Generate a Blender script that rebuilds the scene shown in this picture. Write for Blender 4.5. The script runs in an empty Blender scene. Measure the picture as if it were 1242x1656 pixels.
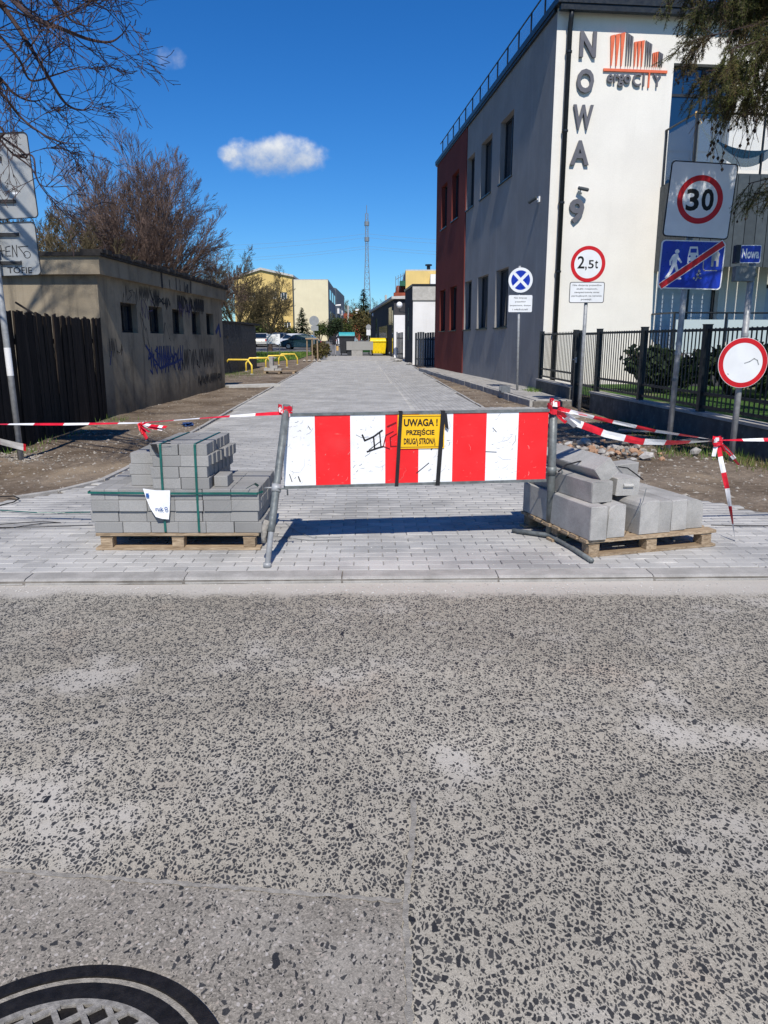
import bpy, bmesh, math, random
import numpy as np
from mathutils import Vector, Matrix, Quaternion, noise as mnoise

sc = bpy.context.scene
COL = sc.collection
rad = math.radians

# ------------------------------------------------------------------ camera
H = 1.47; FPX = 1220.0; PITCH = rad(12.84)
cd = bpy.data.cameras.new('camera'); cam = bpy.data.objects.new('camera', cd); COL.objects.link(cam)
cd.sensor_fit = 'VERTICAL'; cd.sensor_height = 24.0; cd.lens = 24.0 * FPX / 1656.0
cd.clip_start = 0.05; cd.clip_end = 3000.0
cam.location = (0, 0, H); cam.rotation_euler = (math.pi / 2 - PITCH, 0, 0)
sc.camera = cam

# ------------------------------------------------------------------ world and sun
SUN_TO = Vector((0.06, -1.0, 1.10)).normalized()      # towards the sun
elev = math.asin(SUN_TO.z); azim = math.atan2(SUN_TO.x, SUN_TO.y)
world = bpy.data.worlds.new('World'); sc.world = world; world.use_nodes = True
wn = world.node_tree.nodes; wl = world.node_tree.links; wn.clear()
w_out = wn.new('ShaderNodeOutputWorld'); w_bg = wn.new('ShaderNodeBackground')
sky = wn.new('ShaderNodeTexSky'); sky.sky_type = 'NISHITA'; sky.sun_disc = False
sky.sun_elevation = elev; sky.sun_rotation = azim
sky.altitude = 100; sky.air_density = 1.0; sky.dust_density = 0.0; sky.ozone_density = 4.0
hs = wn.new('ShaderNodeHueSaturation'); hs.inputs['Saturation'].default_value = 1.30; hs.inputs['Value'].default_value = 1.0
wl.new(sky.outputs[0], hs.inputs['Color'])
tint = wn.new('ShaderNodeMix'); tint.data_type = 'RGBA'; tint.blend_type = 'MULTIPLY'; tint.inputs[0].default_value = 1.0; tint.inputs[7].default_value = (.46, .74, 1.0, 1)
wl.new(hs.outputs[0], tint.inputs[6])
w_bg.inputs['Strength'].default_value = 0.115
# a small flat-based cumulus and two wisps, as part of the sky
def wmath(op, a, b=None, c=None):
    n = wn.new('ShaderNodeMath'); n.operation = op
    for i, q in enumerate((a, b, c)):
        if q is None: continue
        if isinstance(q, (int, float)): n.inputs[i].default_value = q
        else: wl.new(q, n.inputs[i])
    return n.outputs[0]
tc = wn.new('ShaderNodeTexCoord'); sx = wn.new('ShaderNodeSeparateXYZ'); wl.new(tc.outputs['Generated'], sx.inputs[0])
ysafe = wmath('MAXIMUM', sx.outputs[1], 0.05)
a_ = wmath('DIVIDE', sx.outputs[0], ysafe); e_ = wmath('DIVIDE', sx.outputs[2], ysafe)
cmb = wn.new('ShaderNodeCombineXYZ'); wl.new(a_, cmb.inputs[0]); wl.new(e_, cmb.inputs[1])
cn1 = wn.new('ShaderNodeTexNoise'); cn1.inputs['Scale'].default_value = 34; cn1.inputs['Detail'].default_value = 6; cn1.inputs['Roughness'].default_value = .6
wl.new(cmb.outputs[0], cn1.inputs['Vector'])
def blob(ca, ce, ra, re_, amp, soft):
    da = wmath('DIVIDE', wmath('SUBTRACT', a_, ca), ra); de = wmath('DIVIDE', wmath('SUBTRACT', e_, ce), re_)
    d2 = wmath('ADD', wmath('POWER', wmath('ABSOLUTE', da), 2.6), wmath('POWER', wmath('ABSOLUTE', de), 2.2))
    v = wmath('SUBTRACT', 1.0, d2)
    v = wmath('ADD', v, wmath('MULTIPLY', wmath('SUBTRACT', cn1.outputs['Fac'], .5), amp))
    n = wn.new('ShaderNodeMapRange'); n.interpolation_type = 'SMOOTHSTEP'
    n.inputs['From Min'].default_value = 0.0; n.inputs['From Max'].default_value = soft
    wl.new(v, n.inputs['Value']); return n.outputs[0]
def dirpx(px, py):
    u = (px - 621) / FPX; v = (828 - py) / FPX
    y = math.cos(PITCH) + v * math.sin(PITCH); z = -math.sin(PITCH) + v * math.cos(PITCH)
    return u / y, z / y
c0 = dirpx(446, 252); c1 = dirpx(367, 248); c2 = dirpx(277, 94)
m1 = blob(c0[0], c0[1], .070, .0250, 2.0, 1.15)
m2 = wmath('MULTIPLY', blob(c1[0], c1[1], .013, .010, 1.6, 1.1), .45)
m3 = wmath('MULTIPLY', blob(c2[0], c2[1], .020, .014, 3.2, 1.8), .32)
mask = wmath('MINIMUM', wmath('ADD', wmath('ADD', m1, m2), m3), 1.0)
sh = wn.new('ShaderNodeMapRange'); sh.inputs['From Min'].default_value = c0[1] - .020; sh.inputs['From Max'].default_value = c0[1] + .018
wl.new(wmath('ADD', e_, wmath('MULTIPLY', wmath('SUBTRACT', cn1.outputs['Fac'], .5), .045)), sh.inputs['Value'])
cc = wn.new('ShaderNodeMix'); cc.data_type = 'RGBA'
cc.inputs[6].default_value = (2.5, 3.5, 5.4, 1); cc.inputs[7].default_value = (7.0, 7.3, 7.7, 1)
wl.new(sh.outputs[0], cc.inputs[0])
cm = wn.new('ShaderNodeMix'); cm.data_type = 'RGBA'
wl.new(mask, cm.inputs[0]); wl.new(tint.outputs[2], cm.inputs[6]); wl.new(cc.outputs[2], cm.inputs[7])
wl.new(cm.outputs[2], w_bg.inputs['Color']); wl.new(w_bg.outputs[0], w_out.inputs[0])

sd = bpy.data.lights.new('sun', 'SUN'); sd.energy = 5.0; sd.angle = rad(.53); sd.color = (1.0, .94, .85)
sun = bpy.data.objects.new('sun', sd); COL.objects.link(sun)
sun.rotation_euler = (-SUN_TO).to_track_quat('-Z', 'Y').to_euler(); sun.location = (0, -20, 30)
vs = sc.view_settings; vs.view_transform = 'Standard'; vs.look = 'None'; vs.exposure = 0.0; vs.gamma = 1.0; vs.use_curve_mapping = False
sc.cycles.max_bounces = 8; sc.cycles.transparent_max_bounces = 16; sc.cycles.use_denoising = True

# ------------------------------------------------------------------ pixel -> place helpers
_c, _s = math.cos(PITCH), math.sin(PITCH)
def ray(px, py):
    u = (px - 621) / FPX; v = (828 - py) / FPX
    return Vector((u, _c + v * _s, -_s + v * _c))
def GP(px, py, z=0.0):                      # where that line of sight meets the level z
    d = ray(px, py); t = (z - H) / d.z; return Vector((d.x * t, d.y * t, z))
def AT(px, py, Y):                          # the point of that line of sight at distance Y
    d = ray(px, py); t = Y / d.y; return Vector((d.x * t, Y, H + d.z * t))
def gz(y):                                  # the street rises gently far away
    if y < 30: return 0.0
    if y < 85: return .00025 * (y - 30) ** 2
    return .756 + .0275 * (min(y, 110) - 85)
def GG(px, py):
    z = 0.0
    for _ in range(30):
        p = GP(px, py, min(z, H - .3)); z = .5 * z + .5 * gz(p.y)
    return p

# ------------------------------------------------------------------ object helpers
def tag(o, label=None, cat=None, group=None, kind=None):
    if label: o['label'] = label
    if cat: o['category'] = cat
    if group: o['group'] = group
    if kind: o['kind'] = kind
    return o
def thing(name, label, cat, loc=(0, 0, 0), rotz=0.0, group=None):
    o = bpy.data.objects.new(name, None); COL.objects.link(o)
    o.empty_display_size = .2; o.location = loc; o.rotation_euler = (0, 0, rotz)
    return tag(o, label, cat, group)
def wm(o):
    m = o.matrix_basis.copy()
    return wm(o.parent) @ o.matrix_parent_inverse @ m if o.parent else m
def link(name, me, parent=None, world=False):
    o = bpy.data.objects.new(name, me); COL.objects.link(o)
    if parent is not None:
        o.parent = parent
        if world: o.matrix_parent_inverse = wm(parent).inverted()
    return o
def copy_tree(o, parent=None):
    c = o.copy(); COL.objects.link(c); c.parent = parent
    for ch in list(o.children): copy_tree(ch, c)
    return c

class MB:
    """collects shapes and links them as one mesh"""
    def __init__(s): s.v = []; s.f = []; s.m = []
    def add(s, vs_, fs, mi=0):
        b = len(s.v); s.v.extend([tuple(q) for q in vs_])
        for f in fs: s.f.append(tuple(b + i for i in f)); s.m.append(mi)
        return s
    def box(s, x0, x1, y0, y1, z0, z1, mi=0, M=None):
        vv = [(x0, y0, z0), (x1, y0, z0), (x1, y1, z0), (x0, y1, z0), (x0, y0, z1), (x1, y0, z1), (x1, y1, z1), (x0, y1, z1)]
        if M is not None: vv = [M @ Vector(q) for q in vv]
        return s.add(vv, [(3, 2, 1, 0), (4, 5, 6, 7), (0, 1, 5, 4), (1, 2, 6, 5), (2, 3, 7, 6), (3, 0, 4, 7)], mi)
    def bar(s, a, b, w, h, mi=0, up=(0, 0, 1)):
        a = Vector(a); b = Vector(b); d = (b - a); L = d.length
        if L < 1e-6: return s
        d.normalize(); u = Vector(up)
        if abs(d.dot(u)) > .98: u = Vector((0, 1, 0))
        x = d.cross(u).normalized(); z = x.cross(d)
        M = Matrix(((x.x, d.x, z.x, a.x), (x.y, d.y, z.y, a.y), (x.z, d.z, z.z, a.z), (0, 0, 0, 1)))
        return s.box(-w / 2, w / 2, 0, L, -h / 2, h / 2, mi, M)
    def tube(s, pts, r, seg=8, caps=True, mi=0):
        pts = [Vector(p) for p in pts]; n = len(pts)
        rs = r if isinstance(r, (list, tuple)) else [r] * n
        t = (pts[1] - pts[0]).normalized()
        u = t.orthogonal().normalized(); b = len(s.v)
        for i in range(n):
            if i == 0: tt = pts[1] - pts[0]
            elif i == n - 1: tt = pts[-1] - pts[-2]
            else: tt = pts[i + 1] - pts[i - 1]
            tt = tt.normalized(); u = (u - tt * u.dot(tt))
            u = u.normalized() if u.length > 1e-6 else tt.orthogonal().normalized()
            w = tt.cross(u)
            for k in range(seg):
                a = 2 * math.pi * k / seg
                q = pts[i] + (u * math.cos(a) + w * math.sin(a)) * rs[i]; s.v.append((q.x, q.y, q.z))
        for i in range(n - 1):
            for k in range(seg):
                k2 = (k + 1) % seg
                s.f.append((b + i * seg + k, b + i * seg + k2, b + (i + 1) * seg + k2, b + (i + 1) * seg + k)); s.m.append(mi)
        if caps:
            s.f.append(tuple(b + k for k in reversed(range(seg)))); s.m.append(mi)
            s.f.append(tuple(b + (n - 1) * seg + k for k in range(seg))); s.m.append(mi)
        return s
    def prism(s, poly, y0, y1, mi=0, fn=None):
        """poly in (x, z); y0 front, y1 back"""
        fn = fn or (lambda x, y, z: (x, y, z)); n = len(poly)
        vv = [fn(x, y0, z) for x, z in poly] + [fn(x, y1, z) for x, z in poly]
        fs = [tuple(range(n)), tuple(reversed(range(n, 2 * n)))] + [(i, n + i, n + (i + 1) % n, (i + 1) % n) for i in range(n)]
        return s.add(vv, fs, mi)
    def slab(s, poly, z0, z1, mi=0):
        n = len(poly); vv = [(x, y, z1) for x, y in poly] + [(x, y, z0) for x, y in poly]
        return s.add(vv, [tuple(range(n)), tuple(reversed(range(n, 2 * n)))] + [(i, n + i, n + (i + 1) % n, (i + 1) % n) for i in range(n)], mi)
    def ring(s, cx, cz, r0, r1, y0, y1, n=48, mi=0, sz=1.0):
        a = [2 * math.pi * i / n for i in range(n)]; vv = []
        for y in (y0, y1):
            for r in (r0, r1): vv += [(cx + r * math.cos(t), y, cz + r * sz * math.sin(t)) for t in a]
        fs = []
        for i in range(n):
            j = (i + 1) % n
            fs += [(i, j, n + j, n + i), (2 * n + i, 3 * n + i, 3 * n + j, 2 * n + j), (n + i, n + j, 3 * n + j, 3 * n + i), (i, 2 * n + i, 2 * n + j, j)]
        return s.add(vv, fs, mi)
    def xf(s, M):
        s.v = [tuple(M @ Vector(q)) for q in s.v]; return s
    def mesh(s, name, mats, smooth=False):
        me = bpy.data.meshes.new(name); me.from_pydata(s.v, [], s.f)
        for m in (mats if isinstance(mats, (list, tuple)) else [mats]): me.materials.append(m)
        if any(s.m): me.polygons.foreach_set('material_index', s.m)
        if smooth: me.polygons.foreach_set('use_smooth', [True] * len(s.f))
        me.update(); return me
    def build(s, name, mats, parent=None, world=False, smooth=False):
        return link(name, s.mesh(name, mats, smooth), parent, world)
def disc(cx, cz, r, n=48): return [(cx + r * math.cos(2 * math.pi * i / n), cz + r * math.sin(2 * math.pi * i / n)) for i in range(n)]
def rrect(cx, cz, w, h, r, n=6):
    o = []
    for qx, qz, a0 in ((cx + w / 2 - r, cz + h / 2 - r, 0), (cx - w / 2 + r, cz + h / 2 - r, 90), (cx - w / 2 + r, cz - h / 2 + r, 180), (cx + w / 2 - r, cz - h / 2 + r, 270)):
        o += [(qx + r * math.cos(rad(a0 + 90 * i / n)), qz + r * math.sin(rad(a0 + 90 * i / n))) for i in range(n + 1)]
    return o
def stroke(mb, pts, w, y, fn=None, mi=0, th=.0006):
    """a flat painted line through 2-d points (x, z)"""
    for (x0, z0), (x1, z1) in zip(pts, pts[1:]):
        dx, dz = x1 - x0, z1 - z0; L = math.hypot(dx, dz)
        if L < 1e-6: continue
        nx, nz = -dz / L * w / 2, dx / L * w / 2; ex, ez = dx / L * w * .35, dz / L * w * .35
        mb.prism([(x0 - nx - ex, z0 - nz - ez), (x1 - nx + ex, z1 - nz + ez), (x1 + nx + ex, z1 + nz + ez), (x0 + nx - ex, z0 + nz - ez)], y, y + th, mi, fn)
_txt = {}
def text_geo(s, off=0.0, extrude=0.0):
    k = (s, off, extrude)
    if k not in _txt:
        cu = bpy.data.curves.new('t', 'FONT'); cu.body = s; cu.offset = off; cu.extrude = extrude; cu.resolution_u = 3
        o = bpy.data.objects.new('t', cu); COL.objects.link(o)
        dg = bpy.context.evaluated_depsgraph_get(); dg.update()
        me = bpy.data.meshes.new_from_object(o.evaluated_get(dg))
        vv = [tuple(q.co) for q in me.vertices]; ff = [tuple(p.vertices) for p in me.polygons]
        bpy.data.objects.remove(o); bpy.data.curves.remove(cu); bpy.data.meshes.remove(me)
        xs = [q[0] for q in vv]; ys = [q[1] for q in vv]
        _txt[k] = (vv, ff, min(xs), max(xs), min(ys), max(ys))
    return _txt[k]
def text_fit(mb, s, x0, x1, z0, z1, y, off=0.0, depth=0.0, fn=None, mi=0):
    """lettering fitted into the box x0..x1, z0..z1 on the plane y, seen from -y"""
    vv, ff, a, b, c, d = text_geo(s, off, .5 if depth else 0.0); o = []
    for q in vv:
        X = x0 + (q[0] - a) / (b - a) * (x1 - x0); Z = z0 + (q[1] - c) / (d - c) * (z1 - z0); Y = y - (q[2] * depth if depth else 0)
        o.append(fn(X, Y, Z) if fn else (X, Y, Z))
    mb.add(o, ff, mi)

# ------------------------------------------------------------------ materials
class NT:
    def __init__(s, name, rough=.7, metal=0.0, spec=.3):
        s.m = bpy.data.materials.new(name); s.m.use_nodes = True; t = s.m.node_tree; s.n = t.nodes; s.l = t.links
        s.b = s.n['Principled BSDF']; s.b.inputs['Roughness'].default_value = rough; s.b.inputs['Metallic'].default_value = metal
        s.b.inputs['Specular IOR Level'].default_value = spec; s._pos = None
    def pos(s):
        if s._pos is None: s._pos = s.n.new('ShaderNodeNewGeometry')
        return s._pos.outputs['Position']
    def geo(s): s.pos(); return s._pos
    def put(s, q, sock):
        if hasattr(q, 'links') or hasattr(q, 'is_linked'): s.l.new(q, sock)
        elif isinstance(q, (tuple, list)): sock.default_value = tuple(q) + ((1,) if len(q) == 3 and len(sock.default_value) == 4 else ())
        else: sock.default_value = q
    def math(s, op, a, b=0.0, clamp=False):
        n = s.n.new('ShaderNodeMath'); n.operation = op; n.use_clamp = clamp; s.put(a, n.inputs[0]); s.put(b, n.inputs[1]); return n.outputs[0]
    def mapv(s, scale=(1, 1, 1), loc=(0, 0, 0), rot=(0, 0, 0), src=None):
        n = s.n.new('ShaderNodeMapping'); n.inputs['Scale'].default_value = scale; n.inputs['Location'].default_value = loc; n.inputs['Rotation'].default_value = rot
        s.l.new(src or s.pos(), n.inputs[0]); return n.outputs[0]
    def noise(s, scale, detail=4, rough=.55, vec=None, dist=0.0, out='Fac'):
        n = s.n.new('ShaderNodeTexNoise'); n.inputs['Scale'].default_value = scale; n.inputs['Detail'].default_value = detail
        n.inputs['Roughness'].default_value = rough; n.inputs['Distortion'].default_value = dist
        s.l.new(vec or s.pos(), n.inputs['Vector']); return n.outputs[out]
    def vor(s, scale, feature='F1', vec=None, dim='3D', rnd=1.0):
        n = s.n.new('ShaderNodeTexVoronoi'); n.feature = feature; n.voronoi_dimensions = dim
        n.inputs['Scale'].default_value = scale; n.inputs['Randomness'].default_value = rnd
        s.l.new(vec or s.pos(), n.inputs['Vector']); return n
    def rng(s, v, a, b, lo=0.0, hi=1.0, smooth=True):
        n = s.n.new('ShaderNodeMapRange'); n.interpolation_type = 'SMOOTHSTEP' if smooth else 'LINEAR'
        n.inputs['From Min'].default_value = a; n.inputs['From Max'].default_value = b; n.inputs['To Min'].default_value = lo; n.inputs['To Max'].default_value = hi
        s.l.new(v, n.inputs['Value']); return n.outputs[0]
    def mix(s, f, a, b, mode='MIX'):
        n = s.n.new('ShaderNodeMix'); n.data_type = 'RGBA'; n.blend_type = mode
        s.put(f, n.inputs[0]); s.put(a, n.inputs[6]); s.put(b, n.inputs[7]); return n.outputs[2]
    def scale(s, col, f):                 # colour times a scalar
        n = s.n.new('ShaderNodeVectorMath'); n.operation = 'SCALE'; s.put(col, n.inputs[0]); s.put(f, n.inputs['Scale']); return n.outputs[0]
    def bump(s, h, strength=.3, dist=.01, normal=None):
        n = s.n.new('ShaderNodeBump'); n.inputs['Strength'].default_value = strength; n.inputs['Distance'].default_value = dist
        s.l.new(h, n.inputs['Height'])
        if normal is not None: s.l.new(normal, n.inputs['Normal'])
        s.l.new(n.outputs[0], s.b.inputs['Normal']); return n.outputs[0]
    def col(s, c): s.put(c, s.b.inputs['Base Color']); return s
    def rough(s, v): s.put(v, s.b.inputs['Roughness']); return s
def rgb(*c): return tuple(c)
def plain(name, c, rough=.6, metal=0.0, var=.12, scale=6.0, bump=.0, bscale=120.0, spec=.3, objvar=0.0, islvar=0.0, fine=.0):
    t = NT(name, rough, metal, spec)
    f = t.rng(t.noise(scale, 5), .3, .7, 1 - var, 1 + var)
    if fine: f = t.math('MULTIPLY', f, t.rng(t.noise(bscale, 3), .3, .7, 1 - fine, 1 + fine))
    if objvar:
        oi = t.n.new('ShaderNodeObjectInfo'); f = t.math('MULTIPLY', f, t.rng(oi.outputs['Random'], 0, 1, 1 - objvar, 1 + objvar, False))
    if islvar:
        f = t.math('MULTIPLY', f, t.rng(t.geo().outputs['Random Per Island'], 0, 1, 1 - islvar, 1 + islvar, False))
    t.col(t.scale(c, f)); t.rough(t.rng(t.noise(scale * 2.3, 3), .3, .7, max(.02, rough - .1), min(1, rough + .1)))
    if bump: t.bump(t.noise(bscale, 4), bump, .01)
    return t.m

def mat_road(name, patch=False):
    t = NT(name, .78, spec=.35)
    base = t.pos()
    wob = t.n.new('ShaderNodeVectorMath'); wob.operation = 'SCALE'; wob.inputs['Scale'].default_value = .012
    nv = t.noise(60, 2, vec=base, out='Color'); t.l.new(nv, wob.inputs[0])
    addv = t.n.new('ShaderNodeVectorMath'); addv.operation = 'ADD'; t.l.new(base, addv.inputs[0]); t.l.new(wob.outputs[0], addv.inputs[1])
    wob2 = t.n.new('ShaderNodeVectorMath'); wob2.operation = 'SCALE'; wob2.inputs['Scale'].default_value = .045; t.l.new(t.noise(5.0, 2, vec=base, out='Color'), wob2.inputs[0])
    addw = t.n.new('ShaderNodeVectorMath'); addw.operation = 'ADD'; t.l.new(addv.outputs[0], addw.inputs[0]); t.l.new(wob2.outputs[0], addw.inputs[1]); addv = addw
    flat = t.mapv((1, 1, 0), src=addv.outputs[0])
    def stones(scale, lo, hi, keep, rot, rnd=1.0):
        v = t.mapv((1.25, .8, 1), rot=(0, 0, rot), src=flat)
        e = t.vor(scale, 'DISTANCE_TO_EDGE', v, '2D', rnd).outputs['Distance']
        c = t.vor(scale, 'F1', v, '2D', rnd); sp = t.n.new('ShaderNodeSeparateColor'); t.l.new(c.outputs['Color'], sp.inputs[0])
        thr = t.math('MULTIPLY', sp.outputs[1], .16)
        k = t.rng(t.math('SUBTRACT', e, thr), lo, hi)
        on = t.math('LESS_THAN', sp.outputs[0], keep)
        return t.math('MULTIPLY', k, on), sp.outputs[2]
    big, b_r = stones(58, .07, .15, .12 if patch else .60, .4)
    small, s_r = stones(112, .08, .20, .22 if patch else .50, 1.3)
    huge, h_r = stones(30, .12, .2, .004 if patch else .022, 2.2)
    sx_ = t.n.new('ShaderNodeSeparateXYZ'); t.l.new(base, sx_.inputs[0])
    dustn = t.noise(1.15, 5, .62); dust = t.rng(dustn, .52, .66)
    dust2 = t.rng(t.noise(3.1, 4, .6, vec=t.mapv((.45, 1.3, 1))), .56, .76)
    edge = t.rng(t.math('ADD', sx_.outputs[1], t.math('MULTIPLY', t.math('SUBTRACT', t.noise(2.4, 4), .5), .30)), 4.26, 4.42)
    dust = t.math('MAXIMUM', t.math('MULTIPLY', dust, .8), t.math('MULTIPLY', dust2, .6))
    dust = t.math('MAXIMUM', dust, edge)
    fine = t.noise(420, 3, .7)
    mfac = t.rng(t.noise(.55, 4), .3, .7)
    matrix = t.mix(mfac, (.36, .325, .262), (.445, .41, .34))
    matrix = t.mix(t.rng(t.noise(1.7, 3, vec=t.mapv((1, 1, 1), (7, 3, 0))), .58, .74, 0, .45), matrix, (.41, .335, .26))
    grain = t.rng(t.noise(190, 3, .75), .3, .7, .78, 1.2)
    matrix = t.scale(t.scale(matrix, t.rng(fine, .25, .75, .72, 1.25)), grain)
    dustc = t.scale(t.mix(t.noise(2.0, 3), (.47, .435, .375), (.55, .52, .47)), t.rng(fine, .25, .75, .86, 1.1))
    if patch:
        matrix = t.scale(t.mix(t.noise(3, 4), (.25, .225, .19), (.34, .31, .262)), t.rng(fine, .25, .75, .66, 1.3))
        w = t.vor(75, 'F1', t.mapv((1.1, .9, 1), rot=(0, 0, .7), src=flat), '2D'); ws = t.n.new('ShaderNodeSeparateColor'); t.l.new(w.outputs['Color'], ws.inputs[0])
        sg = t.vor(210, 'F1', flat, '2D'); sgs = t.n.new('ShaderNodeSeparateColor'); t.l.new(sg.outputs['Color'], sgs.inputs[0])
        matrix = t.scale(matrix, t.rng(sgs.outputs[0], 0, 1, .62, 1.28, False)); matrix = t.scale(matrix, grain)
        wf = t.math('MULTIPLY', t.math('LESS_THAN', ws.outputs[0], .2), t.rng(w.outputs['Distance'], .42, .22))
        matrix = t.mix(wf, matrix, t.mix(ws.outputs[1], (.50, .47, .43), (.42, .36, .30)))
    st_c = lambda r: t.mix(r, (.018, .019, .022), (.056, .056, .056))
    keepd = t.math('SUBTRACT', 1.0, t.math('MULTIPLY', dust, .45))
    c = t.mix(dust if not patch else t.math('MULTIPLY', dust, .6), matrix, dustc)
    hide = t.math('SUBTRACT', 1.0, t.math('MULTIPLY', edge, .97))
    thin = t.math('GREATER_THAN', t.math('ADD', s_r, .15), dust)
    c = t.mix(t.math('MULTIPLY', t.math('MULTIPLY', small, t.math('MULTIPLY', hide, thin)), .88), c, st_c(s_r))
    thin2 = t.math('GREATER_THAN', t.math('ADD', b_r, .22), dust)
    c = t.mix(t.math('MULTIPLY', t.math('MULTIPLY', big, t.math('MULTIPLY', hide, thin2)), .95), c, st_c(b_r))
    c = t.mix(t.math('MULTIPLY', huge, hide), c, st_c(h_r))
    # oil and tyre darkening in long soft bands along the carriageway
    band = t.rng(t.noise(1.0, 4, .6, vec=t.mapv((.12, .9, 1), (3, 5, 0))), .35, .68, .82, 1.06)
    t.col(t.scale(c, band))
    hgt = t.math('ADD', t.math('MULTIPLY', t.math('MAXIMUM', big, small), .5), t.math('MULTIPLY', fine, .8))
    t.rough(t.math('SUBTRACT', .86, t.math('MULTIPLY', t.math('MAXIMUM', big, huge), .28)))
    t.bump(hgt, .45, .004); return t.m

def mat_paver(name, dusty=1.0, k=1.0):
    t = NT(name, .86, spec=.25)
    isl = t.geo().outputs['Random Per Island']; oi = t.n.new('ShaderNodeObjectInfo')
    r = t.math('FRACT', t.math('ADD', isl, t.math('MULTIPLY', oi.outputs['Random'], 7.31)))
    c = t.mix(r, (.31, .308, .298), (.41, .405, .39))
    c = t.scale(c, t.rng(t.noise(210, 4, .7), .28, .72, .80, 1.18))
    c = t.scale(c, t.rng(t.noise(1.3, 4), .32, .68, .86, 1.12))
    if dusty:
        d = t.rng(t.noise(5.5, 6, .68, vec=t.mapv((.55, 1.5, 1))), .55, .72)
        d2 = t.rng(t.noise(.8, 4, .6), .42, .62)
        far = t.n.new('ShaderNodeSeparateXYZ'); t.l.new(t.pos(), far.inputs[0])
        nearf = t.rng(far.outputs[1], 6.0, 16.0, .85, .2)
        c = t.mix(t.math('MULTIPLY', t.math('MULTIPLY', t.math('ADD', t.math('MULTIPLY', d, .75), t.math('MULTIPLY', d2, .4)), nearf), dusty), c, (.60, .58, .535))
    t.col(t.scale(c, k)); t.bump(t.noise(380, 4, .7), .32, .003); return t.m

def mat_dirt(name, a, b, grassy=False):
    t = NT(name, .95, spec=.12)
    c = t.mix(t.rng(t.noise(.9, 5, .62), .34, .66), a, b)
    c = t.scale(c, t.rng(t.noise(11, 6, .7), .28, .72, .68, 1.3))
    v = t.vor(38, 'F1'); sp = t.n.new('ShaderNodeSeparateColor'); t.l.new(v.outputs['Color'], sp.inputs[0])
    peb = t.math('MULTIPLY', t.math('LESS_THAN', sp.outputs[0], .07), t.rng(v.outputs['Distance'], .45, .25))
    c = t.mix(peb, c, (.34, .31, .27))
    sand = t.rng(t.noise(.55, 4, .6, vec=t.mapv((1, .6, 1), (4, 9, 0))), .56, .68, 0, .7)
    c = t.mix(sand, c, (.36, .285, .20))
    if grassy:
        g = t.rng(t.noise(.5, 5, .65, vec=t.mapv((1, 1, 1), (13, 2, 0))), .50, .62, 0, .8)
        c = t.mix(g, c, t.mix(t.noise(14, 4), (.045, .065, .018), (.105, .13, .04)))
    t.col(c); t.bump(t.math('ADD', t.noise(26, 6, .7), t.math('MULTIPLY', peb, .4)), .8, .03); return t.m

def mat_plaster(name, c, stain=.0, var=.05, streak=0.0, bump=.25, gro=1.0, stainc=(.05, .045, .04)):
    t = NT(name, .9, spec=.15)
    k = t.scale(c, t.rng(t.noise(.9, 5), .3, .7, 1 - var, 1 + var))
    k = t.scale(k, t.rng(t.noise(60, 4, .7), .3, .7, .95, 1.05))
    if streak:
        s_ = t.rng(t.noise(2.6, 5, .65, vec=t.mapv((1.6, 1.6, .16))), .48, .74, 0, streak); k = t.mix(s_, k, stainc)
    if stain:
        s_ = t.rng(t.noise(1.5, 6, .7), .5, .76, 0, stain); k = t.mix(s_, k, stainc)
        sp = t.n.new('ShaderNodeSeparateXYZ'); t.l.new(t.pos(), sp.inputs[0])
        lo = t.rng(t.math('ADD', sp.outputs[2], t.math('MULTIPLY', t.math('SUBTRACT', t.noise(2.2, 5), .5), 1.1)), .75, .02, 0, stain * .9)
        k = t.mix(lo, k, stainc)
    t.col(k)
    t.bump(t.math('ADD', t.noise(90 * gro, 4, .7), t.math('MULTIPLY', t.noise(1.1, 3), 5.0)), bump, .012); return t.m

def mat_concrete(name, a=(.27, .27, .26), b=(.37, .365, .35), objvar=.1):
    t = NT(name, .9, spec=.2)
    c = t.mix(t.rng(t.noise(4.5, 6, .65), .34, .66), a, b)
    c = t.scale(c, t.rng(t.noise(170, 4, .7), .3, .7, .84, 1.14))
    v = t.vor(46, 'F1'); pit = t.rng(v.outputs['Distance'], .13, .05)
    sp = t.n.new('ShaderNodeSeparateColor'); t.l.new(v.outputs['Color'], sp.inputs[0]); pit = t.math('MULTIPLY', pit, t.math('LESS_THAN', sp.outputs[0], .3))
    c = t.mix(t.math('MULTIPLY', pit, .6), c, (.09, .09, .085))
    lime = t.rng(t.noise(9, 5, .7), .60, .75, 0, .5); c = t.mix(lime, c, (.50, .49, .465))
    if objvar:
        oi = t.n.new('ShaderNodeObjectInfo'); c = t.scale(c, t.rng(oi.outputs['Random'], 0, 1, 1 - objvar, 1 + objvar, False))
    t.col(c); t.bump(t.math('SUBTRACT', t.noise(140, 5, .7), t.math('MULTIPLY', pit, 1.5)), .4, .006); return t.m

def mat_wood(name, a, b, axis=(14, 14, 1.2), rough=.8, objvar=.22):
    t = NT(name, rough, spec=.2)
    g = t.noise(3.0, 6, .7, vec=t.mapv(axis), dist=.6)
    c = t.mix(t.rng(g, .32, .68), a, b); oi = t.n.new('ShaderNodeObjectInfo')
    c = t.scale(c, t.rng(oi.outputs['Random'], 0, 1, 1 - objvar, 1 + objvar, False))
    t.col(c); t.bump(g, .4, .008); return t.m

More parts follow.
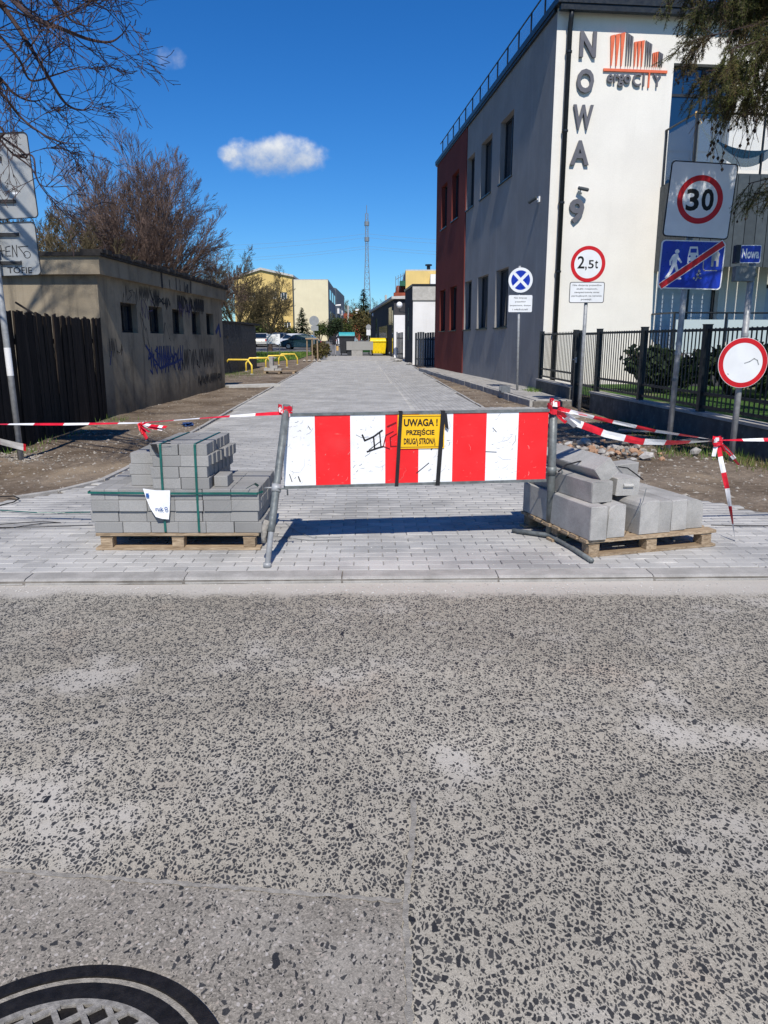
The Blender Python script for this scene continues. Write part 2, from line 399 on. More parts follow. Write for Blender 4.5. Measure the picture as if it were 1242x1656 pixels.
def mat_worn(name, c, wear=(.30, .29, .28), amt=.35, rough=.4, dirt=.25):
    """printed sheeting with scratches and grime"""
    t = NT(name, rough, spec=.4)
    k = t.scale(c, t.rng(t.noise(3.2, 4), .3, .7, .95, 1.04))
    sc_ = t.rng(t.noise(8, 8, .75, vec=t.mapv((1, 1, 2.1), rot=(0, .5, 0)), dist=1.8), .625, .67, 0, amt)
    sc2 = t.rng(t.noise(70, 3, .6, vec=t.mapv((.18, 1, 1), rot=(0, .45, 0))), .67, .73, 0, amt)
    k = t.mix(t.math('MAXIMUM', sc_, sc2), k, wear)
    k = t.mix(t.rng(t.noise(2.1, 6, .7), .52, .8, 0, dirt), k, (.24, .22, .2))
    t.col(k); t.rough(t.rng(t.noise(8, 4), .3, .7, rough - .1, rough + .15)); return t.m

def mat_leaf(name, a, b, trans=.25):
    t = NT(name, .7, spec=.2)
    r = t.geo().outputs['Random Per Island']
    c = t.mix(r, a, b); c = t.scale(c, t.rng(t.noise(1.1, 3), .3, .7, .7, 1.3))
    t.col(c); return t.m

def mat_glass(name, tint=(.01, .014, .02), rough=.04):
    t = NT(name, rough, spec=.9); t.col(tint); t.bump(t.noise(1.3, 2), .03, .02); return t.m
def mat_clear(name, c=(.75, .82, .82), alpha=.25, rough=.05):
    t = NT(name, rough, spec=.6); t.col(c); t.b.inputs['Alpha'].default_value = alpha; return t.m

M_ROAD = mat_road('road_surface'); M_PATCH = mat_road('patch_surface', True)
M_PAVER = mat_paver('paver_concrete'); M_BLOCK = mat_paver('stacked_block', 0.12, .74)
M_JOINT = plain('joint_sand', (.17, .155, .135), .95, var=.3, scale=9, bump=.4, bscale=200)
M_KERB = mat_concrete('kerb_concrete', (.30, .29, .27), (.41, .395, .37), .08)
M_STONE = mat_concrete('kerbstone_concrete', (.30, .295, .28), (.40, .39, .37), .2)
M_LIME = mat_concrete('pale_concrete', (.42, .41, .38), (.52, .51, .48), .05)
M_DIRT = mat_dirt('dirt', (.13, .098, .07), (.235, .19, .145))
M_FIELD = mat_dirt('field_ground', (.11, .095, .07), (.16, .14, .10), True)
M_LAWN = mat_dirt('lawn_ground', (.035, .085, .016), (.06, .125, .025))
M_GRASS = mat_leaf('grass_blades', (.05, .11, .015), (.13, .19, .04))
M_DRYGRASS = mat_leaf('dry_grass', (.22, .17, .09), (.10, .13, .035))
M_GALV = plain('galvanised_steel', (.33, .34, .345), .5, .2, .18, 14, .1, 200, objvar=.08)
M_PIPE = plain('painted_grey_pipe', (.15, .165, .165), .5, .2, .25, 18, .12, 160)
M_RED = mat_worn('red_sheeting', (.80, .018, .022), (.55, .25, .2), .3, .42, .08)
M_WHITE = mat_worn('white_sheeting', (.80, .81, .82), (.12, .12, .12), .65, .42, .14)
M_YELLOW = mat_worn('yellow_sign_sheet', (.88, .50, .01), (.5, .4, .2), .2, .4, .08)
M_BLACK = plain('black_print', (.012, .012, .013), .55, var=.2)
M_STRAP = plain('black_strap', (.015, .015, .017), .6, var=.2, bump=.2)
M_SIGNW = plain('sign_white', (.72, .74, .76), .38, var=.05, scale=4, spec=.4)
M_SIGNR = plain('sign_red', (.50, .008, .014), .38, var=.1, scale=5, spec=.4)
M_SIGNB = plain('sign_blue', (.006, .03, .36), .35, var=.14, scale=5, spec=.45)
M_SIGNK = plain('sign_black', (.010, .010, .011), .5, var=.1)
M_SIGNBACK = plain('sign_back_grey', (.33, .345, .35), .55, .3, .07, 5, fine=.03, bscale=200)
M_RIMSHADE = plain('sign_rim_rail_shade', (.03, .03, .032), .55, var=.2)  # plate rims, and the shadow colour of the sign-back rails
M_TAPER = plain('tape_red', (.66, .012, .03), .42, var=.2, scale=20, spec=.5)
M_TAPEW = plain('tape_white', (.80, .80, .80), .4, var=.08, scale=20, spec=.5)
M_GREEN = plain('green_strap', (.008, .10, .085), .38, var=.2, scale=18, spec=.5)
M_PLASTIC = plain('white_plastic_sheet', (.78, .79, .80), .35, var=.06, scale=12, bump=.15, bscale=40, spec=.5)
M_PRINTB = plain('blue_print', (.03, .10, .30), .5)
M_PALLET = mat_wood('pallet_wood', (.19, .135, .085), (.42, .325, .22), (3, 26, 26), .85, .28)
M_PLANK = mat_wood('dark_fence_plank', (.010, .008, .007), (.040, .030, .023), (18, 18, 1.0), .9, .4)
M_IRON = plain('cast_iron', (.028, .025, .024), .5, .6, .3, 40, .35, 260)
M_IRONW = plain('worn_iron', (.27, .255, .23), .7, .1, .3, 60, .35, 300)
M_SANDF = plain('sandy_filler', (.30, .28, .245), .95, var=.25, scale=50, bump=.5, bscale=260)
M_WALLW = mat_plaster('white_plaster', (.74, .715, .655), 0, .035, .07, .16, stainc=(.45, .43, .39))
M_WALLG = mat_plaster('grey_plaster', (.275, .27, .265), 0, .08, .30, .75, stainc=(.40, .39, .38))
M_WALLR = mat_plaster('red_brown_plaster', (.17, .040, .032), 0, .1, .12, .25)
M_TRIM = plain('anthracite_metal', (.022, .027, .033), .42, .4, .15, 8, objvar=.1)
M_TRIMG = plain('grey_board', (.058, .070, .078), .55, .1, .1, 8, objvar=.12)
M_FRAME = plain('window_frame', (.03, .034, .04), .45, .2)
M_GLASS = mat_glass('window_glass', (.006, .012, .022)); M_GLASSB = mat_glass('blue_window_glass', (.008, .03, .075), .03)
M_CLEAR = mat_clear('railing_glass', (.40, .48, .52), .14); M_FROST = mat_clear('frosted_glass', (.52, .60, .60), .82, .35)
M_SHUT = plain('roller_shutter', (.50, .56, .62), .5, .1, .05)
M_LETTER = plain('grey_lettering', (.125, .125, .14), .5, .2, .06)
M_ORANGE = plain('orange_lettering', (.68, .145, .065), .5, 0, .06)
M_HAMM = plain('blue_hammock', (.10, .22, .36), .8, var=.3, scale=30, bump=.3)
M_ROPE = plain('tan_rope', (.55, .36, .14), .9)
M_HUT = mat_plaster('old_hut_plaster', (.265, .225, .165), .62, .2, .5, .6, .6)
M_TAR = plain('tar_roofing', (.022, .020, .019), .8, var=.4, bump=.5, bscale=60)
M_SHED = plain('dark_sheet_metal', (.020, .025, .034), .6, .0, .2, 5, objvar=.15)
M_SPRAYK = plain('black_spray', (.018, .018, .020), .8, var=.35, scale=25); M_SPRAYB = plain('blue_spray', (.018, .035, .14), .8, var=.4, scale=25)
M_SPRAYP = plain('violet_spray', (.05, .035, .09), .8, var=.4, scale=25)
M_HOOP = plain('yellow_painted_tube', (.82, .60, .09), .4, .1, .12, 14)
M_BARK = plain('bark', (.075, .055, .045), .95, var=.35, scale=5, bump=.6, bscale=40)
M_TWIG = plain('twigs', (.17, .118, .095), .95, var=.3, scale=1.2)
M_TWIGN = plain('near_twigs', (.055, .036, .034), .95, var=.3, scale=4, bump=.4, bscale=80)
M_TWIGO = plain('olive_twigs', (.12, .095, .05), .95, var=.35, scale=.9)
M_NEEDLE = mat_leaf('conifer_needles', (.050, .070, .016), (.125, .118, .038)); M_NEEDLEB = mat_leaf('brown_needles', (.10, .065, .026), (.075, .080, .022))
M_SPRUCE = mat_leaf('spruce_needles', (.010, .020, .009), (.030, .048, .018)); M_CONE = plain('cones', (.03, .020, .014), .9)
M_BUSH = mat_leaf('bush_leaves', (.05, .055, .016), (.13, .095, .035)); M_BUSHG = mat_leaf('green_bush_leaves', (.03, .055, .012), (.085, .11, .03))
M_CREAM = mat_plaster('cream_plaster', (.72, .65, .45), 0, .04, .05, .1); M_YEL = mat_plaster('yellow_plaster', (.66, .49, .19), 0, .05, .06, .1)
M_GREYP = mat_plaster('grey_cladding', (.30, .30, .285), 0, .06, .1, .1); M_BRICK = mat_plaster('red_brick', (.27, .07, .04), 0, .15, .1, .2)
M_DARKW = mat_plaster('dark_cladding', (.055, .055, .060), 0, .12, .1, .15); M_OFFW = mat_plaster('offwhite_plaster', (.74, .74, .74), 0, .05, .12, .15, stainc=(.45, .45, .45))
M_GLOBE = plain('lamp_globe', (.85, .85, .83), .25, var=.03)
M_TYRE = plain('tyre_rubber', (.012, .012, .013), .8); M_RIM = plain('alloy_rim', (.45, .46, .47), .35, .8)
M_BINK = plain('dark_bin_plastic', (.030, .033, .038), .5, var=.15); M_BINC = plain('cyan_lid_plastic', (.045, .33, .36), .4); M_BINY = plain('yellow_bin_plastic', (.80, .58, .01), .42, var=.08)
M_SKIN = plain('skin', (.45, .27, .19), .6); M_JACKET = plain('dark_jacket', (.012, .012, .017), .85); M_TROUS = plain('grey_trousers', (.24, .24, .26), .85); M_HAIR = plain('dark_hair', (.02, .014, .01), .8)
M_TOWER = plain('tower_steel', (.20, .24, .28), .6, .2); M_BOARDW = plain('info_board_white', (.80, .82, .84), .4, var=.03)
M_RUB = [plain('rubble_%d' % i, c, .95, var=.25, scale=12, bump=.7, bscale=50, objvar=.2) for i, c in enumerate([(.34, .31, .27), (.24, .22, .20), (.36, .22, .14), (.40, .385, .36)])]
M_LITTER = plain('blue_litter', (.03, .07, .2), .5); M_SLATE = plain('grey_sheet', (.17, .185, .20), .5, .2)
R = random.Random(11); NPR = np.random.default_rng(5)

# ================================================================== THE SETTING
# ---- paving outline
ROT = rad(1.5); E1 = Vector((math.cos(ROT), math.sin(ROT))); E2 = Vector((-math.sin(ROT), math.cos(ROT)))
LY = [4.5, 6.55, 6.78, 7.06, 7.33, 7.97, 8.8, 60.0]; LX = [-8.0, -8.0, -3.75, -3.49, -3.26, -3.0, -2.98, -4.85]
RY = [4.5, 6.2, 6.45, 7.2, 7.87, 8.65, 9.5, 14.79, 14.8, 17.1, 17.11, 60.0]
RX = [8.0, 8.0, 3.37, 2.89, 2.48, 2.24, 2.22, 2.21, 3.95, 3.75, 2.19, 1.30]
def kerb_y(x): return 4.655 + .0235 * x          # middle line of the kerb
def in_pave(x, y):
    return (y > kerb_y(x) + .09) & (x > np.interp(y, LY, LX)) & (x < np.interp(y, RY, RX)) & (y < 52.0)
def gzv(y):
    y = np.asarray(y, float); return np.where(y < 30, 0, np.where(y < 85, .00025 * (y - 30) ** 2, .756 + .0275 * (np.minimum(y, 110) - 85)))

# ---- far ground sheet to the horizon
mb = MB()
ys = [-80, -30, 4.4, 4.9, 30, 36, 42, 48, 54, 60, 66, 72, 78, 85, 92, 100, 110, 160, 400, 1500]; xs = [-900, -200, -60, -20, -10, 0, 10, 20, 60, 200, 900]
vv = [(x, y, (gz(y) - .075 if y > 4.6 else -.14)) for y in ys for x in xs]; nx = len(xs)
mb.add(vv, [(j * nx + i, j * nx + i + 1, (j + 1) * nx + i + 1, (j + 1) * nx + i) for j in range(len(ys) - 1) for i in range(nx - 1)])
tag(mb.build('ground', M_FIELD), 'dry brown and green ground stretching away around the street', 'ground', kind='structure')

# ---- road
mb = MB(); mb.add([(-70, -40, -.035), (70, -40, -.035), (70, 4.575 + .0235 * 70, -.035), (-70, 4.575 - .0235 * 70, -.035)], [(0, 1, 2, 3)])
tag(mb.build('road', M_ROAD), 'worn pale asphalt road studded with dark stone chips', 'road', kind='structure')
# concrete patch round the manhole, with a slightly ragged edge
pp = []
edge = [(-3.2, 2.20), (-1.115, 1.905), (.049, 1.779), (.054, 1.40), (.06, .2), (.06, -1.5), (-3.2, -1.5)]
for (x0, y0), (x1, y1) in zip(edge, edge[1:] + edge[:1]):
    n = max(2, int(math.hypot(x1 - x0, y1 - y0) / .03))
    for i in range(n):
        t = i / n; x = x0 + (x1 - x0) * t; y = y0 + (y1 - y0) * t
        pp.append((x + R.uniform(-.006, .006), y + R.uniform(-.006, .006)))
mb = MB(); mb.add([(x, y, -.031) for x, y in pp], [tuple(range(len(pp)))])
tag(mb.build('road_patch', M_PATCH), 'paler concrete patch let into the asphalt round the manhole', 'road patch', kind='structure')
mb = MB()
def seam(pts, w):
    q = []
    for (x0, y0), (x1, y1) in zip(pts, pts[1:]):
        n = max(2, int(math.hypot(x1 - x0, y1 - y0) / .02))
        q += [(x0 + (x1 - x0) * i / n, y0 + (y1 - y0) * i / n) for i in range(n)]
    q.append(pts[-1]); L, Rr = [], []
    for i, (x, y) in enumerate(q):
        a = q[max(0, i - 1)]; b = q[min(len(q) - 1, i + 1)]; dx, dy = b[0] - a[0], b[1] - a[1]; l = math.hypot(dx, dy) or 1
        w1 = w * R.uniform(.35, 1.25); w2 = w * R.uniform(.35, 1.25)
        L.append((x - dy / l * w1, y + dx / l * w1, -.0285)); Rr.append((x + dy / l * w2, y - dx / l * w2, -.0285))
    n = len(q); mb.add(L + Rr, [(i, n + i, n + i + 1, i + 1) for i in range(n - 1)])
seam([(-2.4, 2.09), (-1.115, 1.905), (-.5, 1.84), (.049, 1.779)], .010); seam([(.10, 2.25), (.085, 2.0), (.06, 1.78), (.058, 1.3), (.06, .6)], .011)
tag(mb.build('road_seam', M_SANDF), 'thin sandy filled seam round the concrete road patch', 'road seam', kind='structure')

# ---- kerb: lowered stones a metre long
mb = MB(); a, b = (-9, kerb_y(-9)), (9, kerb_y(9))
mb.add([(-9, kerb_y(-9) - .078, -.05), (9, kerb_y(9) - .078, -.05), (9, kerb_y(9) + .085, -.05), (-9, kerb_y(-9) + .085, -.05), (-9, kerb_y(-9) - .076, -.012), (9, kerb_y(9) - .076, -.012), (9, kerb_y(9) + .085, -.012), (-9, kerb_y(-9) + .085, -.012)], [(4, 5, 6, 7), (0, 1, 5, 4)])
kerb = tag(mb.build('kerb', M_JOINT), 'row of lowered pale concrete kerb stones along the road', 'kerb', kind='structure')
def stone_mesh(name, prof, L, m, jit=.002, seed=0, cham=.006):
    """a kerb stone: closed profile in (y, z), length L along x, worn ends"""
    rr = random.Random(seed); n = len(prof); mb = MB(); rings = []
    cy = sum(p[0] for p in prof) / n; cz = sum(p[1] for p in prof) / n
    for x, k in ((-L / 2, .965), (-L / 2 + cham, 1), (-L / 6, 1), (L / 6, 1), (L / 2 - cham, 1), (L / 2, .965)):
        rings.append([(x + rr.uniform(-jit, jit), cy + (p[0] - cy) * k + rr.uniform(-jit, jit) * .5, cz + (p[1] - cz) * k + rr.uniform(-jit, jit) * .5) for p in prof])
    vv = [q for r_ in rings for q in r_]; fs = []
    for i in range(len(rings) - 1):
        for k in range(n): fs.append((i * n + k, i * n + (k + 1) % n, (i + 1) * n + (k + 1) % n, (i + 1) * n + k))
    fs += [tuple(reversed(range(n))), tuple((len(rings) - 1) * n + k for k in range(n))]
    mb.add(vv, fs); return mb.mesh(name, m)
KPROF = [(-.078, -.16), (.080, -.16), (.080, .002), (-.045, .001), (-.066, -.006), (-.078, -.022)]
kms = [stone_mesh('kerb_stone', KPROF, .992, M_KERB, .002, i) for i in range(4)]
for i in range(-8, 9):
    x = -.10 + i * .999 + .33; o = link('kerb_stone', kms[i % 4], kerb, True)
    o.location = (x, kerb_y(x), R.uniform(-.003, .001)); o.rotation_euler = (R.uniform(-.01, .01), 0, rad(1.35) + R.uniform(-.003, .003))

# ---- paving: sand bed and blocks
mb = MB(); yy = [4.74, 5.5, 6.2, 6.45, 6.55, 6.78, 7.06, 7.2, 7.33, 7.87, 7.97, 8.65, 8.8, 9.5, 12, 14.79, 14.8, 17.1, 17.11, 20, 25, 30, 34, 38, 42, 46, 50, 52.05]
vv = []
for y in yy:
    l = float(np.interp(y, LY, LX)); r_ = float(np.interp(y, RY, RX)); z = float(gzv(y)) - .013
    vv += [(l, y + (.0235 * l if y < 5 else 0), z), (r_, y + (.0235 * r_ if y < 5 else 0), z)]
mb.add(vv, [(2 * i, 2 * i + 1, 2 * i + 3, 2 * i + 2) for i in range(len(yy) - 1)])
pave = tag(mb.build('paving', M_JOINT), 'street and pavement newly laid with grey concrete block paving', 'paving', kind='structure')
def paver_template(L=.197, W=.097, T=.06, c=.0045):
    a, b = L / 2, W / 2
    v = [(-a + c, -b + c, 0), (a - c, -b + c, 0), (a - c, b - c, 0), (-a + c, b - c, 0), (-a, -b, -c), (a, -b, -c), (a, b, -c), (-a, b, -c), (-a, -b, -T), (a, -b, -T), (a, b, -T), (-a, b, -T)]
    f = [(0, 1, 2, 3)] + [(4 + i, 4 + (i + 1) % 4, (i + 1) % 4, i) for i in range(4)] + [(8 + i, 8 + (i + 1) % 4, 4 + (i + 1) % 4, 4 + i) for i in range(4)]
    return v, f
PV, PF = paver_template()
pm = bpy.data.meshes.new('paver'); pm.from_pydata(PV, [], PF); pm.materials.append(M_PAVER); pm.update()
cents = []
base = Vector((0, 4.755))
for j in range(0, 475):
    for i in range(-42, 43):
        p = base + E2 * (j * .1 + .05) + E1 * (i * .2 + (.1 if j % 2 else 0))
        cents.append((p.x, p.y, j, 0))
C_ = np.array(cents); x, y = C_[:, 0], C_[:, 1]
xb = .63 - .036 * (y - 18.2)
ok = in_pave(x - .05, y) & in_pave(x + .05, y) & ~((y > 11) & (x > xb)) & (np.abs(x) < 7.8)
A_ = C_[ok]
cents = []
for i in range(-2, 44):                   # the strip laid lengthwise
    for j in range(0, 215):
        p = Vector((.63 - .036 * (11 - 18.2), 11.06)) + Vector((-.036, 1)).normalized() * (j * .2 + (.1 if i % 2 else 0)) + Vector((1, .036)).normalized() * (i * .1 + .05)
        cents.append((p.x, p.y, i, 1))
C2_ = np.array(cents); x, y = C2_[:, 0], C2_[:, 1]
ok = in_pave(x, y - .05) & in_pave(x + .04, y + .05) & (x > .63 - .036 * (y - 18.2) + .05) & (y > 11.05)
B_ = C2_[ok]
near = (A_[:, 1] < 6.2) & (np.abs(A_[:, 0]) < .535 * A_[:, 1])
order = np.argsort(A_[:, 1] + 100 * (~near)); take = order[:300]; rest = order[300:]
for k in take:
    o = link('paver', pm, pave, True); o.location = (A_[k, 0], A_[k, 1], R.uniform(-.0018, .0012))
    o.rotation_euler = (R.uniform(-.008, .008), R.uniform(-.005, .005), ROT + R.uniform(-.006, .006))
def field(name, arr, rz):
    n = len(arr); v = np.array(PV); c, s = math.cos(rz), math.sin(rz)
    v = np.stack([v[:, 0] * c - v[:, 1] * s, v[:, 0] * s + v[:, 1] * c, v[:, 2]], 1)
    tilt = NPR.normal(0, .004, (n, 2)); dz = NPR.uniform(-.0018, .0012, n) + gzv(arr[:, 1])
    V = v[None] + np.stack([arr[:, 0], arr[:, 1], dz], 1)[:, None, :]
    V[:, :, 2] += v[None, :, 0] * tilt[:, :1] + v[None, :, 1] * tilt[:, 1:]
    Fq = (np.array(PF)[None] + (np.arange(n) * 12)[:, None, None]).reshape(-1)
    me = bpy.data.meshes.new(name); me.vertices.add(n * 12); me.vertices.foreach_set('co', V.reshape(-1))
    me.loops.add(len(Fq)); me.loops.foreach_set('vertex_index', Fq.astype(np.int32)); npoly = len(Fq) // 4
    me.polygons.add(npoly); me.polygons.foreach_set('loop_start', (np.arange(npoly) * 4).astype(np.int32))
    me.materials.append(M_PAVER); me.update(calc_edges=True); me.validate()
    return tag(link(name, me, pave), kind='stuff')
field('block_field', A_[rest], ROT); field('lengthwise_block_field', B_, math.pi / 2 + .036)
# edging along both sides
em = stone_mesh('edging_stone', [(-.03, -.2), (.03, -.2), (.03, .010), (.022, .014), (-.022, .014), (-.03, .010)], .985, M_KERB, .002, 5)
def edging(pts, z=.004):
    for (x0, y0), (x1, y1) in zip(pts, pts[1:]):
        L = math.hypot(x1 - x0, y1 - y0); n = max(1, round(L))
        for i in range(n):
            t = (i + .5) / n; o = link('edging_stone', em, pave, True); yy_ = y0 + (y1 - y0) * t
            o.location = (x0 + (x1 - x0) * t + R.uniform(-.005, .005), yy_, gz(yy_) + z + R.uniform(-.004, .004))
            o.rotation_euler = (0, -math.atan2(gz(yy_ + .5) - gz(yy_ - .5), 1.0), math.atan2(y1 - y0, x1 - x0) + R.uniform(-.006, .006)); o.scale = (L / n, 1, 1)
edging([(-3.02, 8.8), (-4.59, 52.0)]); edging([(2.24, 9.5), (2.24, 14.75)]); edging([(2.22, 17.15), (1.5, 51.5)], -.004)
edging([(-3.52, 7.06), (-3.26, 7.36), (-3.03, 7.98), (-3.02, 8.8)])

# ---- dirt verges both sides: one bumpy sheet that dips under the paving
xs = np.arange(-13.0, 7.01, .13); ysd = np.concatenate([np.arange(6.2, 20, .13), np.arange(20, 62, .3)])
XX, YY = np.meshgrid(xs, ysd); inside = in_pave(XX, YY)
Zn = np.array([mnoise.fractal(Vector((float(a) * .9, float(b) * .9, 3.0)), 1.0, 2.0, 4) for a, b in zip(XX.ravel(), YY.ravel())]).reshape(XX.shape)
Zf = np.array([mnoise.noise(Vector((float(a) * 4.1, float(b) * 4.1, 9.0))) for a, b in zip(XX.ravel(), YY.ravel())]).reshape(XX.shape)
dl = np.maximum(XX - np.interp(YY, LY, LX), 0); dr = np.maximum(np.interp(YY, RY, RX) - XX, 0); din = np.minimum(dl, dr)
Z = gzv(YY) - .004 + .022 * Zn + .012 * Zf
Z = np.where(din > 0, gzv(YY) - .020 - np.minimum(din, .25) * .18, Z)
Z = np.where((YY < 6.6), np.minimum(Z, -.022), Z)
Z += np.where((XX < -4.2) & (YY < 10.5) & (YY > 8.8), .05 * np.exp(-((XX + 4.9) ** 2 + (YY - 9.3) ** 2) / .35), 0)     # heap at the pole
n_, m_ = len(ysd), len(xs); idx = np.arange(n_ * m_).reshape(n_, m_)
Fq = np.stack([idx[:-1, :-1], idx[:-1, 1:], idx[1:, 1:], idx[1:, :-1]], -1).reshape(-1, 4)
me = bpy.data.meshes.new('dirt'); me.from_pydata(np.stack([XX, YY, Z], -1).reshape(-1, 3).tolist(), [], Fq.tolist()); me.materials.append(M_DIRT); me.polygons.foreach_set('use_smooth', [True] * len(Fq)); me.update()
tag(link('dirt', me), 'bare churned dirt on both sides of the paved street', 'dirt', kind='structure')
def dirt_z(x, y, xs=xs, m_=m_, ysd=ysd, Z=Z):
    i = min(max(int(round((x - xs[0]) / .13)), 0), m_ - 1); j = int(np.argmin(np.abs(ysd - y))); return float(Z[j, i])
# loose stones and clods on the dirt
def pebble(mb, p, r, rr):
    ax = [Vector((rr.uniform(.7, 1.3) * r, 0, 0)), Vector((0, rr.uniform(.7, 1.3) * r, 0)), Vector((0, 0, rr.uniform(.4, .8) * r))]
    q = Matrix.Rotation(rr.uniform(0, 6.3), 3, 'Z'); v = []
    for s in (1, -1):
        for a in ax: v.append(Vector(p) + q @ (a * s * rr.uniform(.75, 1.1)))
    mb.add(v, [(0, 1, 2), (1, 3, 2), (3, 4, 2), (4, 0, 2), (1, 0, 5), (3, 1, 5), (4, 3, 5), (0, 4, 5)])
mb = MB(); rr = random.Random(3); cnt = 0
while cnt < 5200:
    if rr.random() < .5: x = rr.uniform(-6.5, -3.0); y = rr.uniform(7.0, 34) if rr.random() < .5 else rr.uniform(6.9, 14)
    else: x = rr.uniform(2.0, 4.9); y = rr.uniform(6.6, 14.7) if rr.random() < .65 else rr.uniform(17.2, 40)
    if bool(in_pave(np.array(x), np.array(y))) or (y < 8.9 and x < 2.6 and x > -2.9): continue
    pebble(mb, (x, y, dirt_z(x, y)), rr.choice([.008, .01, .013, .013, .02, .03 if rr.random() < .4 else .012]), rr); cnt += 1
for _ in range(420):                       # pale crumbs at the foot of the grey pole
    x = rr.gauss(-4.85, .35); y = rr.gauss(9.35, .25); pebble(mb, (x, y, dirt_z(x, y) + .005), rr.choice([.01, .016, .024]), rr)
tag(mb.build('loose_gravel', [M_RUB[0]]), 'loose pale grit and small stones scattered on the bare dirt', 'gravel', kind='stuff')
# sand and grit swept over the paving and the gutter
mb = MB()
for _ in range(1500):
    x = rr.uniform(-3, 3); y = 4.36 + abs(rr.gauss(0, .12)) if rr.random() < .6 else rr.uniform(4.8, 7)
    if kerb_y(x) - .09 < y < kerb_y(x) + .09: continue
    pebble(mb, (x, y, -.033 if y < kerb_y(x) else .001), rr.choice([.003, .004, .005, .008]), rr)
tag(mb.build('gutter_grit', [M_RUB[3]]), 'fine pale grit lying in the gutter and on the paving', 'grit', kind='stuff')

# ---- raised pavement strip along the office building
bdir = Vector((-math.sin(rad(4.6)), math.cos(rad(4.6)), 0)); S0 = Vector((3.36, 17.1, 0)); S1 = S0 + bdir * 20.6
mb = MB(); sw = 1.6
pl = [(S0.x, S0.y), (S0.x + sw, S0.y), (S1.x + sw, S1.y), (S1.x, S1.y)]
mb.slab(pl, -.1, .125)
walk = tag(mb.build('raised_walkway', M_JOINT), 'raised grey paved walkway along the side of the office building', 'walkway', kind='structure')
sm = stone_mesh('kerb_stone', [(-.05, -.12), (.05, -.12), (.05, .150), (.04, .158), (-.04, .158), (-.05, .150)], .99, M_KERB, .003, 8)
for i in range(20):
    p = S0 + bdir * (i + .55); o = link('kerb_stone', sm, walk, True); o.location = (p.x - .02, p.y, R.uniform(-.01, .006)); o.rotation_euler = (0, 0, rad(94.6) + R.uniform(-.008, .008))
tm = MB(); tm.box(-.345, .345, -.345, .345, -.03, 0); slabm = tm.mesh('paving_slab', M_KERB)
for i in range(29):
    for k in range(2):
        p = S0 + bdir * (i * .7 + .4) + Vector((.42 + k * .70, .03, 0)); o = link('paving_slab', slabm, walk, True); o.location = (p.x, p.y, .148 + R.uniform(-.003, .003)); o.rotation_euler = (0, 0, rad(4.6))
# paved link in front of the gate side
# ---- far plateau of the street with its kerb, then the lane beyond
mb = MB(); vv = []
for y in (52.0, 54, 56, 58, 60.5): vv += [(-4.62 - .04 * (y - 52), y, gz(y) + .03), (1.5 - .03 * (y - 52), y, gz(y) + .03)]
mb.add(vv, [(2 * i, 2 * i + 1, 2 * i + 3, 2 * i + 2) for i in range(4)]); mb.add([(-4.62, 52, gz(52) + .03), (1.5, 52, gz(52) + .03), (1.5, 52, gz(52) - .05), (-4.62, 52, gz(52) - .05)], [(0, 1, 2, 3)])
tag(mb.build('crossing_plateau', M_KERB), 'pale raised strip across the far end of the paving', 'paving', kind='structure')
mb = MB(); vv = []
for y in (60.5, 65, 70, 75, 80, 85, 92, 100, 110, 150): vv += [(-5.2 - .06 * (y - 60), y, gz(y) - .02), (1.8 - .01 * (y - 60), y, gz(y) - .02)]
mb.add(vv, [(2 * i, 2 * i + 1, 2 * i + 3, 2 * i + 2) for i in range(9)])
tag(mb.build('far_lane', plain('far_asphalt', (.16, .16, .16), .9, var=.15, scale=.8)), 'grey lane continuing past the bins between hedges', 'road', kind='structure')
mb = MB(); vv = []
for y in (70, 75, 80, 85, 92, 100): vv += [(-24, y, gz(y) - .03), (-5.6 - .06 * (y - 60), y, gz(y) - .03)]
mb.add(vv, [(2 * i, 2 * i + 1, 2 * i + 3, 2 * i + 2) for i in range(5)])
tag(mb.build('parking_lot', plain('parking_asphalt', (.15, .15, .15), .9, var=.15, scale=.8)), 'asphalt parking lot with cars beyond the lawn', 'parking lot', kind='structure')
# lawn
mb = MB(); vv = []
for y in (42, 46, 50, 54, 58, 62, 66, 69.5): vv += [(-26, y, gz(y) + .02), (-6.0 if y > 54 else -6.0 - (54 - y) * .3, y, gz(y) + .02)]
mb.add(vv, [(2 * i, 2 * i + 1, 2 * i + 3, 2 * i + 2) for i in range(7)])
tag(mb.build('lawn', M_LAWN), 'green lawn between the dirt verge and the parking lot', 'lawn', kind='structure')
def blades(name, pts, hmin, hmax, m, label, w=.012, seed=1):
    rr = random.Random(seed); mb = MB()
    for (x, y, z) in pts:
        a = rr.uniform(0, 6.28); h = rr.uniform(hmin, hmax); dx, dy = math.cos(a) * w, math.sin(a) * w; b = rr.uniform(0, 6.28); l = rr.uniform(.1, .6) * h
        mb.add([(x - dx, y - dy, z), (x + dx, y + dy, z), (x + math.cos(b) * l, y + math.sin(b) * l, z + h)], [(0, 1, 2)])
    return tag(mb.build(name, m), label, 'grass', kind='stuff')
rr = random.Random(8)
pts = []
for _ in range(16000):
    y = rr.uniform(42, 69.5); x = rr.uniform(-22, -6.1 if y > 54 else -6.1 - (54 - y) * .3); pts.append((x, y, gz(y) + .02))
blades('lawn_grass', pts, .05, .16, M_GRASS, 'short green grass growing on the lawn', .035, 2)
pts = []
def patch(cx, cy, sx_, sy_, n, z=None):
    for _ in range(n):
        x = rr.gauss(cx, sx_); y = rr.gauss(cy, sy_); pts.append((x, y, (dirt_z(x, y) if z is None else z) - .005))
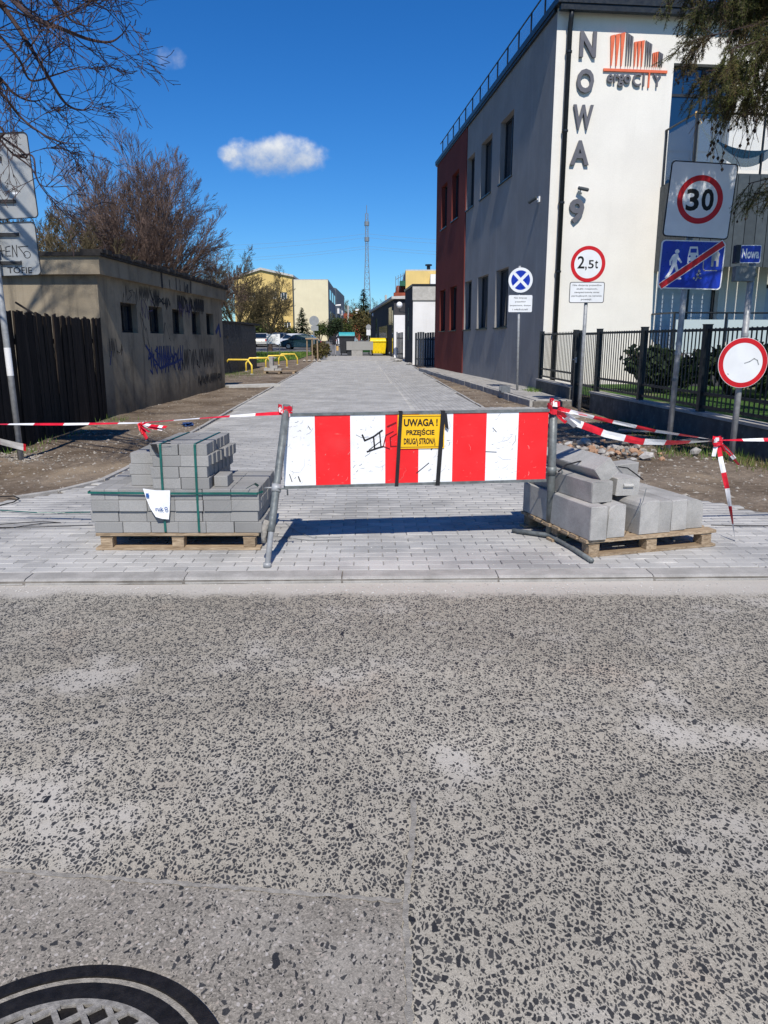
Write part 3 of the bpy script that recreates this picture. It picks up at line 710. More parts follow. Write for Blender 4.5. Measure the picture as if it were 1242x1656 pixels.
patch(4.45, 9.6, .14, .5, 380); patch(4.3, 11.6, .14, .8, 260); patch(4.15, 13.6, .12, .7, 200); patch(3.9, 9.9, .25, .2, 160); patch(-4.75, 9.95, .12, .2, 60); patch(-4.95, 11.5, .08, .9, 60); patch(-5.0, 14.2, .15, .3, 60)
patch(3.95, 20.3, .10, .3, 200, .15); patch(-6.6, 33, .7, 1.6, 700); patch(-7.5, 38, .8, 2.0, 500)
blades('weeds', pts, .03, .13, M_GRASS, 'green weeds sprouting at the wall foot and round the poles', .006, 4)
pts = []
patch(4.1, 10.3, .3, .25, 500); patch(4.5, 9.0, .15, .4, 300)
blades('dry_weeds', pts, .03, .12, M_DRYGRASS, 'dry straw and twigs lying round the sign poles', .005, 5)

# ================================================================== BUILDINGS
def wall_holes(mb, U, V, holes, fn, depth=.24, mi=0, mr=0):
    """wall face 0..U x 0..V with rectangular openings (u0,u1,v0,v1) and their reveals; fn(u, v, d) -> point"""
    us = sorted({U[0], U[1]} | {h[0] for h in holes} | {h[1] for h in holes}); vs_ = sorted({V[0], V[1]} | {h[2] for h in holes} | {h[3] for h in holes})
    for a, b in zip(us, us[1:]):
        for c, d in zip(vs_, vs_[1:]):
            if any(h[0] <= a and b <= h[1] and h[2] <= c and d <= h[3] for h in holes): continue
            mb.add([fn(a, c, 0), fn(b, c, 0), fn(b, d, 0), fn(a, d, 0)], [(0, 1, 2, 3)], mi)
    for u0, u1, v0, v1 in holes:
        for (p, q) in (((u0, v0), (u1, v0)), ((u1, v0), (u1, v1)), ((u1, v1), (u0, v1)), ((u0, v1), (u0, v0))):
            mb.add([fn(*p, 0), fn(*q, 0), fn(*q, depth), fn(*p, depth)], [(0, 1, 2, 3)], mr)
def window(parent, fn, u0, u1, v0, v1, d=.17, fw=.06, mull=(), trans=(), mg=None, sill=True, mf=None, name='window'):
    def bx_(mb, a, b, c, e, d0, d1):
        q = [fn(a, c, d0), fn(b, c, d0), fn(b, e, d0), fn(a, e, d0), fn(a, c, d1), fn(b, c, d1), fn(b, e, d1), fn(a, e, d1)]
        mb.add(q, [(0, 1, 2, 3), (7, 6, 5, 4), (0, 4, 5, 1), (1, 5, 6, 2), (2, 6, 7, 3), (3, 7, 4, 0)])
    f = MB()
    bx_(f, u0 - .01, u0 + fw, v0 - .01, v1 + .01, d, d + .07); bx_(f, u1 - fw, u1 + .01, v0 - .01, v1 + .01, d, d + .07)
    bx_(f, u0 + fw, u1 - fw, v0 - .01, v0 + fw, d + .001, d + .069); bx_(f, u0 + fw, u1 - fw, v1 - fw, v1 + .01, d + .001, d + .069)
    for m in mull: bx_(f, m - fw / 2, m + fw / 2, v0 + fw, v1 - fw, d + .002, d + .068)
    for t in trans: bx_(f, u0 + fw, u1 - fw, t - fw / 2, t + fw / 2, d + .003, d + .067)
    o = f.build(name, mf or M_FRAME, parent)
    p = MB(); bx_(p, u0 + .005, u1 - .005, v0 + .005, v1 - .005, d + .03, d + .045); p.build('pane', mg or M_GLASS, o)
    if sill:
        s = MB(); bx_(s, u0 - .04, u1 + .04, v0 - .035, v0 + .004, -.05, d + .01); s.build('sill', M_TRIM, o)
    return o

# ---- the office building with its corner at the fence
TH = rad(5.9); BC = (4.27, 20.8, 0)
ob = thing('office_building', 'white and grey rendered two-storey building with NOWA 9 lettering and a roof terrace', 'building', BC, TH)
fnF = lambda u, v, d: (u, d, v); fnS = lambda u, v, d: (d, u, v)
TOP = 9.42
lowz, upz = (1.87, 3.70), (6.35, 8.20)
wins = [(3.80, 5.38), (6.46, 8.08), (9.12, 10.40), (11.85, 13.30), (14.40, 15.80)]
hs_ = [(a, b, *z) for (a, b) in wins[:3] for z in (lowz, upz)]; hr_ = [(a, b, *z) for (a, b) in wins[3:] for z in (lowz, upz)]
bigw = (3.08, 4.72, 5.42, 8.30); loww = [(3.12, 4.85, .9, 2.95), (6.2, 7.9, .9, 2.95)]; bigw2 = (6.2, 7.9, 5.42, 8.30)
mb = MB(); wall_holes(mb, (0, 14), (-.3, TOP), [bigw, bigw2] + loww, fnF, .3); mb.build('front_wall', M_WALLW, ob)
mb = MB(); wall_holes(mb, (.0, 10.46), (-.3, TOP), hs_, fnS, .25); mb.build('side_wall', M_WALLG, ob)
mb = MB(); wall_holes(mb, (10.46, 17.1), (-.3, TOP), hr_, lambda u, v, d: (d - .035, u, v), .28)
mb.add([(-.035, 10.46, -.3), (0.0, 10.46, -.3), (0, 10.46, TOP), (-.035, 10.46, TOP)], [(0, 1, 2, 3)]); mb.build('side_wall', M_WALLR, ob)['label'] = 'dark red rendered section of the side wall'
mb = MB(); mb.add([(14, 0, -.3), (14, 17.1, -.3), (14, 17.1, TOP), (14, 0, TOP), (-.035, 17.1, -.3), (-.035, 17.1, TOP)], [(0, 1, 2, 3), (1, 4, 5, 2)]); mb.build('rear_wall', M_WALLG, ob)
mb = MB(); mb.box(.4, 13.6, .4, 16.7, -.2, TOP - .02); mb.build('inner_volume', M_FRAME, ob)
for (a, b) in wins[:3]:
    for z in (lowz, upz): window(ob, fnS, a, b, *z, mull=((a + b) / 2,))
for (a, b) in wins[3:]:
    for z in (lowz, upz): window(ob, lambda u, v, d: (d - .035, u, v), a, b, *z, mull=((a + b) / 2,))
window(ob, fnF, *bigw, d=.2, mull=(3.98, 4.42), trans=(7.62,), mg=M_GLASSB, sill=False); window(ob, fnF, *bigw2, d=.2, mull=(7.0,), trans=(7.62,), mg=M_GLASSB, sill=False)
for q in loww:
    o = window(ob, fnF, *q, d=.2, fw=.09, mull=(q[0] + .95,), mg=M_SHUT, sill=False)
    for k in range(16):
        z = q[2] + .12 + k * .12
        if z < q[3] - .1:
            s_ = MB(); s_.box(q[0] + .1, q[1] - .1, .205, .226, z - .012, z + .012 - .018); s_.build('shutter_slat', M_SHUT, o)
# roof slab with dark overhang and gutter
mb = MB(); mb.box(-.10, 14.1, -.35, 17.3, TOP, TOP + .16); rf = mb.build('roof', M_TRIM, ob)
mb = MB(); mb.box(-.02, 14.0, -.32, -.16, TOP - .14, TOP - .002); mb.build('gutter', M_TRIM, rf)
mb = MB(); mb.box(-.072, .0, .05, 17.25, TOP - .07, TOP - .001); mb.build('fascia', M_TRIM, rf)
rail = MB(); rail.tube([(.02, -.1, TOP + .78), (.02, 16.6, TOP + .78)], .022, 8); rail.tube([(.02, -.1, TOP + .78), (13, -.1, TOP + .78)], .022, 8); rl = rail.build('roof_railing', M_TRIM, ob)
k = 0; yy_ = -.1
while yy_ < 16.7:
    p = MB(); p.box(0, .04, yy_ - .02, yy_ + .02, TOP + .16, TOP + .78); p.build('post', M_TRIM, rl)
    if yy_ < 15.5:
        g = MB(); g.box(.045, .053, yy_ + .05, yy_ + 1.19, TOP + .22, TOP + .70); g.build('pane', M_CLEAR, rl)
    yy_ += 1.24
# drainpipe down the front corner
mb = MB(); mb.tube([(.28, -.24, TOP - .1), (.28, -.2, TOP - .30), (.30, -.09, TOP - .5), (.30, -.09, -.1)], .062, 14); dp = mb.build('drainpipe', M_TRIM, ob, smooth=True)
for z in (8.4, 6.6, 4.9, 3.2, 1.6):
    c_ = MB(); c_.ring(.30, -.09, .060, .078, z, z + .05, 20); c_.v = [(x, zz, y) for x, y, zz in c_.v]; c_.box(.24, .36, -.06, .02, z, z + .04); c_.build('clamp', M_TRIM, dp)
# NOWA 9, raised grey characters one under the other
for ch, (u0, u1, v0, v1) in zip('NOWA9', [(.58, 1.0, 8.33, 8.91), (.55, .99, 7.52, 8.07), (.50, 1.02, 6.68, 7.25), (.48, .97, 5.84, 6.42), (.53, .92, 4.43, 5.03)]):
    mb = MB(); text_fit(mb, ch, u0, u1, v0, v1, -.055, .03, .06); mb.build('letter', M_LETTER, ob)
# the skyline emblem with its word
lg = MB(); lg.box(1.23, 2.90, -.05, -.01, 8.045, 8.105); lgo = lg.build('emblem', M_ORANGE, ob)
def wedges(lo, hi, n, t0, t1, bot, m):
    w = (hi - lo) / n
    for i in range(n):
        a = lo + i * w; ta = t0 + (t1 - t0) * i / n; tb = t0 + (t1 - t0) * (i + 1) / n; q = MB()
        q.prism([(a + w * .38, bot), (a + w * .56, bot), (a + w * .90, tb), (a + w * .04, ta)], -.055, -.012); q.build('bar', m, lgo)
wedges(1.36, 1.75, 3, 8.84, 8.93, 8.17, M_ORANGE); wedges(1.77, 1.96, 3, 8.93, 8.83, 8.17, M_LETTER)
wedges(1.98, 2.26, 3, 8.72, 8.77, 8.17, M_ORANGE); wedges(2.28, 2.46, 3, 8.77, 8.68, 8.17, M_LETTER)
wedges(2.48, 2.63, 3, 8.49, 8.53, 8.17, M_ORANGE); wedges(2.64, 2.76, 3, 8.53, 8.47, 8.17, M_LETTER)
q = MB(); text_fit(q, 'ergo', 1.33, 1.95, 7.70, 7.97, -.05, .024, .05); q.build('lettering', M_LETTER, lgo)
for ch, a, b in (('C', 2.00, 2.22), ('I', 2.27, 2.31), ('Y', 2.53, 2.76)): q = MB(); text_fit(q, ch, a, b, 7.72, 8.02, -.05, .01, .04); q.build('lettering', M_LETTER, lgo)
q = MB(); q.box(2.415, 2.45, -.05, -.01, 7.70, 8.044); q.build('lettering', M_ORANGE, lgo)
# cameras on the corner
def cctv(loc, rot, label, wallvec):
    t = thing('security_camera', label, 'camera', loc, 0)
    a = MB(); a.box(-.06, .06, -.02, .02, -.07, .07); a.build('mount', M_SIGNW, t)
    b = MB(); b.tube([(0, -.02, 0), (0, -.10, -.01), (.0, -.14, .0)], .02, 8); b.build('arm', M_SIGNW, t)
    c = MB(); d = Vector(rot).normalized(); p = Vector((0, -.14, .0)); c.tube([p - d * .1, p + d * .16], .045, 12); bd = c.build('housing', M_TRIMG, t)
    l = MB(); l.tube([p + d * .161, p + d * .175], .034, 12); l.build('lens', M_BLACK, bd)
    t.rotation_euler = (0, 0, wallvec); return t
def bw(u, s, z): 
    c, s_ = math.cos(TH), math.sin(TH); return (BC[0] + u * c - s * s_, BC[1] + u * s_ + s * c, z)
cctv(bw(.80, -.02, 5.26), (.9, -.35, -.25), 'white security camera fixed above the number on the white wall', TH)
cctv(bw(-.02, .86, 5.16), (-.75, -.5, -.35), 'dark security camera on a white mount on the grey side wall', TH - math.pi / 2)
# balcony: slab, board cladding below, glass railing
bal = MB(); bal.box(3.0, 9.2, -1.62, -.002, 5.20, 5.40); bo = bal.build('balcony', M_TRIMG, ob)
for i in range(22):                                    # vertical boards hang from the slab edge with narrow gaps
    x = 3.02 + i * .285; q = MB(); q.box(x, x + .268, -1.66, -1.63, 3.24, 5.36); q.build('board', M_TRIMG, bo)
for i in range(6):
    y = -1.60 + i * .27; q = MB(); q.box(2.965, 2.995, y, y + .262, 3.24, 5.36); q.build('board', M_TRIMG, bo)
q = MB(); q.tube([(3.0, -.01, 6.72), (3.0, -1.6, 6.72), (9.2, -1.6, 6.72)], .026, 8); q.build('handrail', M_TRIM, bo)
for (x, y) in ((3.0, -.06), (3.0, -1.6), (4.72, -1.6), (6.4, -1.6), (8.0, -1.6)):
    q = MB(); q.box(x - .02, x + .02, y - .02, y + .02, 5.1, 6.70); q.build('post', M_TRIM, bo)
q = MB(); q.box(2.99, 3.0, -1.54, -.12, 5.48, 6.6); q.build('pane', M_CLEAR, bo)
for a, b in ((3.06, 4.66), (4.78, 6.34), (6.46, 7.94)):
    q = MB(); q.box(a, b, -1.606, -1.597, 5.48, 6.6); q.build('pane', M_CLEAR, bo)
# lower terrace railing of frosted glass
tr = MB(); tr.tube([(3.0, -.01, 2.15), (3.0, -1.3, 2.15), (9, -1.3, 2.15)], .022, 8); to = tr.build('terrace_railing', M_TRIM, ob)
for x in (3.0, 4.4, 5.8, 7.2): q = MB(); q.box(x - .02, x + .02, -1.32, -1.28, .4, 2.14); q.build('post', M_TRIM, to)
for a in (3.05, 4.45, 5.85): q = MB(); q.box(a, a + 1.3, -1.306, -1.296, 1.15, 1.98); q.build('pane', M_FROST, to)
q = MB(); q.box(2.95, 9, -1.35, -.002, -.1, .95); q.build('terrace_plinth', M_DARKW, ob)
# hammock slung across the balcony
hm = MB(); n = 22; a = Vector(bw(3.05, -1.50, 6.62)); b = Vector(bw(5.7, -1.3, 6.55)); rows = []
for i in range(n + 1):
    t = i / n; c = a.lerp(b, t); sag = 4 * t * (1 - t) * 1.0; w = .08 + .26 * math.sin(math.pi * min(1, max(0, (t - .12) / .76))) if .12 < t < .88 else .05
    rows.append([(c.x, c.y - w + .3 * w * k, c.z - sag + .30 * w * abs(k - 3)) for k in range(7)])
vv = [q for r_ in rows for q in r_]; hm.add(vv, [(i * 7 + k, i * 7 + k + 1, (i + 1) * 7 + k + 1, (i + 1) * 7 + k) for i in range(n) for k in range(6)])
ht = thing('hammock', 'blue striped hammock slung behind the glass balcony railing', 'hammock', tuple(a)); hm.build('cloth', M_HAMM, ht, True, True)
q = MB(); q.tube([a + Vector((-.05, -.08, .12)), a + Vector((-.02, 0, .05)), a + Vector((.06, .02, -.04)), a + Vector((.12, 0, -.12))], .03, 8); q.build('rope', M_ROPE, ht, True)

# ---- old hut on the left
HN = Vector((-5.38, 14.75, 0)); HF = Vector((-5.03, 24.2, 0)); hd = (HF - HN).normalized(); hn = Vector((hd.y, -hd.x, 0)); HL = (HF - HN).length
hut = thing('old_hut', 'low grubby rendered hut with graffiti and five small dark windows', 'building', HN)
fnH = lambda u, v, d: tuple(HN + hd * u - hn * d + Vector((0, 0, v)))
def hutuv(px, py):
    d = ray(px, py); o = Vector((0, 0, H)); k = (HN - o).dot(hn) / d.dot(hn); p = o + d * k; return (p - HN).dot(hd), p.z
hw = []
for x0, x1, y0, y1 in [(588, 655, 372, 510), (722, 778, 385, 512), (832, 876, 400, 514), (922, 957, 410, 514), (992, 1021, 418, 514)]:
    a = hutuv(x0 / 2.957, 380 + y1 / 2.957); b = hutuv(x1 / 2.957, 380 + y0 / 2.957); hw.append((a[0], b[0], 1.62, 2.22))
mb = MB(); wall_holes(mb, (0, HL), (-.3, 2.98), hw, fnH, .22); mb.build('side_wall', M_HUT, hut, True)
fnHF = lambda u, v, d: tuple(HN - hn * u + hd * d + Vector((0, 0, v)))
mb = MB(); wall_holes(mb, (0, 7.5), (-.3, 2.98), [], fnHF); mb.build('front_wall', M_HUT, hut, True)
mb = MB(); wall_holes(mb, (0, 7.5), (-.3, 2.98), [], lambda u, v, d: tuple(HF - hn * u + Vector((0, 0, v)))); mb.build('rear_wall', M_HUT, hut, True)
class Wrap:                                            # window() parents in local space, the hut is in world space
    pass
for (a, b, c, e) in hw:
    w_ = MB()
    for (p0, p1, q0, q1, d0, d1) in ((a - .005, a + .05, c, e, .12, .17), (b - .05, b + .005, c, e, .12, .17), (a + .05, b - .05, c - .005, c + .05, .121, .169), (a + .05, b - .05, e - .05, e + .005, .121, .169), ((a + b) / 2 - .025, (a + b) / 2 + .025, c + .05, e - .05, .122, .168)):
        q = [fnH(p0, q0, d0), fnH(p1, q0, d0), fnH(p1, q1, d0), fnH(p0, q1, d0), fnH(p0, q0, d1), fnH(p1, q0, d1), fnH(p1, q1, d1), fnH(p0, q1, d1)]
        w_.add(q, [(0, 1, 2, 3), (7, 6, 5, 4), (0, 4, 5, 1), (1, 5, 6, 2), (2, 6, 7, 3), (3, 7, 4, 0)])
    wo = w_.build('window', M_TAR, hut, True)
    q = MB(); q.add([fnH(a, c, .16), fnH(b, c, .16), fnH(b, e, .16), fnH(a, e, .16)], [(0, 1, 2, 3)]); q.build('pane', M_GLASS, wo, True)
def obox(mb, u0, u1, d0, d1, v0, v1):
    q = [fnH(u0, v0, d0), fnH(u1, v0, d0), fnH(u1, v1, d0), fnH(u0, v1, d0), fnH(u0, v0, d1), fnH(u1, v0, d1), fnH(u1, v1, d1), fnH(u0, v1, d1)]
    mb.add(q, [(0, 1, 2, 3), (7, 6, 5, 4), (0, 4, 5, 1), (1, 5, 6, 2), (2, 6, 7, 3), (3, 7, 4, 0)])
mb = MB(); obox(mb, -.16, HL + .1, -.13, 7.6, 2.66, 2.98); fb = mb.build('fascia_band', M_HUT, hut, True)
mb = MB(); obox(mb, -.22, HL + .15, -.19, 7.7, 2.981, 3.05); ro = mb.build('roof', M_TAR, hut, True)
rr = random.Random(21); mb = MB(); u = -.2
while u < HL:                                          # ragged roofing felt along the edge
    w = rr.uniform(.12, .5); obox(mb, u, u + w, -.205 - rr.uniform(0, .03), .2, 3.03, 3.055 + rr.uniform(.01, .06)); u += w + rr.uniform(0, .15)
mb.build('felt_edge', M_TAR, ro, True)
# sprayed scrawls on the hut
gf = lambda x, y, z: fnH(x, z, y)
def scrawl(u0, u1, v0, v1, n, w, seed, m):
    rr = random.Random(seed); x = u0; pts = []
    while x < u1:                                      # one tag, its letters run into each other
        lw = rr.uniform(.25, .45) * (v1 - v0) + .06; p = [(x + rr.uniform(0, lw), rr.uniform(v0, v1)) for _ in range(n)]
        if rr.random() < .5: p = [(x, v0), (x + lw * .3, v1), (x + lw * .6, v0 + .2 * (v1 - v0)), (x + lw, v1)][:n]
        pts += p; x += lw * 1.15
    mb = MB(); stroke(mb, pts, w, -.004 - .0004 * (seed % 4), gf); mb.build('graffiti', m, hut, True)
for (a, b, c, d, n, w, s_) in [(2.2, 3.6, 2.32, 2.6, 4, .02, 1), (3.0, 4.4, 2.2, 2.45, 4, .035, 2), (1.2, 2.0, 2.2, 2.55, 3, .012, 3), (4.9, 7.4, 2.2, 2.55, 4, .06, 4), (2.0, 2.6, 1.3, 2.1, 4, .012, 5), (4.9, 8.2, .72, 1.22, 4, .03, 6), (.3, 1.0, 1.15, 1.5, 4, .015, 7), (6.4, 8.9, .25, .5, 5, .03, 8), (3.6, 4.1, 1.4, 2.1, 4, .012, 12)]: scrawl(a, b, c, d, n, w, s_, M_SPRAYK)
for k in range(9):
    u = rr.uniform(3.2, 6.2); mb = MB(); stroke(mb, [(u, 2.68), (u + rr.uniform(-.05, .05), 2.68 + rr.uniform(.1, .28))], rr.uniform(.03, .12), -.134, gf); mb.build('graffiti', M_SPRAYK, hut, True)
scrawl(2.5, 5.0, .72, 1.32, 4, .05, 9, M_SPRAYB); scrawl(2.7, 4.7, .8, 1.3, 3, .035, 10, M_SPRAYB)
for pts, w in (([(2.4, 1.35), (2.8, 1.1), (3.3, .82), (3.8, .88), (4.4, .92), (5.0, 1.0)], .06), ([(.3, 1.0), (.42, 1.25)], .03), ([(8.6, 1.7), (9.0, 1.9), (9.1, 1.6)], .14)): mb = MB(); stroke(mb, pts, w, -.0062, gf); mb.build('graffiti', M_SPRAYB, hut, True)
scrawl(2.2, 2.9, 1.9, 2.35, 4, .02, 11, M_SPRAYP); scrawl(5.0, 6.2, 2.05, 2.4, 4, .03, 13, M_SPRAYP)
q = MB(); q.bar(AT(25, 489, 14.6), AT(62, 512, 14.5), .03, .03); q.build('wall_bracket', M_TAR, hut, True)

# ---- dark plank fence joining the hut
fn0 = Vector((-4.86, 7.4, 0)); fn1 = Vector((-5.36, 14.66, 0)); fd = (fn1 - fn0).normalized(); FL = (fn1 - fn0).length
pf = thing('plank_fence', 'tall blackened vertical plank fence running up to the old hut', 'fence', fn0); ang = math.atan2(fd.y, fd.x)
n = int(FL / .125); pms = []
for k in range(5):
    q = MB(); rr = random.Random(k); a = rr.uniform(-.015, .015); q.add([(0, -.012, -.05), (.118, -.012, -.05), (.118, -.012, 1.84 + a), (0, -.012, 1.84 - a), (0, .012, -.05), (.118, .012, -.05), (.118, .012, 1.84 + a), (0, .012, 1.84 - a)], [(0, 1, 2, 3), (7, 6, 5, 4), (0, 4, 5, 1), (1, 5, 6, 2), (2, 6, 7, 3), (3, 7, 4, 0)]); pms.append(q.mesh('plank', M_PLANK))
for i in range(n):
    o = link('plank', pms[R.randrange(5)], pf, True); p = fn0 + fd * (i * .125); o.location = (p.x + R.uniform(-.008, .008), p.y, R.uniform(-.02, .03)); o.rotation_euler = (R.uniform(-.012, .012), R.uniform(-.006, .006), ang + R.uniform(-.02, .02))
for z in (.35, 1.45):
    q = MB(); q.bar(fn0 + Vector((-.05, 0, z)), fn1 + Vector((-.05, 0, z)), .04, .08); q.build('rail', M_PLANK, pf, True)

# ---- dark sheet metal shed beyond the hut
sh0 = GG(362, 597); sh1 = GG(391, 597)
sh0 = AT(355, 560, 30.5); sh0.z = 0
s_a = Vector((AT(352, 560, 33).x, 33, 0)); s_b = Vector((AT(391, 560, 36.5).x, 36.5, 0)); s_c = Vector((AT(404, 560, 38.0).x - .1, 40.5, 0))
shd = thing('metal_shed', 'low dark blue-grey sheet metal shed behind the hut', 'shed', s_a)
dv = (s_b - s_a); L = dv.length; dv.normalize(); nv = Vector((dv.y, -dv.x, 0))
for i in range(8):
    q = MB(); p0 = s_a + dv * (L * i / 8 + .01); p1 = s_a + dv * (L * (i + 1) / 8 - .01); q.bar(p0 + Vector((0, 0, 1.1)) , p1 + Vector((0, 0, 1.1)), .04, 2.25); q.build('panel', M_SHED, shd, True)
q = MB(); a = s_b; b = s_c; q.add([a + Vector((0, 0, -.1)), b + Vector((0, 0, -.1)), b + Vector((0, 0, 2.15)), a + Vector((0, 0, 2.15))], [(0, 1, 2, 3)]); q.build('end_wall', M_SHED, shd, True)
q = MB(); pl = [s_a + nv * .12 - dv * .1, s_b + nv * .12 + dv * .12, s_c + Vector((.2, .1, 0)), s_c + Vector((-4, 2, 0)), s_a + Vector((-3.5, 2.5, 0))]
q.slab([(p.x, p.y) for p in pl], 2.2, 2.29); q.build('roof', M_TAR, shd, True)
q = MB(); pl2 = [s_a - nv * .03, s_b - nv * .03 - dv * .02, s_c + Vector((-.05, 0, 0)), s_c + Vector((-3.8, 1.8, 0)), s_a + Vector((-3.3, 2.2, 0))]; q.slab([(p.x, p.y) for p in pl2], -.1, 2.19); q.build('body', M_SHED, shd, True)
for z in (.6, 1.6):
    q = MB(); p = s_a + dv * (L * .36) + nv * .04; q.box(p.x - .05, p.x + .05, p.y - .03, p.y + .03, z - .05, z + .05); q.build('hinge', M_BLACK, shd, True)

# ---- white block with dark side, further up the street on the right
def prism_building(root, pts, z0, z1, mats, cap=None, capm=None):
    """pts ccw corners; mats per side"""
    n = len(pts)
    for i in range(n):
        a, b = pts[i], pts[(i + 1) % n]
        q = MB(); q.add([(a[0], a[1], z0), (b[0], b[1], z0), (b[0], b[1], z1), (a[0], a[1], z1)], [(0, 1, 2, 3)]); q.build('wall', mats[i], root, True)
    q = MB(); q.slab([(p[0], p[1]) for p in (cap or pts)], z1, z1 + .12); return q.build('roof', capm or M_TRIM, root, True)
x0 = AT(667, 590, 45.3).x; wb = thing('white_annex', 'small white rendered block with a dark side wall and flat parapet', 'building', (x0, 45.3, 0))
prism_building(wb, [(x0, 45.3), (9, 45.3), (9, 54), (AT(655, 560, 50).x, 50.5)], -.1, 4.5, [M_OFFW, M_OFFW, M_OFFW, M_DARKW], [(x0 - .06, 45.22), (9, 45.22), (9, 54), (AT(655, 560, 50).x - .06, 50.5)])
q = MB(); q.box(x0 - .03, 9, 45.24, 45.298, 3.72, 4.49); q.build('parapet', M_LIME, wb, True)
q = MB(); q.box(x0 + .0, 9, 45.27, 45.297, 3.66, 3.70); q.build('groove', M_GREYP, wb, True)
for z in (1.9, 3.0):
    q = MB(); p = Vector((x0, 45.3, 0)).lerp(Vector((AT(655, 560, 50).x, 50.5, 0)), .55); q.box(p.x - .03, p.x + .02, p.y - .25, p.y + .25, z - .4, z + .4); q.build('window', M_GLASS, wb, True)
# long dark hall with globe lamps
a0 = AT(637, 560, 57); a1 = AT(600, 560, 80)
wh = thing('dark_hall', 'long dark clad hall with a pale roof edge behind the white block', 'building', (a0.x, 57, gz(57)))
w1 = AT(656, 560, 57)
def uvhall(t, z, off=0): return Vector((a0.x + (a1.x - a0.x) * t - off, 57 + 23 * t, z))
q = MB(); q.add([uvhall(0, 0), uvhall(1, 0), uvhall(1, AT(600, 506, 80).z), uvhall(0, AT(640, 484, 57).z)], [(0, 1, 2, 3)]); q.build('wall', M_DARKW, wh, True)
q = MB(); q.box(a0.x, 9, 56.9, 57.0, 0, 3.25); q.build('front_wall', M_OFFW, wh, True)
q = MB(); q.box(a0.x, 9, 57.02, 57.1, 3.0, AT(640, 484, 57).z); q.build('front_gable', M_DARKW, wh, True)
zt0, zt1 = AT(640, 484, 57).z, AT(600, 506, 80).z
q = MB(); q.add([uvhall(-.01, zt0 + .02, .2), uvhall(1.01, zt1 + .02, .2), uvhall(1.01, zt1 + .02, -9), uvhall(-.01, zt0 + .02, -9), uvhall(-.01, zt0 + .2, .2), uvhall(1.01, zt1 + .2, .2), uvhall(1.01, zt1 + .5, -9), uvhall(-.01, zt0 + .5, -9)], [(0, 1, 2, 3), (4, 5, 6, 7), (0, 1, 5, 4), (1, 2, 6, 5), (3, 0, 4, 7)]); q.build('roof', M_LIME, wh, True)
for t0, t1, za, zb, m in ((.06, .16, 2.6, 3.9, M_BUSHG), (.22, .55, 1.6, 2.6, M_BUSHG), (.66, .72, .4, 3.4, M_GLASS), (.02, .04, .2, 3.6, M_BLACK)):
    q = MB(); q.add([uvhall(t0, za, .03), uvhall(t1, za, .03), uvhall(t1, zb, .03), uvhall(t0, zb, .03), uvhall(t0, za, -.02), uvhall(t1, za, -.02), uvhall(t1, zb, -.02), uvhall(t0, zb, -.02)], [(0, 1, 2, 3), (4, 5, 1, 0), (3, 2, 6, 7), (4, 0, 3, 7), (1, 5, 6, 2)]); q.build('window', M_GLASS if m is not M_BUSHG else plain('olive_pane', (.06, .075, .03), .2), wh, True)
def globe(p, label, arm):
    t = thing('globe_lamp', label, 'lamp', p); bm = bmesh.new(); bmesh.ops.create_uvsphere(bm, u_segments=16, v_segments=10, radius=.21); me = bpy.data.meshes.new('globe'); bm.to_mesh(me); bm.free(); me.materials.append(M_GLOBE); me.polygons.foreach_set('use_smooth', [True] * len(me.polygons)); link('globe', me, t)
    q = MB(); q.tube([(0, 0, -.28), (0, 0, -.45), (arm * .5, 0, -.5), (arm, 0, -.45)], .04, 6); q.build('bracket', M_TRIM, t)
globe(AT(646, 493, 54), 'white globe lamp on a bracket beside the white block', 1.0)
globe(AT(605, 509, 77), 'white globe lamp at the far end of the dark hall', .8)
# vent pipe on the hall roof
q = MB(); p = AT(624, 492, 70); q.tube([(p.x, 70, p.z - .8), (p.x, 70, AT(624, 477, 70).z)], .1, 8); q.build('vent_pipe', M_LIME, wh, True)
# black plank fences between the blocks
def plankrow(label, px0, px1, Y, h, z0, n, y1=None):
    A = AT(px0, 560, Y); B = AT(px1, 560, y1 or Y); t = thing('yard_gate', label, 'gate', (A.x, Y, z0))
    for i in range(n):
        u0, u1 = i / n, (i + .86) / n; p = A.lerp(B, u0); q_ = A.lerp(B, u1); q = MB(); hh = h + R.uniform(-.06, .04)
        q.bar((p.x, p.y, z0 + hh / 2), (q_.x, q_.y, z0 + hh / 2), .03, hh); q.build('plank', M_SHED, t, True)
    q = MB(); q.bar((A.x, A.y + .05, z0 + .4), (B.x, B.y + .05, z0 + .4), .04, .08); q.bar((A.x, A.y + .05, z0 + h - .4), (B.x, B.y + .05, z0 + h - .4), .04, .08); q.build('rail', M_SHED, t, True)
plankrow('black plank gate between the red wall section and the white block', 671, 706, 42.5, 1.85, .05, 9); plankrow('black plank gate in front of the recessed white wall', 641, 652, 53.5, 1.85, .14, 5)
# stepped yellow house with terraces behind
yb = thing('yellow_terraced_house', 'yellow house with stepped terraces and red brick above the dark hall', 'building', (AT(655, 480, 78).x, 78, gz(78)))
xl, xr = AT(656, 440, 78).x, 12
prism_building(yb, [(xl, 78), (xr, 78), (xr, 92), (xl, 92)], 0, AT(656, 438, 78).z, [M_YEL, M_YEL, M_YEL, M_BUSHG if False else M_GREYP], None, M_LIME)
xq = AT(641, 470, 80).x; q = MB(); q.box(xq, xl - .005, 79, 92, 0, AT(641, 463, 80).z); q.build('side_wing', M_BRICK, yb, True)
for k, (pa, pb, m) in enumerate(((455, 463, plain('green_balcony', (.02, .10, .06), .6)), (474, 482, M_BRICK))):
    q = MB(); q.box(xq + .3 - .6 * k, xl - .01, 77.2, 78.9, AT(650, pb, 78).z, AT(650, pa, 78).z); q.build('balcony', m, yb, True)
q = MB()
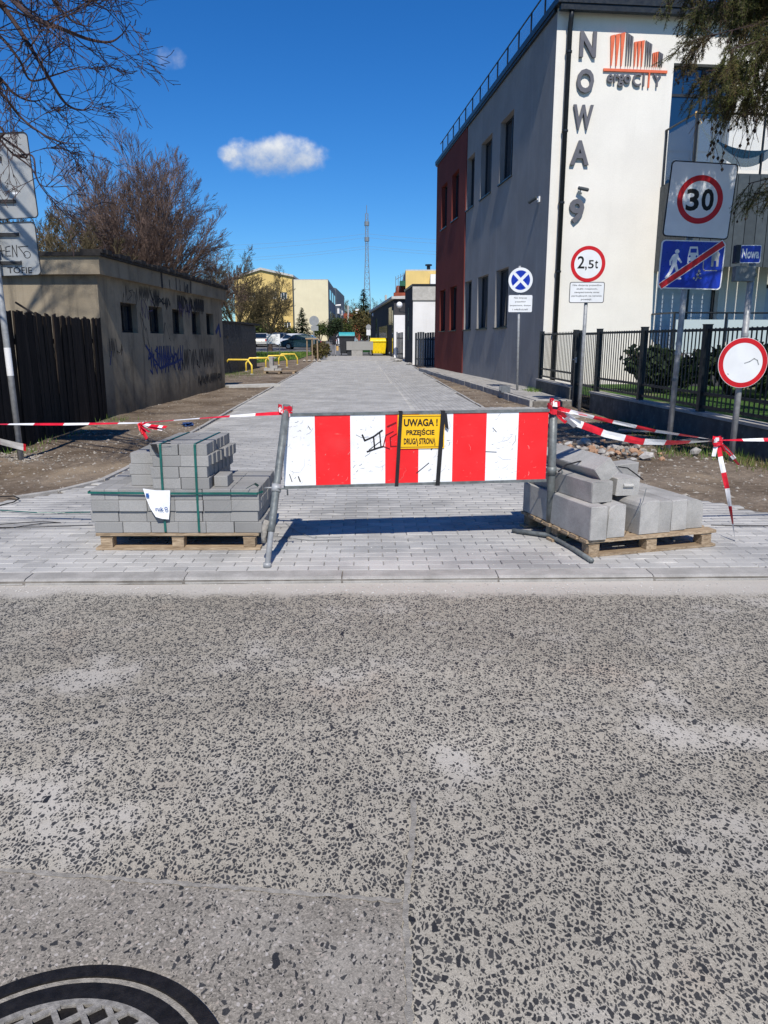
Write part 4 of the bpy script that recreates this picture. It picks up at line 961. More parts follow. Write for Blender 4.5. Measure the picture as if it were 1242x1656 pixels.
for k in range(4):
    p = AT(640 + k * 4, 452 - k * 2, 79); q.tube([(p.x, 79, p.z - 1.2), (p.x, 79, p.z + .3)], .03, 5)
q.tube([AT(640, 452, 79), AT(654, 444, 79)], .03, 5); q.build('railing', M_TOWER, yb, True)
q = MB(); p = AT(693, 436, 79); q.tube([(p.x, 79, p.z - .2), (p.x, 79, p.z + .35)], .18, 8); q.tube([(p.x, 79, p.z + .35), (p.x, 79, p.z + .5)], .34, 8); q.build('chimney', M_TRIM, yb, True)
q = MB(); p = AT(703, 440, 77); q.box(p.x - .4, p.x + 1, 77, 77.8, p.z - 2.4, p.z - .2); q.build('white_stack', M_OFFW, yb, True)

# ---- cream and yellow blocks beyond the trees on the left
cb = thing('cream_block', 'tall cream rendered block with a grey side', 'building', (AT(476, 540, 110).x, 110, 1.4))
xa, xb_ = AT(476, 500, 110).x, AT(531, 500, 110).x; zc = AT(500, 453, 110).z; x2 = AT(543, 500, 135).x
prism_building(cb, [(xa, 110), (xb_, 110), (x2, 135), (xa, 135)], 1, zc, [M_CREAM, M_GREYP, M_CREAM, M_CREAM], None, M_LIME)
for k in range(3):
    for z in (4.2, 7.2):
        a = Vector((xb_, 110, z)).lerp(Vector((x2, 135, z)), .12 + k * .28); b = Vector((xb_, 110, z)).lerp(Vector((x2, 135, z)), .3 + k * .28)
        q = MB(); q.add([a + Vector((.06, 0, 0)), b + Vector((.06, 0, 0)), b + Vector((.06, 0, 1.4)), a + Vector((.06, 0, 1.4)), a + Vector((-.1, 0, 0)), b + Vector((-.1, 0, 0)), b + Vector((-.1, 0, 1.4)), a + Vector((-.1, 0, 1.4))], [(0, 1, 2, 3), (4, 5, 1, 0), (3, 2, 6, 7), (0, 3, 7, 4), (1, 5, 6, 2)]); q.build('window', M_GLASS, cb, True)
x3, x4 = AT(544, 500, 140).x, AT(557, 500, 165).x; q = MB(); z3 = AT(544, 466, 140).z
q.add([(x3 - 1, 136, 1), (x3, 140, 1), (x4, 165, 1), (x3 - 1, 136, z3), (x3, 140, z3), (x4, 165, z3)], [(0, 1, 4, 3), (1, 2, 5, 4)]); q.build('rear_wing', M_GREYP, cb, True)
for k in range(4):
    q = MB(); a = Vector((x3, 140, 4 + 2.2 * (k % 2))).lerp(Vector((x4, 165, 4 + 2.2 * (k % 2))), .1 + .4 * (k // 2)); q.box(a.x - .3, a.x + .35, a.y, a.y + 8, a.z, a.z + .9); q.build('balcony', M_OFFW, cb, True)
yg = thing('yellow_gabled_block', 'yellow rendered block with a shallow gable and small windows', 'building', (AT(430, 540, 112).x, 112, 1.4))
xa2, xm, xe = AT(380, 500, 112).x, AT(424, 500, 112).x, AT(475.5, 500, 112).x; zl, zm, ze = AT(380, 452, 112).z, AT(424, 437, 112).z, AT(475, 452, 112).z
holes = []
for px, py in ((442, 477), (459, 479), (465, 527), (408, 480)):
    c = AT(px, py, 112); holes.append((c.x - xa2 - .45, c.x - xa2 + .45, c.z - .55, c.z + .55))
q = MB(); wall_holes(q, (0, xe - xa2), (1, zl), holes, lambda u, v, d: (xa2 + u, 112 + d, v), .25); q.add([(xa2, 112, zl), (xe, 112, zl), (xe, 112, ze + .3), (xm, 112, zm), (xa2, 112, zl + .01)], [(0, 1, 2, 3, 4)]); q.add([(xe, 112, 1), (xe, 130, 1), (xe, 130, ze), (xe, 112, ze)], [(0, 1, 2, 3)]); q.build('wall', M_YEL, yg, True)
for h_ in holes:
    window(yg, lambda u, v, d: (xa2 + u - yg.location.x, 112 + d - yg.location.y, v - yg.location.z), *h_, d=.12, fw=.1, mull=((h_[0] + h_[1]) / 2,), mf=M_OFFW, sill=False)
q = MB(); q.prism([(xa2 - .3, zl + .02), (xm, zm + .03), (xe + .05, ze + .33), (xe + .05, ze + .6), (xm, zm + .35), (xa2 - .3, zl + .3)], 111.7, 130); q.build('roof', M_LIME, yg, True)
q = MB(); p = AT(475, 500, 111.9); q.tube([(p.x, 111.8, 1), (p.x, 111.8, ze)], .12, 6); q.build('drainpipe', M_TRIMG, yg, True)
rb = thing('red_brick_house', 'low red brick house half hidden behind the bushes', 'building', (AT(565, 530, 125).x, 125, 1.4))
xa, xb_ = AT(556, 530, 125).x, AT(582, 530, 125).x; zt = AT(570, 508, 125).z
prism_building(rb, [(xa, 125), (xb_, 125), (xb_, 132), (xa, 132)], 1, zt, [M_BRICK] * 4, None, M_BRICK)
q = MB(); q.box(xb_ - .7, xb_ - .1, 124.7, 125.5, zt, zt + .8); q.build('chimney', M_OFFW, rb, True)

# ================================================================== THINGS NEAR THE CAMERA
# ---- manhole
mh = thing('manhole_cover', 'round cast iron manhole cover with a worn lattice top set in the road', 'manhole', (-.69, 1.155, -.0205))
def zring(r0, r1, z0, z1, n=72):
    q = MB(); q.ring(0, 0, r0, r1, z1, z0, n); q.v = [(x, zz, y) for x, y, zz in q.v]; return q
zring(.362, .396, -.02, .0035).build('frame', M_IRON, mh); zring(.344, .362, -.02, -.002).build('gap_fill', M_SANDF, mh)
lid = zring(.298, .344, -.03, .003).build('lid_rim', M_IRON, mh)
q = MB(); q.slab(disc(0, 0, .300, 64), -.03, -.006); q.build('lid', M_IRON, mh)
zring(.284, .298, -.02, .0045).build('lid_edge', M_IRONW, mh)
lat = []
for k in range(-5, 6):
    for s_, a in ((0, .62), (1, .62 + math.pi / 2)):
        off = k * .052; hl = math.sqrt(max(0, .286 ** 2 - off ** 2))
        if hl < .03: continue
        M = Matrix.Rotation(a, 4, 'Z'); q = MB(); q.box(-hl, hl, off - .0065, off + .0065, -.0055, .0035 if s_ else .0042, 0, M); q.build('rib', M_IRONW, mh)

# ---- road barrier board on two pipe posts
bl = Vector((-.70, 5.22, 0)); br = Vector((1.18, 5.43, 0)); bd = (br - bl); BW = bd.length; bang = math.atan2(bd.y, bd.x)
bar = thing('road_barrier', 'red and white striped road barrier board hung between two grey pipe posts', 'barrier', (bl.x, bl.y, 0), bang)
tiltb = math.atan2(.012, BW)
zb, zt = .462, .964
edges = [0, .220, .467, .713, .951, 1.197, 1.440, 1.673, BW]
def bz(u): return tiltb * u
def bpanel(u0, u1, z0, z1, y0, y1):
    q = MB(); q.add([(u0, y0, z0 + bz(u0)), (u1, y0, z0 + bz(u1)), (u1, y0, z1 + bz(u1)), (u0, y0, z1 + bz(u0)), (u0, y1, z0 + bz(u0)), (u1, y1, z0 + bz(u1)), (u1, y1, z1 + bz(u1)), (u0, y1, z1 + bz(u0))], [(0, 1, 2, 3), (7, 6, 5, 4), (0, 4, 5, 1), (1, 5, 6, 2), (2, 6, 7, 3), (3, 7, 4, 0)]); return q
for i in range(8): bpanel(edges[i], edges[i + 1], zb, zt, 0, .012).build('stripe', M_RED if i % 2 else M_WHITE, bar)
for z0, z1 in ((zb - .014, zb + .006), (zt - .006, zt + .012)): bpanel(-.006, BW + .006, z0, z1, -.006, .020).build('edge_rail', M_PIPE, bar)
# scrawl on the board
def bstroke(pts, w, m):
    q = MB(); stroke(q, [(x, z) for x, z in pts], w, -.0016); return q.build('scrawl', m, bar)
W2 = lambda px, py: ((AT(px, py, 5.29).x - bl.x) / math.cos(bang), AT(px, py, 5.30).z)
def px_line(l, w, m=None): bstroke([W2(*p) for p in l], w, m or M_SPRAYK)
px_line([(586, 703), (590, 712), (604, 706), (618, 696)], .012); px_line([(604, 706), (606, 726)], .011); px_line([(614, 700), (616, 722)], .009); px_line([(594, 730), (612, 724), (620, 722)], .012); px_line([(597, 727), (616, 713)], .006)
M_MAROON = plain('maroon_spray', (.16, .004, .01), .6)
px_line([(636, 698), (624, 704), (620, 722), (630, 726)], .008, M_MAROON); px_line([(641, 702), (631, 708), (632, 722), (641, 722)], .008, M_MAROON); px_line([(627, 690), (640, 684)], .012, M_MAROON)
px_line([(500, 688), (503, 693)], .004); px_line([(456, 758), (458, 772)], .006); px_line([(470, 764), (474, 776)], .005); px_line([(484, 768), (487, 776)], .008)
px_line([(674, 766), (694, 750)], .006); px_line([(698, 728), (703, 723)], .009); px_line([(788, 733), (806, 734)], .005); px_line([(800, 694), (806, 701)], .004)
rs = random.Random(41)
for nm, m, cells, cnt in (('scuffs', M_PIPE, (0, 2, 4, 6), 95), ('scuffs', plain('pale_scuff', (.72, .30, .28), .6), (1, 3, 5, 7), 30)):
    q = MB()
    for _ in range(cnt):
        i = rs.choice(cells); u = rs.uniform(edges[i] + .01, edges[i + 1] - .01); z = zb + .02 + (zt - zb - .04) * rs.random() ** 1.3; a = rs.gauss(.4, .6); l = rs.uniform(.004, .03) if rs.random() < .85 else rs.uniform(.04, .09)
        stroke(q, [(u, z), (u + l * .5 * math.cos(a), z + l * .5 * math.sin(a)), (u + l * math.cos(a + .3), z + l * math.sin(a + .3))], rs.choice([.0008, .001, .0013, .0026]), -.0012 - .00005 * rs.random())
    tag(q.build(nm, m, bar), kind='stuff')
# posts
pL0 = Vector((-.775, 4.80, 0)); pLm = Vector((-.755, 4.93, .26)); pL1 = Vector((-.672, 5.25, 1.03))
def wtube(name, pts, r, m, parent, seg=14): q = MB(); q.tube(pts, r, seg); return q.build(name, m, parent, True, True)
po = wtube('post', [pLm - (pL1 - pLm) * .06, pLm, pLm.lerp(pL1, .5), pL1], .0265, M_PIPE, bar)
wtube('post_insert', [pL0, pLm, pLm.lerp(pL1, .06)], .019, M_GALV, po); wtube('foot', [pL0 + Vector((0, 0, -.002)), pL0 + Vector((.001, .005, .03))], .027, M_GALV, po)
cl = pLm.lerp(pL1, .30); wtube('clamp', [cl - (pL1 - pLm) * .03, cl + (pL1 - pLm) * .03], .034, M_GALV, po)
wtube('hook', [cl + Vector((.0, -.03, 0)), cl + Vector((.06, -.02, .0)), cl + Vector((.075, 0, -.01)), cl + Vector((.075, 0, -.05))], .006, M_PIPE, po, 6); wtube('hook', [cl, cl + Vector((-.05, -.01, .005)), cl + Vector((-.08, 0, -.0))], .006, M_GALV, po, 6)
wtube('binding_rag', [pLm + Vector((-.03, 0, .03)), pLm + Vector((-.045, -.01, -.02)), pLm + Vector((-.055, -.02, -.08)), pLm + Vector((-.05, -.02, -.12))], [.022, .026, .018, .02], M_SANDF, po, 7)
pR0 = Vector((1.262, 5.56, .0)); pR1 = Vector((1.222, 5.47, 1.0))
po2 = wtube('post', [pR0, pR0.lerp(pR1, .5), pR1], .030, M_PIPE, bar); wtube('collar', [pR0.lerp(pR1, .50), pR0.lerp(pR1, .56)], .036, M_PIPE, po2)
c2 = pR0.lerp(pR1, .53); wtube('hook', [c2, c2 + Vector((.06, -.02, .01)), c2 + Vector((.075, -.02, -.005)), c2 + Vector((.075, -.02, -.04))], .006, M_PIPE, po2, 6); wtube('hook', [c2 + Vector((-.02, 0, -.01)), c2 + Vector((-.08, -.04, -.02)), c2 + Vector((-.085, -.04, -.06))], .006, M_PIPE, po2, 6)
f0, f1, f2 = GP(829, 858, .02), Vector((1.262, 5.56, .022)), GP(957, 907, .018)
wtube('base_bar', [f0, f0.lerp(f1, .6) + Vector((0, -.01, .002)), f1 + Vector((0, -.03, .005)), f1.lerp(f2, .5) + Vector((.01, 0, 0)), f2], .018, M_PIPE, po2, 10)
# yellow diversion notice strapped to the board
ub = lambda px, py, y=-.02: W2(px, py)
nA = W2(643, 671); nB = W2(719, 726)
no = thing('warning_notice', 'yellow notice reading UWAGA strapped to the striped barrier board', 'sign', (bl.x, bl.y, 0), bang)
q = MB(); q.box(nA[0], nB[0], -.008, -.003, nB[1], nA[1]); q.build('plate', M_YELLOW, no)
def rect_outline(mb, x0, x1, z0, z1, w, y): 
    for a, b, c, d in ((x0, x1, z0, z0 + w), (x0, x1, z1 - w, z1), (x0, x0 + w, z0 + w, z1 - w), (x1 - w, x1, z0 + w, z1 - w)): mb.box(a, b, y, y + .0008, c, d)
q = MB(); rect_outline(q, nA[0] + .008, nB[0] - .008, nB[1] + .010, nA[1] - .010, .003, -.0095); q.build('border', M_BLACK, no)
wN = nB[0] - nA[0]; hN = nA[1] - nB[1]
for s_, z0, z1, pa, pb_ in (('UWAGA !', .66, .88, 653, 708), ('PRZEJŚCIE', .36, .60, 657, 703), ('DRUGĄ STRONĄ', .08, .32, 653, 705)):
    q = MB(); text_fit(q, s_, W2(pa, 700)[0], W2(pb_, 700)[0], nB[1] + hN * z0, nB[1] + hN * z1, -.0095, .032); q.build('lettering', M_BLACK, no)
def strap(label, t, b, w):
    q = MB(); a = W2(*t); c = W2(*b); top = a[1]; bt = c[1]
    pr = [(-.013, 0), (-.013, 1)]
    u0, u1 = a[0], c[0]
    P = [(u0, .028, zt - .05), (u0, .028, zt + .020), (u0, -.014, zt + .020), ((u0 + u1) / 2, -.0135, (zt + zb) / 2), (u1, -.014, zb - .012), (u1, .028, zb - .012), (u1, .028, zb + .06)]
    vv = []
    for (x, y, z) in P: vv += [(x - w / 2, y, z), (x + w / 2, y, z)]
    q.add(vv, [(2 * i, 2 * i + 1, 2 * i + 3, 2 * i + 2) for i in range(len(P) - 1)])
    vv2 = [(x, y - .0025 if y < 0 else y + .0025, z) for x, y, z in vv]; q.add(vv2, [(2 * i, 2 * i + 1, 2 * i + 3, 2 * i + 2) for i in range(len(P) - 1)])
    o = q.build('strap', M_STRAP); o.location = (bl.x, bl.y, 0); o.rotation_euler = (0, 0, bang); return o
tag(strap('', (648, 668), (641, 780), .026), 'black webbing strap over the left edge of the yellow notice', 'strap', 'straps holding the yellow notice'); s2 = tag(strap('', (717, 668), (708, 779), .030), 'black webbing strap with a loose end right of the yellow notice', 'strap', 'straps holding the yellow notice')
q = MB(); a = W2(716, 668); q.add([(a[0] + .005, -.018, a[1] + .002), (a[0] + .03, -.020, a[1] - .005), (a[0] + .045, -.022, a[1] - .12), (a[0] + .02, -.020, a[1] - .10)], [(0, 1, 2, 3)]); q.build('loose_end', M_STRAP, s2)
# thin wire trailing on the paving by the left post
q = MB(); q.tube([GP(462, 846, .01), GP(480, 860, .015), GP(505, 869, .01), GP(550, 869, .02), GP(551, 873, .006), GP(500, 874, .006), GP(440, 866, .006)], .0018, 5); tag(q.build('wire', M_PIPE), 'thin loose wire trailing on the paving beside the leaning post', 'wire')

# ---- red and white tape
def tape(name, pts, w=.07, seglen=.27, twist=0.0, label='', seed=0, phase=0.0, up0=0.0, parent=None, group='red and white barrier tapes'):
    rr = random.Random(seed); P = [Vector(p) for p in pts]; Q = []
    for i in range(len(P) - 1):
        n = max(2, int((P[i + 1] - P[i]).length / .03)); Q += [P[i].lerp(P[i + 1], k / n) for k in range(n)]
    Q.append(P[-1]); s = phase; mb = MB(); prev = None; L = 0
    for i, c in enumerate(Q):
        d = (Q[min(i + 1, len(Q) - 1)] - Q[max(i - 1, 0)]).normalized(); L += (Q[i] - Q[i - 1]).length if i else 0
        side = d.cross(Vector((0, 1, 0))); side = side.normalized() if side.length > .1 else Vector((1, 0, 0))
        n2 = d.cross(side).normalized(); a = up0 + twist * L + .35 * math.sin(L * 3.1 + seed); v = side * math.cos(a) + n2 * math.sin(a)
        A, B = c + v * w / 2, c - v * w / 2; mid = c + n2 * .004 * math.sin(L * 17 + seed)
        if prev:
            mi = int((L + phase) / seglen) % 2; mb.add([prev[0], prev[2], mid, A], [(0, 1, 2, 3)], mi); mb.add([prev[2], prev[1], B, mid], [(0, 1, 2, 3)], mi)
        prev = (A, B, mid)
    o = mb.build(name, [M_TAPER, M_TAPEW], parent, parent is not None)
    if label: tag(o, label, 'tape', group)
    return o
tl = [Vector((-4.6, 5.5, .90)), AT(0, 686, 5.4), AT(110, 686, 5.36), AT(225, 684, 5.32), AT(330, 676, 5.3), AT(420, 670, 5.27), pL1 + Vector((-.01, -.025, -.05))]
t1 = tape('barrier_tape', tl, .030, .20, .35, 'red and white tape stretched left from the leaning post past the block stack', 1, .26, .9)
kn = AT(226, 684, 5.31)
for k, (dx, dz, l) in enumerate(((.03, -.07, 1), (.05, -.11, 1), (.015, -.085, 1), (.075, -.06, 1), (.17, -.045, 1), (.20, -.025, 1))):
    tape('tail', [kn, kn + Vector((dx * .4, -.01 - .004 * k, dz * .55)), kn + Vector((dx, -.015 - .006 * k, dz))], .035, .05 if k > 3 else .4, 1.5, '', 30 + k, 0, .4 * k, t1)
def knot(c, r, parent, seed):
    rr = random.Random(seed); mb = MB()
    for k in range(9):
        a = rr.uniform(0, 6.28); b = rr.uniform(-.6, .8); p = [c + Vector((math.cos(a + t) * r * 1.2, math.sin(a + t) * r * 1.2, b * r + rr.uniform(-.3, .3) * r)) for t in (0, .7, 1.4, 2.1)]
        for i in range(3):
            u = Vector((rr.uniform(-.2, .2), rr.uniform(-.2, .2), 1)).normalized() * r * .45
            mb.add([p[i] - u, p[i + 1] - u, p[i + 1] + u, p[i] + u], [(0, 1, 2, 3)], 0 if rr.random() < .72 else 1)
    mb.build('knot', [M_TAPER, M_TAPEW], parent, True)
knot(pL1 + Vector((0, 0, -.045)), .034, t1, 3); knot(pL1 + Vector((-.025, -.01, -.03)), .028, t1, 6)
trA = [pR1 + Vector((0, -.02, .0)), AT(960, 675, 5.5), AT(1060, 697, 5.55), AT(1160, 712, 5.6), AT(1242, 711, 5.62), Vector((4.4, 5.75, .78))]
t2 = tape('barrier_tape', trA, .030, .17, 1.3, 'red and white tape pulled tight to the right from the upright post', 2, .02); knot(pR1 + Vector((0, 0, -.01)), .038, t2, 4); knot(pR1 + Vector((.0, -.01, .03)), .026, t2, 8)
trB = [pR1 + Vector((.02, -.03, -.02)), AT(930, 683, 5.45), AT(980, 702, 5.5), AT(1035, 714, 5.53), AT(1090, 716, 5.56), AT(1160, 713, 5.59)]
t3 = tape('barrier_tape', trB, .050, .17, .9, 'slack lower strand of red and white tape right of the upright post', 3, .1)
for k, (x, y, z) in enumerate([(.10, -.02, -.10), (.16, -.03, -.14), (.20, -.01, -.10), (.24, -.02, -.06)]): tape('tail', [pR1 + Vector((.02, -.03, -.02)), pR1 + Vector((x * .5, y, z * .4 - .02)), pR1 + Vector((x, y, z))], .05, .16, 1.2, '', 50 + k, .05 * k, .5 * k, t3)
kc = AT(1160, 714, 5.59); t4 = tape('barrier_tape', [kc + Vector((0, -.01, .01)), AT(1166, 745, 5.57), AT(1176, 790, 5.54), AT(1184, 840, 5.5), AT(1189, 876, 5.47)], .035, .13, 2.2, 'knotted tape end hanging down to the paving beside the sign poles', 5); knot(kc, .03, t4, 5)
for k, (px, py) in enumerate([(1172, 730), (1195, 752), (1154, 738), (1188, 742)]): tape('tail', [kc, kc.lerp(AT(px, py, 5.56), .5) + Vector((0, 0, .01)), AT(px, py, 5.56)], .03, .10, 2, '', 70 + k, .04 * k, .6, t4)
t5 = tape('barrier_tape', [Vector((-5.4, 8.9, .40)), AT(0, 714, 9.15), AT(20, 719, 9.16), AT(42, 724, 9.17)], .10, .30, .3, 'short red and white tape end tied low to the grey-backed sign pole', 6, .12)

# ---- timber pallets
def pallet(label, loc, rz, w, d, h=.128, nb=7):
    t = thing('timber_pallet', label, 'pallet', loc, rz); bw_ = .095
    for i in range(nb):
        y = (d - bw_) * i / (nb - 1); q = MB(); q.box(R.uniform(-.008, .008), w + R.uniform(-.008, .008), y, y + bw_, h - .021 - R.uniform(0, .001), h); q.build('deck_board', M_PALLET, t)
    for x in (.03, w / 2 - .045, w - .12):
        q = MB(); q.box(x, x + .09, .012, d - .012, h - .041, h - .0225); q.build('stringer', M_PALLET, t)
        for y in (.006, d / 2 - .045, d - .096): q = MB(); q.box(x + .004, x + .086, y, y + .09, .020, h - .042); q.build('block', M_PALLET, t)
    for y in (.0, d / 2 - .045, d - .09): q = MB(); q.box(-.004, w + .004, y, y + .088, .001, .019); q.build('bottom_board', M_PALLET, t)
    return t
pallet('timber pallet under the strapped stack of grey paving blocks', (-2.06, 5.21, 0), rad(.3), 1.17, .84)
RP = Vector((1.385, 5.01, 0)); RA = rad(16.8)
pallet('timber pallet under the jumble of concrete kerb stones', RP, RA, 1.08, .98, .125, 8)

# ---- stacked paving blocks
def block_mesh(seed):
    rr = random.Random(seed); L, W, T, c = .196, .097, .0785, .004; a, b = L / 2, W / 2; bm = bmesh.new(); bmesh.ops.create_cube(bm, size=1)
    for v in bm.verts: v.co = Vector((v.co.x * L, v.co.y * W, (v.co.z + .5) * T))
    bmesh.ops.bevel(bm, geom=[e for e in bm.edges], offset=c * rr.uniform(.5, .9), segments=1, affect='EDGES')
    me = bpy.data.meshes.new('paving_block'); bm.to_mesh(me); bm.free(); me.materials.append(M_BLOCK); return me
bms = [block_mesh(i) for i in range(3)]
nblk = 0
TIER = ['bottom', 'second', 'third', 'fourth', 'fifth', 'sixth', 'seventh', 'topmost']
def pblock(x, y, z, label, rz=0.0, rx=0.0):
    global nblk
    if '%' in label:
        l_ = int(round((z - .129) / .0795)); label = label % ('in the front row' if y < 5.29 else ('at the rear' if y > 5.80 else 'behind the front row'), TIER[l_])
    o = link('paving_block', bms[nblk % 3]); nblk += 1; o.location = (x + R.uniform(-.0025, .0025), y + R.uniform(-.005, .004), z); o.rotation_euler = (rx, 0, rz + R.uniform(-.008, .008))
    return tag(o, label, 'paving block', 'paving blocks stacked on the pallet')
LB = 'grey paving block %s, wide %s tier of the strapped stack'; UB = 'grey paving block %s, narrow %s tier of the strapped stack'
z0 = .129; shx = [.012, -.012, .0, -.004]; shy = [.0, .006, -.008, .0]
for l in range(4):
    for j in range(8):
        for i in range(6):
            if l < 3 and 0 < i < 5 and 0 < j < 7: continue
            if l == 3 and i in (0,) : continue
            pblock(-1.972 + i * .1985 + shx[l], 5.262 + j * .0985 + shy[l], z0 + l * .0795, LB)
for j in range(0, 8):                                  # top tier's left column lies crosswise
    if j % 2 == 0:
        for k in range(2): pblock(-2.022 + k * .0985, 5.312 + j * .0985, z0 + 3 * .0795, LB, math.pi / 2)
for l in range(4):
    off = [.0, -.012, .004, -.006][l]
    for j in range(7):
        for i in range(2):
            pblock(-1.525 + i * .198 + off + j * [.002, .008, .010, .004][l], 5.262 + j * .0985, z0 + (4 + l) * .0795, UB)
    if l < 3 or True:
        for j in range(1, 6):
            if l < 3: pblock(-1.722 + off + j * .002, 5.30 + j * .0985, z0 + (4 + l) * .0795, UB)
pblock(-1.165, 5.40, z0 + 4 * .0795, 'single paving block left lying on the lower tiers right of the upper stack', math.pi / 2)
zt8 = z0 + 8 * .0795; zt4 = z0 + 4 * .0795
def band(name, pts, w, axis, label, m=M_GREEN, group='green straps round the paving blocks'):
    q = MB(); vv = []
    for p in pts: p = Vector(p); vv += [p - Vector(axis) * w / 2, p + Vector(axis) * w / 2]
    n = len(pts); q.add(vv, [(2 * i, 2 * i + 1, 2 * i + 3, 2 * i + 2) for i in range(n - 1)])
    o = q.build(name, m); return tag(o, label, 'strap', group)
yF, yB = 5.203, 6.02
for x, t in ((-1.555, 'left'), (-1.315, 'right')):
    band('strap', [(x, yF + .03, .115), (x, yF - .001, .14), (x, yF - .004, .45), (x + .002, yF - .003, zt8 - .004), (x + .003, yF + .004, zt8 + .005), (x + .03, yB - .13, zt8 + .004), (x + .03, yB - .115, zt8 - .01), (x + .03, yB - .05, .45), (x + .03, yB + .0, .12)], .016, (1, 0, 0), 'green plastic strap running over the upper blocks, %s' % ('with the tied knot at its front edge' if t == 'left' else 'without a knot'))
band('strap', [(-2.078, 6.0, .425), (-2.083, yF - .004, .425), (-1.5, yF - .012, .420), (-1.0, yF - .006, .420), (-.895, yF - .006, .418), (-.86, yF + .06, .420)], .016, (0, 0, 1), 'green plastic strap wound level round the lower blocks')
band('strap', [AT(314, 871, 5.16), AT(340, 846, 5.15), AT(372, 815, 5.15), AT(398, 790, 5.17), AT(412, 782, 5.24), AT(418, 786, 5.30)], .018, (.7, 0, .7), 'loose green strap end slanting across the front of the lower blocks')
kq = MB(); p = Vector((-1.57, yF - .012, zt8 - .015)); kq.add([p + Vector((-.05, .0, .018)), p + Vector((.0, -.004, .02)), p + Vector((.012, -.01, -.05)), p + Vector((-.012, -.008, -.04)), p + Vector((.10, -.002, .02)), p + Vector((.09, -.004, .028))], [(0, 1, 2, 3), (1, 4, 5)]); kq.build('strap_knot', M_STRAP, bpy.data.objects['strap.002'] if 'strap.002' in bpy.data.objects else None, False)
# delivery sheet tucked under the straps
ds = MB(); A = lambda px, py, y=5.188: AT(px, py, y)
g = [[A(231, 790), A(252, 793), A(275, 793)], [A(236, 805, 5.18), A(256, 810, 5.184), A(275, 812)], [A(243, 822, 5.165), A(258, 828, 5.18), A(274, 830)], [A(252, 836, 5.16), A(262, 839, 5.176), A(273, 840)]]
ds.add([p for r_ in g for p in r_], [(i * 3 + k, i * 3 + k + 1, (i + 1) * 3 + k + 1, (i + 1) * 3 + k) for i in range(3) for k in range(2)])
dso = tag(ds.build('delivery_sheet', M_PLASTIC), 'white plastic delivery sheet with blue print tucked under the green straps', 'sheet')
q = MB(); a, b = A(253, 826, 5.172), A(270, 818, 5.18); text_fit(q, 'ruk', a.x - .005, b.x - .022, a.z, b.z - .005, 5.168, .015); q.build('print', M_PRINTB, dso, True)
q = MB(); q.ring(b.x - .004, (a.z + b.z) / 2, .006, .011, 5.166, 5.169, 14); q.build('print', M_PRINTB, dso, True)
q = MB(); a = A(236, 800, 5.172); q.box(a.x, a.x + .02, 5.170, 5.171, a.z - .02, a.z + .01); q.build('print', M_PRINTB, dso, True)
# straps and cords left on the ground
def cord(name, pts, r, m, label, cat='cord'): q = MB(); q.tube(pts, r, 5); return tag(q.build(name, m), label, cat)
cord('loose_strap', [GP(-60, 820, .03), GP(0, 825, .012), GP(60, 829, .02), GP(105, 829, .008), GP(146, 828, .012)], .005, M_GREEN, 'loose green strap lying across the paving left of the block stack', 'strap')
cord('cord', [GP(-60, 855, .008), GP(0, 848, .008), GP(40, 845, .02), GP(70, 843, .03), GP(98, 845, .012), GP(70, 846, .010), GP(20, 853, .006), GP(-40, 856, .006)], .0035, M_STRAP, 'black cord looped on the paving left of the pallet'); cord('cord', [GP(-50, 853, .006), GP(60, 852, .006), GP(150, 849, .006)], .003, M_STRAP, 'straight black cord running to the pallet foot')
cord('cord', [GP(-30, 806, .01), GP(0, 803, .02), GP(22, 802, .03), GP(31, 806, .03), GP(22, 812, .02), GP(0, 817, .01), GP(-30, 820, .01)], .006, M_BLACK, 'black cable loop at the edge of the dirt')
cord('cord', [GP(1150, 849, .006), GP(1200, 850, .006), GP(1260, 850, .006)], .004, M_BLACK, 'black cord running right from the pallet of kerb stones')

# ---- kerb stones on the right-hand pallet
def kstone(x, y, z, w, h, L, label, rz=0.0, roll=0.0, bev='l', pitch=0.0, seed=0):
    """x, y local to the pallet; long side along local y; top edge rounded on one side"""
    r_ = .055 if bev else .010; a = w / 2
    if bev == 'l': prof = [(-a, 0), (a, 0), (a, h - .006), (a - .006, h), (-a + r_, h), (-a + r_ * .35, h - r_ * .25), (-a + .004, h - r_ * .7), (-a, h - r_ * 1.2)]
    elif bev == 'r': prof = [(-a, 0), (a, 0), (a, h - r_ * 1.2), (a - .004, h - r_ * .7), (a - r_ * .35, h - r_ * .25), (a - r_, h), (-a + .006, h), (-a, h - .006)]
    else: prof = [(-a + .004, 0), (a - .004, 0), (a, .004), (a, h - .006), (a - .006, h), (-a + .006, h), (-a, h - .006), (-a, .004)]
    me = stone_mesh('kerb_stone', [(-p, q) for p, q in prof], L, M_STONE, .0035, seed, .008)
    o = link('concrete_kerb', me); c, s_ = math.cos(RA), math.sin(RA); X, Y = RP.x + x * c - y * s_, RP.y + x * s_ + y * c
    o.matrix_basis = Matrix.Translation((X, Y, z)) @ Matrix.Rotation(RA + rz + math.pi / 2, 4, 'Z') @ Matrix.Rotation(pitch, 4, 'Y') @ Matrix.Rotation(roll, 4, 'X')
    return tag(o, label, 'kerb stone', 'concrete kerb stones on the pallet')
zd = .126
kstone(.085, .48, zd, .130, .235, 1.0, 'square-edged kerb stone at the left end of the bottom row', 0, 0, '', 0, 1)
kstone(.240, .495, zd, .140, .235, .98, 'round-edged kerb stone second along the bottom row', 0, 0, 'l', 0, 2)
kstone(.500, .50, zd, .165, .24, .95, 'round-edged kerb stone beside the gap in the bottom row', .04, 0, 'l', 0, 3)
kstone(.652, .515, zd, .115, .230, .96, 'kerb stone in the middle of the right half of the bottom row', .0, 0, '', 0, 4)
